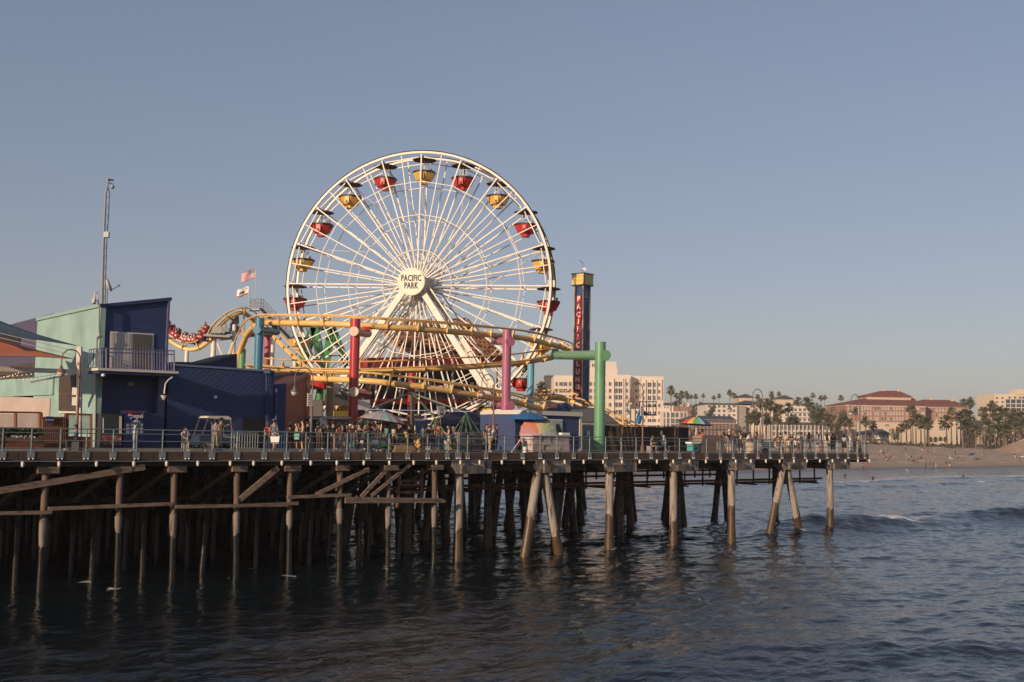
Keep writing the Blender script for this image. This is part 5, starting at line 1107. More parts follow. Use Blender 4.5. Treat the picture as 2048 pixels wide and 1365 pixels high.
bk = thing('bucket', 'white bucket on the deck below the tipped umbrella', 'bucket', deck_v(1050, .9)); MB().lathe(deck_v(1050, .9), [(0.13, 0), (0.17, .36), (0.18, .38)], 12).build('pail', m_white, bk, world=True, smooth=40); MB().path([deck_v(1050, .9) + Vector((.17 * math.cos(a), 0, .38 + .12 * math.sin(a))) for a in np.linspace(0, math.pi, 8)], .01, 4).build('handle', m_galv, bk, world=True)
# fence with brown mesh, gate
m_mesh = mat('brown_windscreen_mesh', (0.075, 0.050, 0.032), rough=0.85, var=0.45, scale=1.6, bump=.6, bscale=3, col2=(0.17, .105, .06), c2scale=1.3, c2lo=.55, c2hi=.75); m_chain = mat('chain_link_grey', (.30, .28, .27), .6, .2, stripes=('X', .1, .02))
fe = thing('mesh_fence', 'chain fence covered in creased brown mesh behind the green column', 'fence', deck_v(1280, 5))
fx = [1190, 1244, 1285, 1316, 1350, 1357]
for x in fx: MB().tube(deck_v(x, 5.2), on_v(x, 848 + (x - 1190) * .02, 5.2), .05, n=8).build('post', m_lpost, fe, world=True)
for x0, x1 in zip(fx[:-2], fx[1:-1]):
    n = 16; mb = MB(); vs = []
    for j in range(7):
        for i in range(n + 1):
            x = x0 + (x1 - x0) * i / n; t = j / 6; p = on_v(x, 852 + (x - 1190) * .02, 5.2); p = Vector((p.x, p.y, p.z + (DECK + .03 - p.z) * t)); vs.append(p + EV * (.06 * math.sin(i * 1.7 + j * .9 + x) + .04 * math.sin(i * .7 - j * 2)))
    mb.v = vs
    for j in range(6):
        for i in range(n): o = j * (n + 1) + i; mb.f.append((o, o + 1, o + n + 2, o + n + 1)); mb.m.append(0)
    mb.build('mesh_panel', m_mesh, fe, world=True, smooth=True)
MB().bar(on_v(1190, 850, 5.15), on_v(1350, 853.5, 5.15), .06).build('top_rail', m_lpost, fe, world=True)
vpoly([(1321, 872), (1321, 862), (1325, 862), (1325, 872)], 5.05, .02, 'paper_notice', m_white, fe)
gg = thing('chain_link_gate', 'grey chain-link gate between kiosk and brown fence', 'gate', deck_v(1176, 5)); vpoly([(1165, 899), (1165, 852), (1187, 852.5), (1187, 900)], 5.1, .03, 'mesh', m_chain, gg)
for x in (1165, 1187, 1191): MB().tube(deck_v(x, 5.05), on_v(x, 850, 5.05), .045, n=8).build('post', m_trim, gg, world=True)
MB().bar(on_v(1165, 852, 5.05), on_v(1187, 852.5, 5.05), .06).build('top_rail', m_trim, gg, world=True); vpoly([(1174, 872), (1174, 862), (1180, 862), (1180, 872)], 5.0, .02, 'notice', m_white, gg)
bx = thing('black_cabinet', 'black storage cabinet at the right end of the brown fence', 'cabinet', deck_v(1366, 5)); vpoly([(1357, None), (1357, 856), (1377, 857), (1377, None)], 5.0, 1.4, 'body', m_black, bx); vpoly([(1356, 857), (1356, 854.5), (1378.5, 855.5), (1378.5, 858)], 4.9, 1.6, 'lid', m_dark, bx)
# small buildings behind the fence
hut = thing('grey_roof_hut', 'grey pitched-roof hut behind the green column', 'building', deck_v(1205, 12)); vpoly([(1165, None), (1165, 845), (1226, 846), (1226, None)], 11.5, 5, 'wall', m_beige, hut)
P = [on_v(1150, 845, 10.8), on_v(1237, 849, 10.8), on_v(1200, 820, 14), on_v(1140, 818, 14)]; MB().prism(P, (0, 0, .15)).build('roof', m_roofg, hut, world=True); MB().bar(on_v(1150, 847, 10.7), on_v(1237, 851, 10.7), .12).build('eaves', m_trim, hut, world=True); vpoly([(1224, None), (1224, 850), (1227, 850), (1227, None)], 10.9, .2, 'porch_post', m_trim, hut)
hut2 = thing('gable_hut', 'pale blue gabled hut with brown roof behind the kiosk', 'building', deck_v(1130, 16)); vpoly([(1098, None), (1098, 830), (1131, 809), (1160, 830), (1160, None)], 15, 4, 'gable_wall', mat('pale_blue_wall', (.22, .3, .36), .6, .1), hut2)
MB().bar(on_v(1096, 832, 14.8), on_v(1131, 808, 14.8), .16, .3).build('barge_board', m_tblue, hut2, world=True); MB().bar(on_v(1131, 808, 14.8), on_v(1164, 833, 14.8), .16, .3).build('barge_board', m_tblue, hut2, world=True)
P = [on_v(1055, 834, 14.6), on_v(1096, 832, 14.6), on_v(1130, 808, 15), on_v(1092, 808, 19)]; MB().prism(P, (0, 0, .1)).build('roof', mat('brown_shingle', (.17, .085, .06), .85, .3, scale=4), hut2, world=True)
lift = thing('boom_lift', 'blue boom lift basket raised above the fence', 'boom lift', deck_v(1262, 24))
bl0, bl1 = on_v(1292, 832, 24), on_v(1313, 803, 24)
for x in (1293, 1312):
    for d in (0, 1.0): p = on_v(x, 831, 24) + EV * d; MB().bar(p, p + Vector((0, 0, on_v(x, 803, 24).z - p.z)), .08).build('basket_post', m_tblue, lift, world=True)
for y in (804, 813, 831): 
    for d in (0, 1.0): MB().bar(on_v(1292, y, 24) + EV * d, on_v(1313, y, 24) + EV * d, .09).build('basket_rail', m_tblue, lift, world=True)
MB().prism([on_v(1292, 831, 24), on_v(1313, 831, 24), on_v(1313, 831, 24) + EV, on_v(1292, 831, 24) + EV], (0, 0, .1)).build('basket_floor', m_tblue, lift, world=True); MB().bar(deck_v(1262, 24), on_v(1283, 822, 24), .4).build('boom', mat('lift_blue', (.05, .2, .42), .4, .1), lift, world=True); MB().bar(on_v(1283, 822, 24), on_v(1294, 829, 24), .25).build('jib', m_tblue, lift, world=True); MB().box(deck_v(1262, 24) + Vector((0, 0, .5)), (2.4, 1.8, 1.0)).build('chassis', mat('lift_blue', (.05, .2, .42), .4, .1), lift, world=True)
# blue tent and game buildings behind the rides
tent = thing('blue_tent', 'dark blue tent roof over a pale blue booth by the mauve column', 'tent', deck_v(925, 17))
a, b, c, d = on_v(858, 848, 15), on_v(984, 850, 15), on_v(985, 840, 20), on_v(870, 838, 20); ap = on_v(926, 816, 17.5)
for tri in ((a, b, ap), (b, c, ap), (c, d, ap), (d, a, ap)): mb = MB(); mb.add(list(tri), [(0, 1, 2)]); mb.build('roof_panel', mat('tent_navy', (.028, .036, .07), .75, .1), tent, world=True)
vpoly([(890, None), (890, 843), (970, 845), (970, None)], 15.4, 4, 'booth_wall', mat('booth_blue', (.09, .19, .29), .7, .1), tent); vpoly([(858, 853), (858, 848), (985, 850), (985, 855)], 14.9, .06, 'valance', mat('tent_navy', (.028, .036, .07), .75, .1), tent)
gm = thing('game_building', 'red-roofed white game building under the wheel', 'building', deck_v(850, 30)); Vg = 33
vpoly([(735, 735), (735, 716), (968, 712), (1003, 716), (1003, 733)], Vg, 1.5, 'red_fascia', mat('faded_red', (.30, .035, .035), .6, .15), gm); vpoly([(742, 800), (742, 735), (960, 734), (960, 800)], Vg + 1.2, 4, 'upper_wall', mat('shop_dark', (.06, .05, .05), .7, .4, scale=.8), gm)
vpoly([(735, 808), (735, 798), (970, 799), (970, 808)], Vg - .4, .6, 'lower_fascia', mat('faded_red', (.30, .035, .035), .6, .15), gm); vpoly([(742, None), (742, 808), (960, 808), (960, None)], Vg + 1.0, 3, 'ground_wall', mat('shop_dark', (.06, .05, .05), .7, .4, scale=.8), gm)
r = random.Random(5)
for i in range(16):
    x = 745 + i * 14; y = r.choice((742, 765, 812, 835)); w_ = r.uniform(6, 11); h__ = r.uniform(10, 20); vpoly([(x, y + h__), (x, y), (x + w_, y), (x + w_, y + h__)], Vg + (.9 if y < 800 else .7), .08, 'sign_panel', r.choice([m_trim, m_white, m_beige, m_roofg, m_salmon, mat('shop_teal', (.1, .25, .25), .6, .1), mat('faded_red', (.30, .035, .035), .6, .15), m_steel]), gm)
for x in (752, 800, 850, 905, 955): MB().bar(deck_v(x, Vg + .5), on_v(x, 735, Vg + .5), .2).build('post', m_trim, gm, world=True)
pl = thing('ride_platform', 'white ride structure with red drum beyond the red column', 'ride', deck_v(640, 34))
vpoly([(586, None), (586, 845), (705, 846), (705, None)], 30, 5, 'back_wall', mat('shop_dark', (.06, .05, .05), .7, .4, scale=.8), pl); MB().lathe(on_v(640, 768, 32), [(1.2, -.5), (1.3, 0), (.7, .5)], 14).build('drum', m_gr, pl, world=True); MB().tube(deck_v(640, 32), on_v(640, 775, 32), .3, n=10).build('mast', m_pgrn2, pl, world=True)
for x0, y0, x1, y1, m_ in ((620, 800, 645, 880, m_beige), (650, 790, 700, 812, m_roofg), (700, 800, 740, 820, m_white), (630, 842, 655, 858, m_trim), (668, 822, 700, 846, mat('booth_yellow', (.35, .25, .05), .6, .1))): vpoly([(x0, y1), (x0, y0), (x1, y0), (x1, y1)], 29.6, .3, 'panel', m_, pl)
vpoly([(648, 838), (655, 833), (700, 833), (706, 838)], 10, 3, 'canopy', m_roofg, thing('stall', 'grey-roofed food stall left of the red column', 'stall', deck_v(677, 11))); st_ = bpy.data.objects['stall']
vpoly([(652, None), (652, 839), (702, 839), (702, None)], 10.6, 2, 'counter', mat('stall_grey', (.16, .15, .16), .7, .3, scale=1), st_); vpoly([(640, 862), (640, 838), (654, 832), (654, 862)], 10.2, .1, 'side_sign', m_trim, st_)
# green spinning ride with lit spokes
m_rgrn = paint('dull_ride_green', (.12, .20, .11)); m_rdk = paint('dark_ride_green', (.035, .085, .045)); m_led = mat('led_strip', (.6, .6, .7), .4, .05, emit=(.5, .45, .9), estr=0.35); spn = thing('spinning_ride', 'green spider ride with long drooping arms and a lit spoke', 'ride', deck_v(823, 12.5)); hubp = on_v(823, 786, 12.5)
MB().tube(deck_v(823, 12.5), hubp, .12, n=12).build('mast', m_rdk, spn, world=True)
for x, y, v in ((735, 821, 8.5), (933, 826, 9.0), (760, 815, 17), (890, 815, 17.5), (870, 835, 7)):
    e = on_v(x, y, v); MB().bar(hubp, e, .09).build('arm', m_rdk, spn, world=True); ft = 6
    for k in range(ft): a = 2 * math.pi * k / ft + x; MB().bar(e, e + Vector((1.3 * math.cos(a), 1.3 * math.sin(a), -1.9)), .05).build('spider_leg', m_rgrn, spn, world=True); MB().lathe(e + Vector((1.3 * math.cos(a), 1.3 * math.sin(a), -2.5)), [(.2, 0), (.32, .15), (.35, .45), (.25, .47)], 10).build('car', r.choice([m_lpost, m_rgrn, m_cart]), spn, world=True)
    MB().bar(e, e - Vector((0, 0, 2.0)), 0.09).build('spider_mast', m_rgrn, spn, world=True)
MB().bar(on_v(735, 819.5, 8.4), on_v(945, 823.5, 8.8), .045).build('led_spoke', m_led, spn, world=True)
# route sign
m_shield = mat('shield_white', (.62, .56, .50), .5, .05); rs_ = thing('route_sign', 'white shield sign reading 66 on a brown post', 'sign', deck_v(881, 3.0)); MB().tube(deck_v(880.5, 3.0), on_v(881, 822, 3.0), .04, n=8).build('post', m_lpost, rs_, world=True)
c = on_v(883, 824, 2.92); S = .5
out = [(-.42, .5), (-.3, .56), (-.16, .5), (0, .54), (.16, .5), (.3, .56), (.42, .5), (.5, .36), (.42, .22), (.5, .05), (.46, -.15), (.3, -.35), (0, -.52), (-.3, -.35), (-.46, -.15), (-.5, .05), (-.42, .22), (-.5, .36)]
sh_ = MB().prism([c + EU * (x * S * 1.3) + Vector((0, 0, y * S * 1.3)) for x, y in out], EV * .03).build('shield', m_shield, rs_, world=True)
for txt, sz, dz in (('66', .34, -.12), ('ROUTE', .1, .1), ('SANTA MONICA', .075, .24)):
    me = text_mesh(txt, sz, m_dark, bold=.003, depth=.004); me.transform(face_matrix(c - EV * .012 + Vector((0, 0, dz)) - rs_.location, EU, -EV)); link('lettering', me, sh_)
# hydrant, bins, crates, cooler, bench
hy = thing('fire_hydrant', 'yellow fire hydrant behind the railing', 'hydrant', deck_v(836, 1.4)); m_hy = mat('hydrant_yellow', (.60, .36, .12), .5, .12)
MB().lathe(deck_v(836, 1.4), [(.17, 0), (.17, .05), (.11, .08), (.11, .5), (.15, .53), (.15, .58), (.12, .62), (.08, .74), (.03, .8)], 12).build('barrel', m_hy, hy, world=True, smooth=40)
for d in (EU, -EU, -EV): MB().lathe(deck_v(836, 1.4) + Vector((0, 0, .42)), [(.06, .08), (.06, .2), (.03, .24)], 8, axis=d).build('outlet_cap', m_hy, hy, world=True)
def crate(label, x0, x1, y0, v, m, dep=.6, name='crate', cat='crate', slats=4):
    t = thing(name, label, cat, deck_v((x0 + x1) / 2, v)); P0 = deck_v(x0, v); P1 = deck_v(x1, v); H = on_v((x0 + x1) / 2, y0, v).z - DECK
    MB().prism([P0 + EV * .03, P1 + EV * .03, P1 + EV * .03 + Vector((0, 0, H - .02)), P0 + EV * .03 + Vector((0, 0, H - .02))], EV * (dep - .03)).build('box', m, t, world=True)
    for k in range(slats): z0 = H * k / slats + .01; z1 = H * (k + 1) / slats - .012; MB().prism([P0 + Vector((0, 0, z0)), P1 + Vector((0, 0, z0)), P1 + Vector((0, 0, z1)), P0 + Vector((0, 0, z1))], EV * .04).build('slat', m, t, world=True)
    return t
m_ply = mat('plywood', (.24, .165, .125), .8, .2, scale=2); m_crt = mat('yellow_crate', (.48, .30, .11), .6, .2, scale=3)
crate('low yellow crate beside the fire hydrant', 790, 826, 891, 1.2, m_crt, .6); crate('tall brown plywood counter under the right rainbow umbrella', 1404, 1433, 871.5, 1.0, m_ply, .9, slats=5)
for i, (x0, x1) in enumerate(((920, 943), (945, 966))):
    t = thing('litter_bin', ['grey square litter bin nearest the doubled railing post', 'grey square litter bin left of the man in the red cap'][i], 'bin', deck_v((x0 + x1) / 2, 2.2)); vpoly([(x0, None), (x0, 872), (x1, 872), (x1, None)], 2.0, .6, 'body', mat('bin_grey', (.13, .115, .105), .6, .15), t); vpoly([(x0 - 1, 872), (x0, 865), (x1, 865), (x1 + 1, 872)], 1.95, .7, 'hood', m_roofg, t); vpoly([(x0 + 5, 871), (x0 + 5, 867.5), (x1 - 5, 867.5), (x1 - 5, 871)], 1.93, .02, 'slot', m_black, t)
t = thing('barrel', 'ribbed pale concrete litter barrel beside the lamp post', 'barrel', deck_v(1500, 1.0)); m_brl = mat('pale_concrete', (.40, .33, .27), .8, .15)
MB().lathe(deck_v(1500, 1.0), [(.40, 0), (.43, .12), (.41, .2), (.45, .32), (.42, .42), (.46, .54), (.43, .64), (.47, .76), (.45, .86), (.40, .9)], 18).build('drum', m_brl, t, world=True, smooth=40); MB().lathe(deck_v(1500, 1.0) + Vector((0, 0, .9)), [(.42, 0), (.40, .06), (.2, .1)], 18).build('lid', m_lpost, t, world=True)
t = thing('cooler', 'turquoise cooler box with dark straps under the rainbow umbrella', 'cooler', deck_v(1391, 1.2)); m_cool = mat('cooler_teal', (.07, .33, .35), .5, .12); vpoly([(1384, 903), (1384, 888), (1400, 888), (1400, 903)], 1.0, .5, 'body', m_cool, t); vpoly([(1383, 888), (1383, 884.5), (1401, 884.5), (1401, 888)], .95, .6, 'lid', m_white, t)
for a, b in (((1385, 902), (1399, 889)), ((1385, 889), (1399, 902))): MB().bar(on_v(*a, .97), on_v(*b, .97), .04).build('strap', m_dark, t, world=True)
def bench(label, x0, x1, v, m, back=True):
    a = deck_v(x0, v); L = (deck_v(x1, v) - a).length; t = thing('bench', label, 'bench', a + (deck_v(x1, v) - a) / 2, PANG)
    for k in range(3): MB().box((0, .12 * k - .05, .44), (L, .10, .04)).build('seat_slat', m, t)
    if back:
        for k in range(3): MB().box((0, .36 + .03 * k, .56 + .14 * k), (L, .03, .1)).build('back_slat', m, t)
    for s in (-1, 1): MB().box((s * (L / 2 - .15), .06, .21), (.3 if not back else .12, .36, .42)).build('leg', m_conc if not back else m_lgrey, t)
    return t
bench('backless bench with pale block legs under the phone user', 366, 421, 1.4, m_lgrey, False); bench('blue bench at the railing with a woman sitting', 1532, 1566, 1.3, mat('bench_blue', (.05, .12, .17), .5, .1)); bench('bench in front of the brown fence with two people', 1298, 1338, 1.2, m_trim, False)
# golf cart
gc = thing('golf_cart', 'dark golf cart with a white roof parked by the navy wing', 'golf cart', deck_v(448, 6.5)); Vc = 6.0
rf = vpoly([(414, 836.5), (419, 832.5), (456, 832.5), (464, 838), (462, 840)], Vc, 1.2, 'roof', m_trim, gc)
for pts in (((416, 838), (404, 872)), ((461, 839), (464, 862)), ((440, 838), (441, 868)), ((464, 862), (462, 876))): 
    for d in (0, 1.15): MB().bar(on_v(*pts[0], Vc) + EV * d, on_v(*pts[1], Vc) + EV * d, .05).build('roof_post', m_lpost, gc, world=True)
vpoly([(398, 890), (400, 872), (412, 868), (440, 872), (441, 877), (478, 877), (480, 890)], Vc, 1.2, 'body', mat('cart_dark_blue', (.03, .05, .09), .35, .1, coat=.3), gc); vpoly([(436, 877), (437, 866), (441, 866), (442, 877)], Vc + .1, 1.0, 'seat_back', m_dark, gc); vpoly([(422, 877), (422, 873), (440, 873), (440, 877)], Vc + .1, 1.0, 'seat', m_dark, gc)
vpoly([(446, 877), (448, 868), (478, 870), (478, 877)], Vc + .1, 1.0, 'cargo', m_galv, gc)
for x in (408, 435, 470):
    for d in (0, 1.1): w_ = MB().lathe(deck_v(x, Vc - .05) + EV * d + Vector((0, 0, .23)), [(.23, -.08), (.23, .08)], 14, axis=EV).build('wheel', m_black, gc, world=True); MB().lathe(deck_v(x, Vc - .05) + EV * d + Vector((0, 0, .23)), [(.12, -.1), (.12, -.085)], 10, axis=EV).build('hub_cap', m_galv, w_, world=True)
def barrier(label, x0, x1, v, y0, m):
    a = deck_v(x0, v); b = deck_v(x1, v); t = thing('crowd_barrier', label, 'barrier', (a + b) / 2); H = on_v(x0, y0, v).z - DECK; n = int((b - a).length / .16)
    for z in (.15, H): MB().bar(a + Vector((0, 0, z)), b + Vector((0, 0, z)), .045).build('rail', m, t, world=True)
    for k in range(n + 1): p = a.lerp(b, k / n); MB().bar(p + Vector((0, 0, .0 if k in (0, n) else .15)), p + Vector((0, 0, H)), .025).build('bar', m, t, world=True)
barrier('galvanised crowd barrier beside the dark doorway', 462, 515, 3.5, 866, m_galv); m_bar = mat('barrier_blue', (.04, .14, .30), .5, .1); barrier('blue plastic barrier behind the man with the white bag', 552, 578, 3.0, 862, m_bar); barrier('dark picket barrier by the ride queue', 805, 880, 6.0, 868, m_bwood)
# vendor trolley under the tilted umbrella
vt = thing('vendor_trolley', 'green shopping trolley with white tub and goods under the tilted umbrella', 'trolley', deck_v(756, 1.6)); vpoly([(741, 893), (741, 890), (782, 890), (782, 893)], 1.2, .7, 'tray', m_pgrn2, vt); vpoly([(742, 889.5), (742, 880), (758, 880), (758, 889.5)], 1.3, .5, 'tub', m_white, vt); vpoly([(760, 889.5), (760, 878), (778, 878), (778, 889.5)], 1.3, .5, 'goods', mat('speckled_goods', (.1, .1, .11), .7, .8, scale=12, col2=(.5, .5, .48), c2scale=14), vt); vpoly([(722, 879), (722, 877), (745, 877), (745, 879)], 1.2, .4, 'shelf_board', m_beige, vt)
for x in (744, 780): 
    MB().bar(deck_v(x, 1.25) + Vector((0, 0, .1)), on_v(x, 862 if x < 760 else 878, 1.25), .03).build('upright', m_galv, vt, world=True)
    for d in (0, .6): MB().lathe(deck_v(x, 1.25) + EV * d + Vector((0, 0, .09)), [(.09, -.02), (.09, .02)], 10, axis=EV).build('castor', m_black, vt, world=True)
# ================================================================ TOWN BEHIND THE BEACH
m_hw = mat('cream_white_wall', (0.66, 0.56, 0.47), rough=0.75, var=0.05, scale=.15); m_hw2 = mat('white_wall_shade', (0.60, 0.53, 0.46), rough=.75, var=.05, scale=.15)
m_wing = mat('window_glass', (0.055, 0.065, 0.075), rough=0.12, var=0.3, scale=.3, spec=.6); m_wfr = mat('window_frame_white', (0.6, 0.55, 0.5), .6, .05)
m_brick = mat('pink_brick', (0.32, 0.18, 0.135), rough=.85, var=.15, scale=.4); m_cream = mat('cream_stone', (0.52, 0.42, 0.32), .8, .08, scale=.2); m_tile = mat('red_roof_tile', (0.21, 0.070, 0.050), .8, .25, scale=.3, bump=.4, bscale=2)
m_slate = mat('grey_roof_slate', (0.075, 0.075, 0.08), .8, .2, scale=.3); m_shing = mat('grey_shingle', (0.30, 0.26, 0.23), .85, .1, scale=.3); m_drkb = mat('brown_brick', (0.105, 0.052, 0.043), .85, .15, scale=.4)
def ybox(x0, x1, y0, y1, Y, dep, name, m, par, x0b=None):              # block whose near face fills the pixel box at distance Y, foot at y1 (None: the ground)
    a = at_y(x0, y0, Y); b = at_y(x1, y0, Y); z1 = a.z; z0 = at_y(x0, y1, Y).z if y1 is not None else min(land_z(a.x, a.y), land_z(b.x, b.y)) - .5
    return MB().hexa([(a.x, Y, z0), (b.x, Y, z0), (b.x, Y + dep, z0), (a.x, Y + dep, z0), (a.x, Y, z1), (b.x, Y, z1), (b.x, Y + dep, z1), (a.x, Y + dep, z1)]).build(name, m, par, world=True)
m_blind = mat('drawn_blind', (.42, .35, .30), .5, .25, scale=.2)
def wmesh(w, h, fr=.12, mull=True, m_pane=None):
    mb = MB(); mb.box((0, 0, 0), (w, .1, h)); mb.mi(1)
    for sx in (-1, 1): mb.box((sx * (w / 2 - fr / 2), -.06, 0), (fr, .1, h))
    for sz in (-1, 1): mb.box((0, -.065, sz * (h / 2 - fr / 2)), (w - 2 * fr, .1, fr))
    if mull: mb.box((0, -.06, 0), (fr * .7, .09, h - 2 * fr))
    return mb.mesh('window', [m_pane or m_wing, m_wfr])
WM = {}
def window(px, py, w, h, Y, par, mull=True):
    pale = par.name.startswith('brick_hotel') and py < 843 and random.random() < .8
    if par.name.startswith('white_hotel'): w *= 1.18; h *= 1.12
    k = (round(w, 2), round(h, 2), mull, pale)
    if k not in WM: WM[k] = wmesh(w, h, min(.14, w * .1), mull, m_blind if pale else None)
    p = at_y(px, py, Y - .06); return link('window', WM[k], par, p - par.location)
def hip(name, m, par, x0, x1, ye, ya, xa0, xa1, Y, dep, over=.5):
    a, b = at_y(x0, ye, Y - over), at_y(x1, ye, Y - over); za = at_y(xa0, ya, Y + dep / 2).z; c, d = at_y(xa0, ya, Y + dep / 2), at_y(xa1, ya, Y + dep / 2)
    z0 = a.z; e = Y + dep + over; mb = MB()
    mb.add([(a.x, Y - over, z0), (b.x, Y - over, z0), (b.x, e, z0), (a.x, e, z0), (c.x, Y + dep / 2, za), (d.x, Y + dep / 2, za), (a.x, Y - over, z0 - .3), (b.x, Y - over, z0 - .3), (b.x, e, z0 - .3), (a.x, e, z0 - .3)],
           [(0, 1, 5, 4), (1, 2, 5), (2, 3, 4, 5), (3, 0, 4), (6, 7, 1, 0), (7, 8, 2, 1), (8, 9, 3, 2), (9, 6, 0, 3), (9, 8, 7, 6)])
    return mb.build(name, m, par, world=True)
# white hotel
Yh = 460.0; hotel = thing('white_hotel', 'stepped white seven-storey hotel with square windows beyond the kiosk', 'building', land_at(1220, Yh))
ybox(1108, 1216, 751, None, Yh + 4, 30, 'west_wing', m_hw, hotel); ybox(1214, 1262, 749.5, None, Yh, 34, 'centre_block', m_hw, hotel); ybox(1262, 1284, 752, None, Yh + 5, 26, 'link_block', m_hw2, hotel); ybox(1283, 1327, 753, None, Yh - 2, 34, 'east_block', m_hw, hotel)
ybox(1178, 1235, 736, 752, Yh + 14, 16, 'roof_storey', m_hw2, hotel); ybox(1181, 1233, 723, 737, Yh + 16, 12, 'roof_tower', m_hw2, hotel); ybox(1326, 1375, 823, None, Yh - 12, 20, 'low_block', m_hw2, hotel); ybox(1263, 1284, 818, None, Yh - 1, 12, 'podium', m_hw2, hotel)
for x in (1227, 1245.5, 1249.5, 1258): MB().bar(at_y(x, 757, Yh - .25), at_y(x, 848, Yh - .25), .55, .5).build('fin', m_hw, hotel, world=True)
for x in (1290.5, 1304, 1312.5, 1322.5): MB().bar(at_y(x, 760, Yh - 2.25), at_y(x, 800 if x > 1310 else 835, Yh - 2.25), .55, .5).build('fin', m_hw, hotel, world=True)
for y in (768.5, 782, 795, 810, 825, 840, 853):
    for x, w in ((1220, 1.0), (1231.5, 1.55), (1241, 1.6), (1253.3, .95)): window(x, y, w, 1.9 if w > 1.2 else 1.5, Yh, hotel)
    if y < 900:
        for x, w in ((1287.5, .9), (1299, 1.5), (1308, 1.5), (1318.5, .95)): window(x, y + 1.5, w, 1.9 if (w > 1.2 and y < 808) else 1.35, Yh - 2, hotel)
    for x, w in ((1113, .9), (1122, 1.4), (1130.5, 1.4), (1139.8, .95), (1173.5, .9), (1181.3, .95), (1190, .9), (1208, .95)): window(x, y, w, 1.6, Yh + 4, hotel)
    for x in (1273, 1279): window(x, y, .7, 1.2, Yh + 5, hotel, False) if y < 815 else window(x, y, .7, 1.2, Yh - 1, hotel, False)
for x in (1185, 1189): window(x, 731, .45, 1.3, Yh + 16, hotel, False)
for y in (830.5, 842.5, 853):
    for x, w in ((1328.7, .6), (1336.5, .8), (1345.8, 1.25), (1354, 1.25), (1363.7, .8), (1371, .6)): window(x, y, w, 1.9, Yh - 12, hotel)
for x in (1333, 1341, 1359.5, 1367.5): MB().bar(at_y(x, 823, Yh - 12.2), at_y(x, 858, Yh - 12.2), .4, .35).build('fin', m_hw, hotel, world=True)
for i, ch in enumerate('S'):
    pass
nb = thing('grey_slab_building', 'plain dark grey slab building left of the white hotel', 'building', land_at(1099, 520)); ybox(1091, 1109, 752, None, 520, 20, 'wall', mat('dark_grey_wall', (.10, .09, .085), .8, .15, scale=.2), nb); ybox(1090, 1110, 750.5, 753, 519.5, 21, 'parapet', m_roofg, nb)
nb = thing('low_white_building', 'small white house below the grey slab building', 'building', land_at(1083, 430)); ybox(1072, 1090, 781, None, 430, 14, 'wall', m_hw2, nb); ybox(1074, 1086, 775, 781, 433, 8, 'roof_box', m_hw2, nb)
for x in (1076, 1084): window(x, 787, 1.0, 1.0, 430, nb)
nb = thing('pink_building', 'pink stucco building on the hill behind the palms', 'building', land_at(1368, 700)); ybox(1350, 1390, 813, None, 700, 20, 'wall', mat('pink_stucco', (.30, .16, .12), .8, .1, scale=.2), nb); ybox(1368, 1378, 806, 813.5, 703, 8, 'roof_house', m_hw, nb)
for x in (1356, 1364, 1373, 1381): window(x, 819, 1.0, 1.3, 700, nb)
nb = thing('white_villa', 'low white villa with a grey roof beside the white hotel', 'building', land_at(1335, 640)); ybox(1326, 1347, 810, None, 640, 14, 'wall', m_hw, nb); hip('roof', m_slate, nb, 1325, 1348, 810, 806, 1331, 1342, 640, 14)
for x in (1330, 1336, 1342): window(x, 815, .8, 1.0, 640, nb)
# brown brick building by the beach path
Yb = 430; nb = thing('brown_brick_building', 'long brown brick building with dark roof behind the rainbow umbrella', 'building', land_at(1422, Yb)); ybox(1372, 1472, 839, None, Yb, 22, 'wall', m_drkb, nb); hip('roof', m_slate, nb, 1370, 1474, 839, 831.5, 1384, 1462, Yb, 22); ybox(1371.5, 1472.5, 838.5, 841, Yb - .3, .3, 'cornice', m_cream, nb); ybox(1371.5, 1472.5, 845.5, 846.8, Yb - .25, .3, 'string_course', m_cream, nb)
for i in range(13): window(1378 + i * 7.4, 843.5, .75, .75, Yb, nb, False); window(1378 + i * 7.4, 854, .7, 1.5, Yb, nb); window(1378 + i * 7.4, 866, .7, 1.5, Yb, nb)
# shingled hotel with twin pavilions
Ys = 600; sh = thing('shingled_hotel', 'grey shingled beach hotel with two dark-roofed pavilions behind the palms', 'building', land_at(1530, Ys))
ybox(1413, 1482, 808, None, Ys + 6, 30, 'west_block', m_hw2, sh); ybox(1411, 1484, 806, 808.5, Ys + 5, 32, 'roof_slab', m_slate, sh); ybox(1477, 1546, 811, None, Ys, 30, 'centre_block', m_hw, sh); ybox(1477, 1492, 812, None, Ys - 3, 4, 'shingle_bay', m_shing, sh); ybox(1546, 1566, 812, None, Ys + 6, 30, 'shingle_wall', m_shing, sh); ybox(1565, 1642, 813, None, Ys - 4, 30, 'east_block', m_hw, sh)
for x0, x1, ye, ya, nm in ((1474, 1509, 794, 788.5, 0), (1551, 1588, 797, 791, 1)):
    ybox(x0 + 2, x1 - 2, ye, 814, Ys + 8, 12, 'pavilion', m_cream, sh); hip('pavilion_roof', m_slate, sh, x0, x1, ye, ya, (x0 + x1) / 2 - 2, (x0 + x1) / 2 + 2, Ys + 8, 12, .8)
hip('centre_roof', m_slate, sh, 1476, 1520, 807, 801.5, 1488, 1505, Ys, 16, .6); 
for x in (1418, 1428, 1438, 1448, 1458, 1468):
    for y in (813, 822, 831): window(x, y, 1.6, 1.5, Ys + 6, sh)
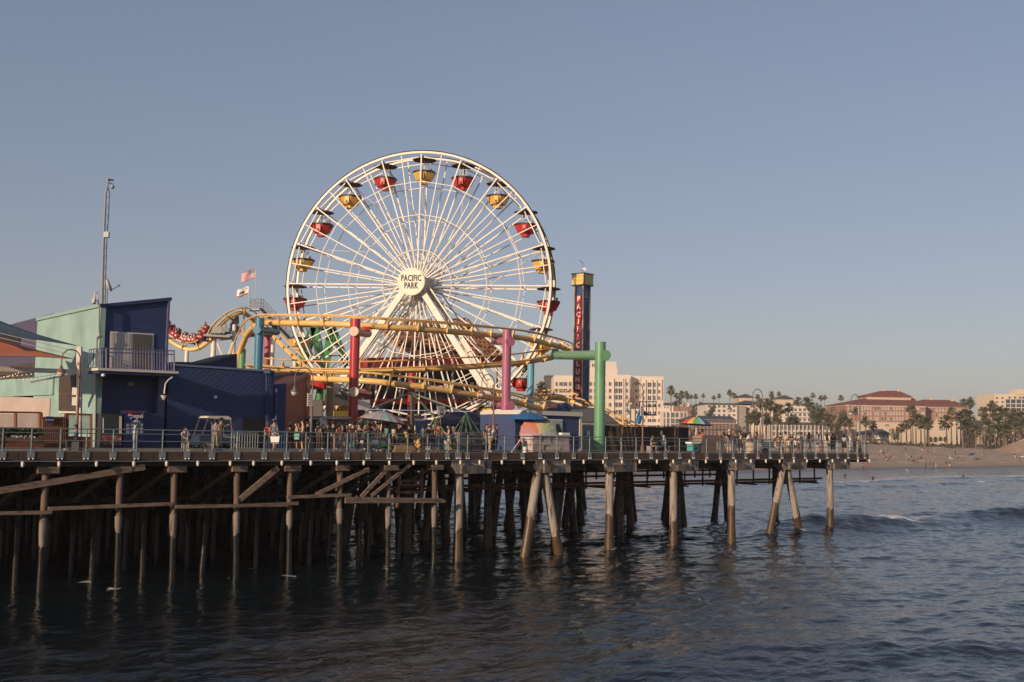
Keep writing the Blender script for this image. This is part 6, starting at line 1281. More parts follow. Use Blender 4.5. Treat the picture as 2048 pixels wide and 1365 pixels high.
for y in (819, 829, 839):
    for x in (1497, 1505, 1513, 1521, 1530, 1539): window(x, y, 1.5, 1.7, Ys, sh)
    for x in (1573, 1582, 1591, 1600, 1609, 1618, 1628, 1637): window(x, y + 1, 1.5, 1.7, Ys - 4, sh)
    ybox(1494, 1545, y + 4, y + 4.8, Ys - .9, .9, 'balcony', m_wfr, sh); ybox(1568, 1641, y + 5, y + 5.8, Ys - 4.9, .9, 'balcony', m_wfr, sh)
pv = thing('beach_pavilion', 'long white colonnaded beach pavilion with flat dark roof', 'building', land_at(1600, 560)); ybox(1543, 1660, 847.5, None, 560, 14, 'wall', m_hw, pv); ybox(1541, 1662, 843.5, 848, 558.5, 17, 'roof_slab', m_slate, pv)
for i in range(15): window(1548 + i * 7.8, 856, 1.3, 2.4, 560, pv); window(1548 + i * 7.8, 868, 1.3, 2.2, 560, pv); MB().bar(at_y(1544 + i * 7.8, 848, 559.3), at_y(1544 + i * 7.8, 884, 559.3), .35).build('column', m_wfr, pv, world=True)
pv = thing('beach_pavilion', 'small white pavilion with blue-grey hip roof before the brick hotel', 'building', land_at(1750, 540)); ybox(1728, 1778, 867, None, 540, 12, 'wall', m_hw2, pv); hip('roof', m_slate, pv, 1722, 1783, 867, 858.5, 1745, 1765, 540, 12, 1.2); ybox(1726, 1780, 876.5, 878, 537.5, 3, 'terrace_rail', m_wfr, pv)
for i in range(7): window(1732 + i * 7, 872, 1.2, 1.6, 540, pv)
# brick hotel with red roofs
Yc = 650; ch_ = thing('brick_hotel', 'pink brick beach hotel with red tiled hip roofs and cream base', 'building', land_at(1800, Yc))
ybox(1692, 1851, 812, None, Yc, 40, 'west_wing', m_brick, ch_); ybox(1850, 1934, 815.5, None, Yc + 8, 34, 'east_wing', m_brick, ch_); ybox(1691, 1852, 808.5, 812.5, Yc - .6, 41, 'cornice', m_cream, ch_); ybox(1849, 1935, 812.5, 816, Yc + 7.4, 35, 'cornice', m_cream, ch_); ybox(1690.5, 1852.5, 843.5, None, Yc - 1.0, 8, 'stone_base', m_cream, ch_); ybox(1852, 1925, 842, None, Yc + 2, 8, 'stone_base', m_cream, ch_); ybox(1734, 1822, 791, 800, Yc + 14, 18, 'penthouse', m_cream, ch_)
hip('roof', m_tile, ch_, 1689, 1853, 808.5, 795, 1738, 1822, Yc, 40, 1.0); hip('roof', m_tile, ch_, 1731, 1825, 792, 781.5, 1764, 1798, Yc + 14, 18, 1.0); hip('roof', m_tile, ch_, 1826, 1936, 812.5, 799.5, 1846, 1905, Yc + 8, 34, 1.0)
for x, y0, y1, Y in ((1767, 779, 786, Yc + 22), (1797, 779, 789, Yc + 22), (1829, 793.5, 803, Yc + 18), (1863, 796, 804, Yc + 24), (1905, 798, 808, Yc + 22)): ybox(x - 2.4, x + 2.4, y0, y1, Y, 2, 'chimney', m_cream, ch_)
cols = [1697, 1703] + [1724 + 5.8 * i for i in range(4)] + [1751, 1756] + [1765 + 5.75 * i for i in range(8)] + [1814, 1834, 1837.5, 1844, 1847.5]
for y in (817, 827.5, 838):
    for x in cols: window(x, y, .95, 2.0, Yc, ch_, False)
    for x in (1873, 1879.5, 1886, 1893, 1909, 1917, 1921, 1928, 1931.5): window(x, y + 3.5 if y < 830 else y + 1, .95, 1.9, Yc + 8, ch_, False)
for x in (1772, 1776): window(x, 851, .8, 1.4, Yc - 1, ch_, False)
for i in range(5): window(1880 + i * 4.2, 857, .9, 2.6, Yc + 2, ch_, False)
m_archd = mat('arch_shadow', (.06, .04, .03), .8, .2)
for i in range(4):
    c = at_y(1861 + i * 10, 882, Yc + 1.8); P = [c + Vector((1.15 * math.cos(a), 0, 1.2 + 1.15 * math.sin(a))) for a in np.linspace(0, math.pi, 9)] + [c + Vector((-1.15, 0, -.8)), c + Vector((1.15, 0, -.8))]; MB().prism(P, (0, .15, 0)).build('arch_opening', m_archd, ch_, world=True)
# pale tower block at the right edge
Yt = 700; tb = thing('pale_tower_block', 'pale cream apartment block at the right edge of the picture', 'building', land_at(2040, Yt)); ybox(1988, 2110, 788, None, Yt, 26, 'wall', mat('warm_cream_wall', (.60, .49, .36), .75, .05, scale=.15), tb); ybox(2033, 2049, 779.5, 789, Yt - .5, 10, 'lift_tower', mat('warm_cream_wall', (.60, .49, .36), .75, .05, scale=.15), tb); ybox(2010, 2112, 799, 830, Yt - .35, .4, 'glazed_bay', m_wing, tb)  # one even warm cream on every side of the block
for y in (796.5, 804.5, 812, 820, 828, 836, 844):
    for x in (1994, 2005): window(x, y, 1.5, 1.3, Yt, tb, False)
    if y > 798:
        MB().bar(at_y(2011, y + 3.5, Yt - .6), at_y(2110, y + 3.5, Yt - .6), .5, .5).build('floor_band', m_wfr, tb, world=True)
for x in (2011, 2021, 2032, 2043, 2054, 2065, 2080): MB().bar(at_y(x, 799, Yt - .65), at_y(x, 834, Yt - .65), .4).build('mullion', m_wfr, tb, world=True)
for x in (2019, 2030, 2040, 2046): window(x, 795.5, 1.4, 1.5, Yt - .3, tb, False)
for k, (x0, x1, y0, Y, m_, lab) in enumerate(((1640, 1668, 822, 720, m_hw, 'low white house between the shingled and the brick hotel'), (1390, 1416, 812, 760, m_hw2, 'white hillside house above the brown brick building'), (1940, 1965, 842, 690, m_hw2, 'low pale house behind the palms right of the brick hotel'), (1965, 1988, 850, 660, m_cream, 'cream beach house half hidden by palms before the tower block'))):
    nb = thing('house', lab, 'building', land_at((x0 + x1) / 2, Y)); ybox(x0, x1, y0, None, Y, 14, 'wall', m_, nb); ybox(x0 - .5, x1 + .5, y0 - 1, y0 + .3, Y - .5, 15, 'roof', m_slate, nb)
    for i in range(3): window(x0 + (x1 - x0) * (i + .5) / 3, y0 + 6, 1.3, 1.6, Y, nb)

# ---------------------------------------------------------------- palms and trees
m_trunk = mat('palm_trunk', (0.16, 0.115, 0.085), .9, .25, scale=2); m_fr = [mat('palm_fronds_' + str(i), c, .75, .35, scale=.6) for i, c in enumerate(((.105, .100, .052), (.125, .105, .056), (.085, .088, .048)))]; m_skirt = mat('dead_fronds', (.16, .105, .06), .9, .3, scale=1)
def palm_crown(seed, r=1.9, n=70, skirt=.5):
    q = random.Random(seed); mb = MB()
    for i in range(n):
        th = q.uniform(0, 6.283); el = q.uniform(-.75, 1.35); L = r * q.uniform(.75, 1.1); d = Vector((math.cos(th) * math.cos(el), math.sin(th) * math.cos(el), math.sin(el))); s = Vector((-math.sin(th), math.cos(th), 0)); up = s.cross(d)
        a = d * (L * .45); t = d * L - Vector((0, 0, .28 * L * (1 - abs(el) / 2))); w = L * .34
        mb.add([Vector((0, 0, 0)), a - s * w * .25, a + s * w * .25, t - s * w, t - s * w * .45 - d * L * .18, t + d * L * .06, t + s * w * .45 - d * L * .18, t + s * w], [(0, 1, 2), (1, 3, 4), (1, 4, 5, 2), (2, 6, 7), (2, 5, 6)])
    mb.mi(1)
    for i in range(int(n * skirt)):
        th = q.uniform(0, 6.283); s = Vector((-math.sin(th), math.cos(th), 0)); a = Vector((math.cos(th) * .3, math.sin(th) * .3, -.3)); b = Vector((math.cos(th) * q.uniform(.4, .8), math.sin(th) * q.uniform(.4, .8), -q.uniform(.9, 2.0))); mb.add([a - s * .06, a + s * .06, b + s * .2, b - s * .2], [(0, 1, 2, 3)])
    return mb
CROWN = [palm_crown(s, 1.75 + .3 * (s % 3), 64, .35 + .25 * (s % 2)).mesh('crown', [m_fr[s % 3], m_skirt]) for s in range(6)]
def ordinal(n): return ['first', 'second', 'third', 'fourth', 'fifth', 'sixth', 'seventh', 'eighth', 'ninth', 'tenth', 'eleventh', 'twelfth', 'thirteenth', 'fourteenth', 'fifteenth', 'sixteenth', 'seventeenth', 'eighteenth', 'nineteenth', 'twentieth'][n] if n < 20 else str(n + 1) + 'th'
def palms(spots, where, group, adj, base=None):
    for i, (x, y, Y, sc) in enumerate(sorted(spots)):
        g = land_at(x, Y); c = at_y(x, y, Y); t = thing('palm_tree', '%s %s, %s from the left' % (adj, where, ordinal(i)), 'palm tree', g, 0, group); H = c.z - g.z; q = random.Random(int(x * 7 + y))
        bend = q.uniform(-.6, .6)
        MB().path([(0, 0, -.3), (bend * .1, 0, H * .3), (bend * .35, 0, H * .65), (0, 0, H)], [.34 * sc + .1, .24 * sc + .05, .2 * sc, .17 * sc], 7).build('trunk', m_trunk, t)
        k = q.randrange(6); link('crown', CROWN[k], t, (0, 0, H - .1), (0, 0, q.uniform(0, 6.28)), (sc * q.uniform(1.05, 1.25),) * 3)
palms([(1341, 780, 640, 1.5), (1352, 791, 760, 1.2), (1358, 802, 700, 1.1), (1363, 789, 780, 1.25), (1372, 786, 860, .9), (1375, 793, 760, 1.15), (1382, 793.5, 860, .85), (1391, 793, 860, .85), (1406, 791.5, 870, .85), (1427, 795, 860, .9), (1438, 792, 870, .85)], 'on the skyline right of the white hotel', 'skyline palms', 'tall thin fan palm')
palms([(1459, 785, 800, 1.15), (1467, 791, 830, .95), (1543, 788, 840, 1.0), (1544, 797, 760, 1.0), (1558, 788, 860, 1.0), (1515, 793, 780, 1.0), (1626, 791, 820, 1.1), (1642, 796, 840, 1.05), (1650, 794.5, 840, .95), (1682, 796, 830, 1.0)], 'on the skyline above the shingled hotel', 'skyline palms', 'slender fan palm')
palms([(1520, 806, 560, 1.3), (1533, 806, 570, 1.35), (1541, 812, 560, 1.3), (1500, 836, 510, 1.4), (1509, 832, 520, 1.35), (1514, 838, 505, 1.3), (1532, 838, 515, 1.5), (1554, 836, 530, 1.3), (1562, 818, 560, 1.3), (1577, 815, 565, 1.2), (1596, 803, 600, 1.3), (1614, 805, 600, 1.4), (1622, 812, 590, 1.4), (1626, 829, 560, 1.3), (1580, 842, 520, .9), (1592, 840, 525, .9), (1634, 838, 540, 1.3), (1643, 828, 550, 1.3), (1653, 842, 530, 1.2), (1553, 815, 580, 1.2)], 'in front of the shingled hotel', 'beach palms', 'bushy fan palm')
palms([(1688, 842, 520, 1.2), (1700, 847, 520, 1.15), (1712, 822, 560, 1.1), (1731, 842, 520, 1.4), (1746, 850, 530, 1.15), (1802, 856, 520, 1.1), (1813, 848, 530, 1.2), (1822, 819, 560, 1.2), (1832, 840, 520, 1.3), (1842, 841, 520, 1.35), (1850, 846, 505, 1.35), (1858, 842, 525, 1.2), (1893, 843, 520, 1.3), (1903, 822, 560, 1.2), (1826, 818.5, 570, 1.0)], 'in front of the brick hotel', 'beach palms', 'fan palm')
palms([(1914, 832, 540, 1.3), (1922, 829, 545, 1.3), (1931, 830, 540, 1.35), (1940, 832, 545, 1.3), (1935, 846, 515, 1.3), (1926, 850, 510, 1.2), (1941, 806, 650, 1.5), (1928, 805, 740, 1.1), (1942, 801, 690, 1.2), (1952, 858, 500, 1.2), (1964, 806, 730, 1.1), (1966, 824, 580, 1.4), (1972, 836, 540, 1.4), (1976, 852, 510, 1.3), (1985, 808, 700, 1.2), (1990, 826, 560, 1.4), (1981, 815, 640, 1.2), (2000, 825, 560, 1.4), (1996, 846, 520, 1.4), (2012, 823, 560, 1.35)], 'right of the brick hotel', 'beach palms', 'crowded fan palm')
palms([(2022, 838, 530, 1.5), (2031, 842, 525, 1.4), (2016, 850, 510, 1.3), (2042, 835, 535, 1.5), (2050, 845, 520, 1.4), (2038, 852, 505, 1.3), (2062, 840, 530, 1.4), (2008, 858, 505, 1.2), (2075, 845, 520, 1.4), (2028, 828, 560, 1.2)], 'below the pale tower block at the right edge', 'beach palms', 'crowded fan palm')
palms([(1082, 776, 420, 1.3), (1078, 783, 425, 1.1)], 'beside the light blue column, behind the pier', 'palms behind the pier', 'small fan palm')
m_bush = [mat('tree_leaves_' + str(i), c, .8, .45, scale=.7) for i, c in enumerate(((.075, .080, .042), (.090, .085, .046), (.062, .068, .038)))]
def bush_mesh(seed, n=900):
    q = random.Random(seed); mb = MB(); cl = [(Vector((q.uniform(-.75, .75), q.uniform(-.75, .75), q.uniform(-.15, .85))), q.uniform(.28, .5)) for _ in range(11)]
    for i in range(n):
        c, r_ = cl[i % 11]; d = Vector((q.gauss(0, 1), q.gauss(0, 1), q.gauss(0, 1))).normalized(); p = c + d * (r_ * q.uniform(.7, 1.08)); a = Vector((q.gauss(0, 1), q.gauss(0, 1), q.gauss(0, .6))).normalized(); b = a.cross(d).normalized() if a.cross(d).length > .01 else a.orthogonal(); s = q.uniform(.05, .12)
        mb.add([p - a * s, p - b * s * .6, p + a * s, p + b * s * .6], [(0, 1, 2, 3)])
    return mb
BUSH = [bush_mesh(40 + i).mesh('foliage', m_bush[i % 3]) for i in range(3)]
def tree(label, x, ytop, ybot, Y, wpx, name='broadleaf_tree', cat='tree', group='trees behind the beach'):
    g = land_at(x, Y); top = at_y(x, ytop, Y).z; bot = at_y(x, ybot, Y).z; t = thing(name, label, cat, g, 0, group); hh = (top - bot) / 1.55; ww = wpx * Y / FPX / 2 / 1.05
    link('crown', BUSH[int(x) % 3], t, (0, 0, bot - g.z + hh * .35), (0, 0, x), (ww, ww, hh)); MB().path([(0, 0, -.3), (0, 0, max(.5, bot - g.z + hh * .5))], [.3, .16], 7).build('trunk', m_trunk, t)
    for k in range(3): MB().path([(0, 0, max(.3, bot - g.z)), (math.cos(k * 2.1) * ww * .4, math.sin(k * 2.1) * ww * .4, max(.6, bot - g.z + hh * .7))], [.12, .05], 5).build('limb', m_trunk, t)
tree('dark rounded tree beside the shingled hotel, left of its roof', 1394, 801, 840, 640, 30); tree('feathery dark palm-like tree before the shingled hotel west block', 1422, 806, 838, 560, 24); tree('dark conical tree behind the shingled hotel right end', 1637, 803, 840, 700, 20); tree('wide dark tree on the skyline right of the shingled hotel', 1664, 809, 842, 690, 34); tree('broad olive tree before the left end of the brick hotel', 1674, 812, 866, 600, 44)
tree('round tree by the small white pavilion', 1790, 852, 882, 560, 22); tree('dark tree right of the brick hotel east wing', 1950, 838, 886, 600, 34); tree('dark tree before the cream beach house', 1978, 845, 888, 590, 40); tree('tree mass under the pale tower block', 2020, 842, 890, 580, 50); tree('rightmost tree mass below the tower block', 2055, 848, 890, 580, 50); tree('tree in front of the brown brick building right end', 1478, 845, 885, 470, 34); tree('dark tree between the villa and the pink building', 1349, 800, 822, 720, 22); tree('small dark tree in front of the white hillside house', 1404, 812, 838, 690, 22)
hd = thing('hedge', 'low dark hedge line at the back of the beach', 'hedge', land_at(1830, 520))
for i in range(46):
    x = 1690 + i * 7.6; Y = 512 + 10 * math.sin(i * 1.3); g = land_at(x, Y); link('clump', BUSH[i % 3], hd, g - hd.location + Vector((0, 0, .5)), (0, 0, i), (1.5 + .4 * math.sin(i), 1.2, 1.2 + .5 * math.sin(i * 2.3)))
# sand mound at the right edge
mb = MB(); vs = []; n, k_ = 40, 14; c = land_at(2052, 455); q = random.Random(2)
for j in range(k_ + 1):
    for i in range(n):
        a = 2 * math.pi * i / n; r_ = j / k_; h__ = 5.6 * (1 - r_) ** .9 * (1 + .08 * math.sin(3 * a) + .05 * math.sin(7 * a + j)); vs.append(c + Vector((math.cos(a) * 17 * r_ * (1 + .12 * math.sin(2 * a)), math.sin(a) * 12 * r_, h__ - .6 * r_ + .12 * math.sin(a * 17 + j * .8) * r_)))
mb.v = vs
for j in range(k_):
    for i in range(n): mb.f.append((j * n + i, (j + 1) * n + i, (j + 1) * n + (i + 1) % n, j * n + (i + 1) % n)); mb.m.append(0)
tag(mb.build('sand_mound', mat('mound_sand', (0.30, 0.21, 0.15), .9, .15, scale=.5, bump=.8, bscale=1.5), None, world=True, smooth=True), 'tall heap of sand at the right edge of the beach', kind='structure')
# lifeguard hut, beach clutter
hutb = thing('lifeguard_hut', 'small pale beach hut below the brick hotel arches', 'hut', on_land(1882, 891)); g = on_land(1882, 891); MB().box(g + Vector((0, 0, 1.0)), (2.2, 2, 1.9)).build('cabin', m_trim, hutb, world=True); MB().box(g + Vector((0, 0, 2.02)), (2.6, 2.4, .12)).build('roof', m_hw2, hutb, world=True); MB().box(g + Vector((-2.0, 0, .8)), (.2, .2, 1.9)).build('post', m_trim, hutb, world=True)
# ================================================================ PEOPLE
SKINS = [mat('skin_light', (.50, .31, .22), .6, .08), mat('skin_tan', (.36, .20, .13), .6, .08), mat('skin_brown', (.20, .105, .065), .6, .08)]
HAIRS = {'black': m_hairk, 'brown': mat('hair_brown', (.05, .028, .016), .55, .2), 'grey': mat('hair_grey', (.33, .31, .29), .6, .15), 'blond': mat('hair_blond', (.34, .22, .10), .6, .2), 'red': mat('hair_auburn', (.11, .03, .015), .55, .2)}
CL = dict(black=(.014, .014, .016), charcoal=(.035, .035, .04), white=(.62, .60, .57), navy=(.018, .026, .06), maroon=(.12, .022, .025), grey=(.17, .18, .19), bluegrey=(.10, .14, .17), olive=(.060, .052, .030), red=(.36, .03, .035), skyblue=(.24, .37, .48),
          brown=(.085, .045, .026), tan=(.36, .27, .17), khaki=(.27, .21, .13), beige=(.48, .40, .31), denim=(.055, .085, .14), pink=(.46, .22, .22), orange=(.50, .095, .04), plaid=(.30, .25, .25), lavender=(.46, .44, .52), patterned=(.42, .43, .33), teal=(.06, .27, .26), cream=(.55, .48, .40))
def cloth(n): return mat('cloth_' + n, CL[n], .88, .18 if n != 'patterned' else .5, scale=7, **({'col2': (.10, .14, .09), 'c2scale': 9, 'c2lo': .5, 'c2hi': .56} if n == 'patterned' else ({'col2': (.09, .06, .08), 'c2scale': 16, 'c2lo': .5, 'c2hi': .55} if n == 'plaid' else {})))
m_shoe = mat('shoe_white', (.5, .48, .46), .7, .1); m_shoed = mat('shoe_dark', (.02, .02, .02), .6, .2)
BASE = dict(pel=(0, 0, .95), bel=(0, 0, 1.10), che=(0, .01, 1.28), nec=(0, .01, 1.47), hed=(0, -.015, 1.60), top=(0, -.01, 1.70),
            shL=(.175, .01, 1.41), elL=(.22, .04, 1.13), wrL=(.22, -.06, .90), haL=(.21, -.10, .80), shR=(-.175, .01, 1.41), elR=(-.22, .04, 1.13), wrR=(-.22, -.06, .90), haR=(-.21, -.10, .80),
            hiL=(.09, 0, .91), knL=(.10, -.02, .50), anL=(.10, .03, .08), toL=(.115, -.13, .035), hiR=(-.09, 0, .91), knR=(-.10, -.02, .50), anR=(-.10, .03, .08), toR=(-.115, -.13, .035))
BONES = [('pel', 'bel', 'T'), ('bel', 'che', 'T'), ('che', 'nec', 'T'), ('nec', 'hed', 'H'), ('hed', 'top', 'H')] + [x for s in 'LR' for x in (('che', 'sh' + s, 'T'), ('sh' + s, 'el' + s, 'U'), ('el' + s, 'wr' + s, 'F'), ('wr' + s, 'ha' + s, 'N'), ('pel', 'hi' + s, 'P'), ('hi' + s, 'kn' + s, 'P'), ('kn' + s, 'an' + s, 'C'), ('an' + s, 'to' + s, 'S'))]
RAD = dict(pel=(.135, .11), bel=(.13, .10), che=(.155, .115), nec=(.058, .058), hed=(.088, .105), top=(.062, .07), sh=(.062, .06), el=(.043, .043), wr=(.031, .028), ha=(.034, .020), hi=(.085, .085), kn=(.058, .058), an=(.042, .042), to=(.042, .032))
POSES = {'stand': {}, 'relax': dict(elL=(.24, .05, 1.14), wrL=(.19, -.1, .95), haL=(.15, -.16, .87), knR=(-.12, -.06, .50), anR=(-.14, -.02, .08), toR=(-.17, -.17, .035)),
  'walk': dict(knL=(.10, -.16, .52), anL=(.10, -.22, .10), toL=(.11, -.37, .06), knR=(-.10, .06, .50), anR=(-.10, .26, .13), toR=(-.11, .14, .035), elL=(.22, .12, 1.14), wrL=(.22, .10, .90), haL=(.21, .08, .80), wrR=(-.21, -.18, .94), haR=(-.20, -.26, .87)),
  'phone': dict(elL=(.20, -.04, 1.14), wrL=(.10, -.24, 1.20), haL=(.05, -.30, 1.26), elR=(-.20, -.02, 1.13), wrR=(-.09, -.24, 1.18), haR=(-.03, -.30, 1.24), hed=(0, -.05, 1.585), top=(0, -.06, 1.685)),
  'lean': dict(che=(0, -.10, 1.24), nec=(0, -.20, 1.40), hed=(0, -.27, 1.50), top=(0, -.30, 1.60), bel=(0, -.03, 1.08), shL=(.17, -.15, 1.33), shR=(-.17, -.15, 1.33), elL=(.22, -.34, 1.16), wrL=(.12, -.50, 1.13), haL=(.05, -.55, 1.13), elR=(-.22, -.34, 1.16), wrR=(-.12, -.50, 1.13), haR=(-.05, -.55, 1.13)),
  'reach': dict(elL=(.22, -.18, 1.28), wrL=(.20, -.42, 1.36), haL=(.19, -.52, 1.40), elR=(-.2, -.16, 1.26), wrR=(-.12, -.38, 1.36), haR=(-.09, -.48, 1.40)),
  'photo': dict(elR=(-.26, -.14, 1.36), wrR=(-.22, -.30, 1.56), haR=(-.20, -.36, 1.64), elL=(.24, .06, 1.15), wrL=(.26, -.04, .93), haL=(.26, -.08, .84)),
  'wave': dict(elR=(-.30, .0, 1.62), wrR=(-.34, -.04, 1.86), haR=(-.34, -.06, 1.96)),
  'drink': dict(elR=(-.24, -.12, 1.18), wrR=(-.10, -.22, 1.40), haR=(-.06, -.24, 1.48), elL=(.23, 0, 1.14), wrL=(.14, -.2, 1.05), haL=(.1, -.28, 1.06)),
  'sit': dict(pel=(0, 0, .50), bel=(0, .02, .66), che=(0, .02, .84), nec=(0, -.01, 1.03), hed=(0, -.05, 1.16), top=(0, -.05, 1.26), shL=(.175, 0, .97), shR=(-.175, 0, .97), elL=(.22, -.06, .72), wrL=(.12, -.26, .72), haL=(.08, -.34, .74), elR=(-.22, -.06, .72), wrR=(-.12, -.26, .72), haR=(-.08, -.34, .74),
              hiL=(.09, -.02, .49), knL=(.11, -.44, .50), anL=(.11, -.42, .08), toL=(.12, -.56, .035), hiR=(-.09, -.02, .49), knR=(-.11, -.44, .50), anR=(-.11, -.42, .08), toR=(-.12, -.56, .035)),
  'sitphone': dict(pel=(0, 0, .50), bel=(0, .05, .66), che=(0, .06, .84), nec=(0, 0, 1.02), hed=(0, -.06, 1.14), top=(0, -.08, 1.24), shL=(.175, .04, .97), shR=(-.175, .04, .97), elL=(.21, -.08, .78), wrL=(.08, -.26, .90), haL=(.03, -.31, .96), elR=(-.21, -.06, .76), wrR=(-.10, -.22, .68), haR=(-.06, -.30, .66),
              hiL=(.09, -.02, .49), knL=(.10, -.42, .56), anL=(-.22, -.50, .58), toL=(-.34, -.56, .62), hiR=(-.09, -.02, .49), knR=(-.11, -.44, .50), anR=(-.11, -.42, .08), toR=(-.12, -.56, .035)),
  'ground': dict(pel=(0, 0, .12), bel=(0, .10, .26), che=(0, .16, .44), nec=(0, .14, .64), hed=(0, .10, .77), top=(0, .10, .87), shL=(.175, .15, .57), shR=(-.175, .15, .57), elL=(.24, .02, .36), wrL=(.14, -.20, .36), haL=(.1, -.3, .38), elR=(-.24, .02, .36), wrR=(-.14, -.20, .36), haR=(-.1, -.3, .38),
              hiL=(.09, -.02, .12), knL=(.14, -.36, .42), anL=(.12, -.60, .09), toL=(.13, -.75, .05), hiR=(-.09, -.02, .12), knR=(-.14, -.36, .42), anR=(-.12, -.60, .09), toR=(-.13, -.75, .05))}
def segd(P, a, b):
    ab = b - a; t = np.clip(((P - a) @ ab) / max(ab @ ab, 1e-9), 0, 1); return np.linalg.norm(P - (a + t[:, None] * ab), axis=1)
BODY = {}
def body_mesh(pose, fem=False):
    key = (pose, fem)
    if key in BODY: return BODY[key]
    J = dict(BASE); J.update(POSES[pose]); names = list(J); me = bpy.data.meshes.new('body')
    co = {n: np.array(J[n], float) for n in names}
    if fem:
        for s in ('L', 'R'): co['sh' + s] = co['che'] * .12 + co['sh' + s] * .88
    me.from_pydata([co[n] for n in names], [(names.index(a), names.index(b)) for a, b, _ in BONES], [])
    ob = bpy.data.objects.new('body_tmp', me); COL.objects.link(ob); ob.modifiers.new('skin', 'SKIN'); sb = ob.modifiers.new('sub', 'SUBSURF'); sb.levels = 1; sb.render_levels = 1
    sv = me.skin_vertices[0].data if me.skin_vertices else None
    if sv is None:
        bm = bmesh.new(); bm.from_mesh(me); bm.verts.layers.skin.verify(); bm.to_mesh(me); bm.free(); sv = me.skin_vertices[0].data
    for i, n in enumerate(names):
        r = RAD[n] if n in RAD else RAD[n[:2]]; k = .9 if fem and n not in ('pel', 'hed', 'top', 'hiL', 'hiR') else 1.0; sv[i].radius = (r[0] * k, r[1] * k); sv[i].use_root = (n == 'pel')
    dg = bpy.context.evaluated_depsgraph_get(); out = bpy.data.meshes.new_from_object(ob.evaluated_get(dg)); bpy.data.objects.remove(ob)
    n = len(out.polygons); C = np.empty(n * 3); out.polygons.foreach_get('center', C); C = C.reshape(-1, 3)
    D = np.stack([segd(C, co[a], co[b]) / (.6 if k in 'TP' else 1.0) for a, b, k in BONES], 1); near = D.argmin(1); reg = np.array([BONES[i][2] for i in near])
    # sleeves end half way down the upper arm, so keep the position along the bone
    bmv = bmesh.new(); bmv.from_mesh(out)
    # fingers, thumb, nose, ears, eyes and mouth
    def tube(a, b, r0, r1, mi):
        a, b = Vector(a), Vector(b); d = (b - a).normalized(); x = d.orthogonal().normalized(); y = d.cross(x); A = [bmv.verts.new(a + (x * c + y * s) * r0) for c, s in ((1, 0), (0, 1), (-1, 0), (0, -1))]; B = [bmv.verts.new(b + (x * c + y * s) * r1) for c, s in ((1, 0), (0, 1), (-1, 0), (0, -1))]
        for i in range(4): f = bmv.faces.new((A[i], A[(i + 1) % 4], B[(i + 1) % 4], B[i])); extra.append(mi)
        bmv.faces.new(B); extra.append(mi)
    extra = []
    for s in 'LR':
        w, h = Vector(co['wr' + s]), Vector(co['ha' + s]); d = (h - w).normalized(); x = d.orthogonal().normalized(); y = d.cross(x)
        for k in range(4): o = h + x * (.016 * (k - 1.5)); m = o + d * (.035 + .006 * (k in (1, 2))) + y * .006; tube(o, m, .0085, .008, 'N'); tube(m, m + d * .022 + y * .018, .008, .006, 'N')
        t0 = w.lerp(h, .5) + x * .03; tube(t0, t0 + d * .03 + x * .026, .010, .008, 'N')
    hd, tp = Vector(co['hed']), Vector(co['top']); tube(hd + Vector((0, -.095, .012)), hd + Vector((0, -.128, -.012)), .010, .014, 'H')
    for sx in (-1, 1): tube(hd + Vector((sx * .082, .01, .015)), hd + Vector((sx * .098, .025, .0)), .022, .016, 'H'); tube(hd + Vector((sx * .034, -.098, .028)), hd + Vector((sx * .034, -.106, .028)), .011, .009, 'E')
    tube(hd + Vector((-.022, -.102, -.045)), hd + Vector((.022, -.102, -.045)), .007, .007, 'E')
    bmv.to_mesh(out); bmv.free(); reg = np.concatenate([reg, np.array(extra)])
    # finer split: where along upper arm / thigh each face is
    n = len(out.polygons); C = np.empty(n * 3); out.polygons.foreach_get('center', C); C = C.reshape(-1, 3); tt = np.zeros(n)
    for s in 'LR':
        for a, b, kk in (('sh', 'el', 'U'), ('hi', 'kn', 'P'), ('kn', 'an', 'C')):
            A, B = co[a + s], co[b + s]; t = ((C - A) @ (B - A)) / ((B - A) @ (B - A)); mm = (reg == kk) & (np.sign(C[:, 0]) == (1 if s == 'L' else -1)); tt[mm] = t[mm]
    BODY[key] = (out, reg, tt, co); return BODY[key]
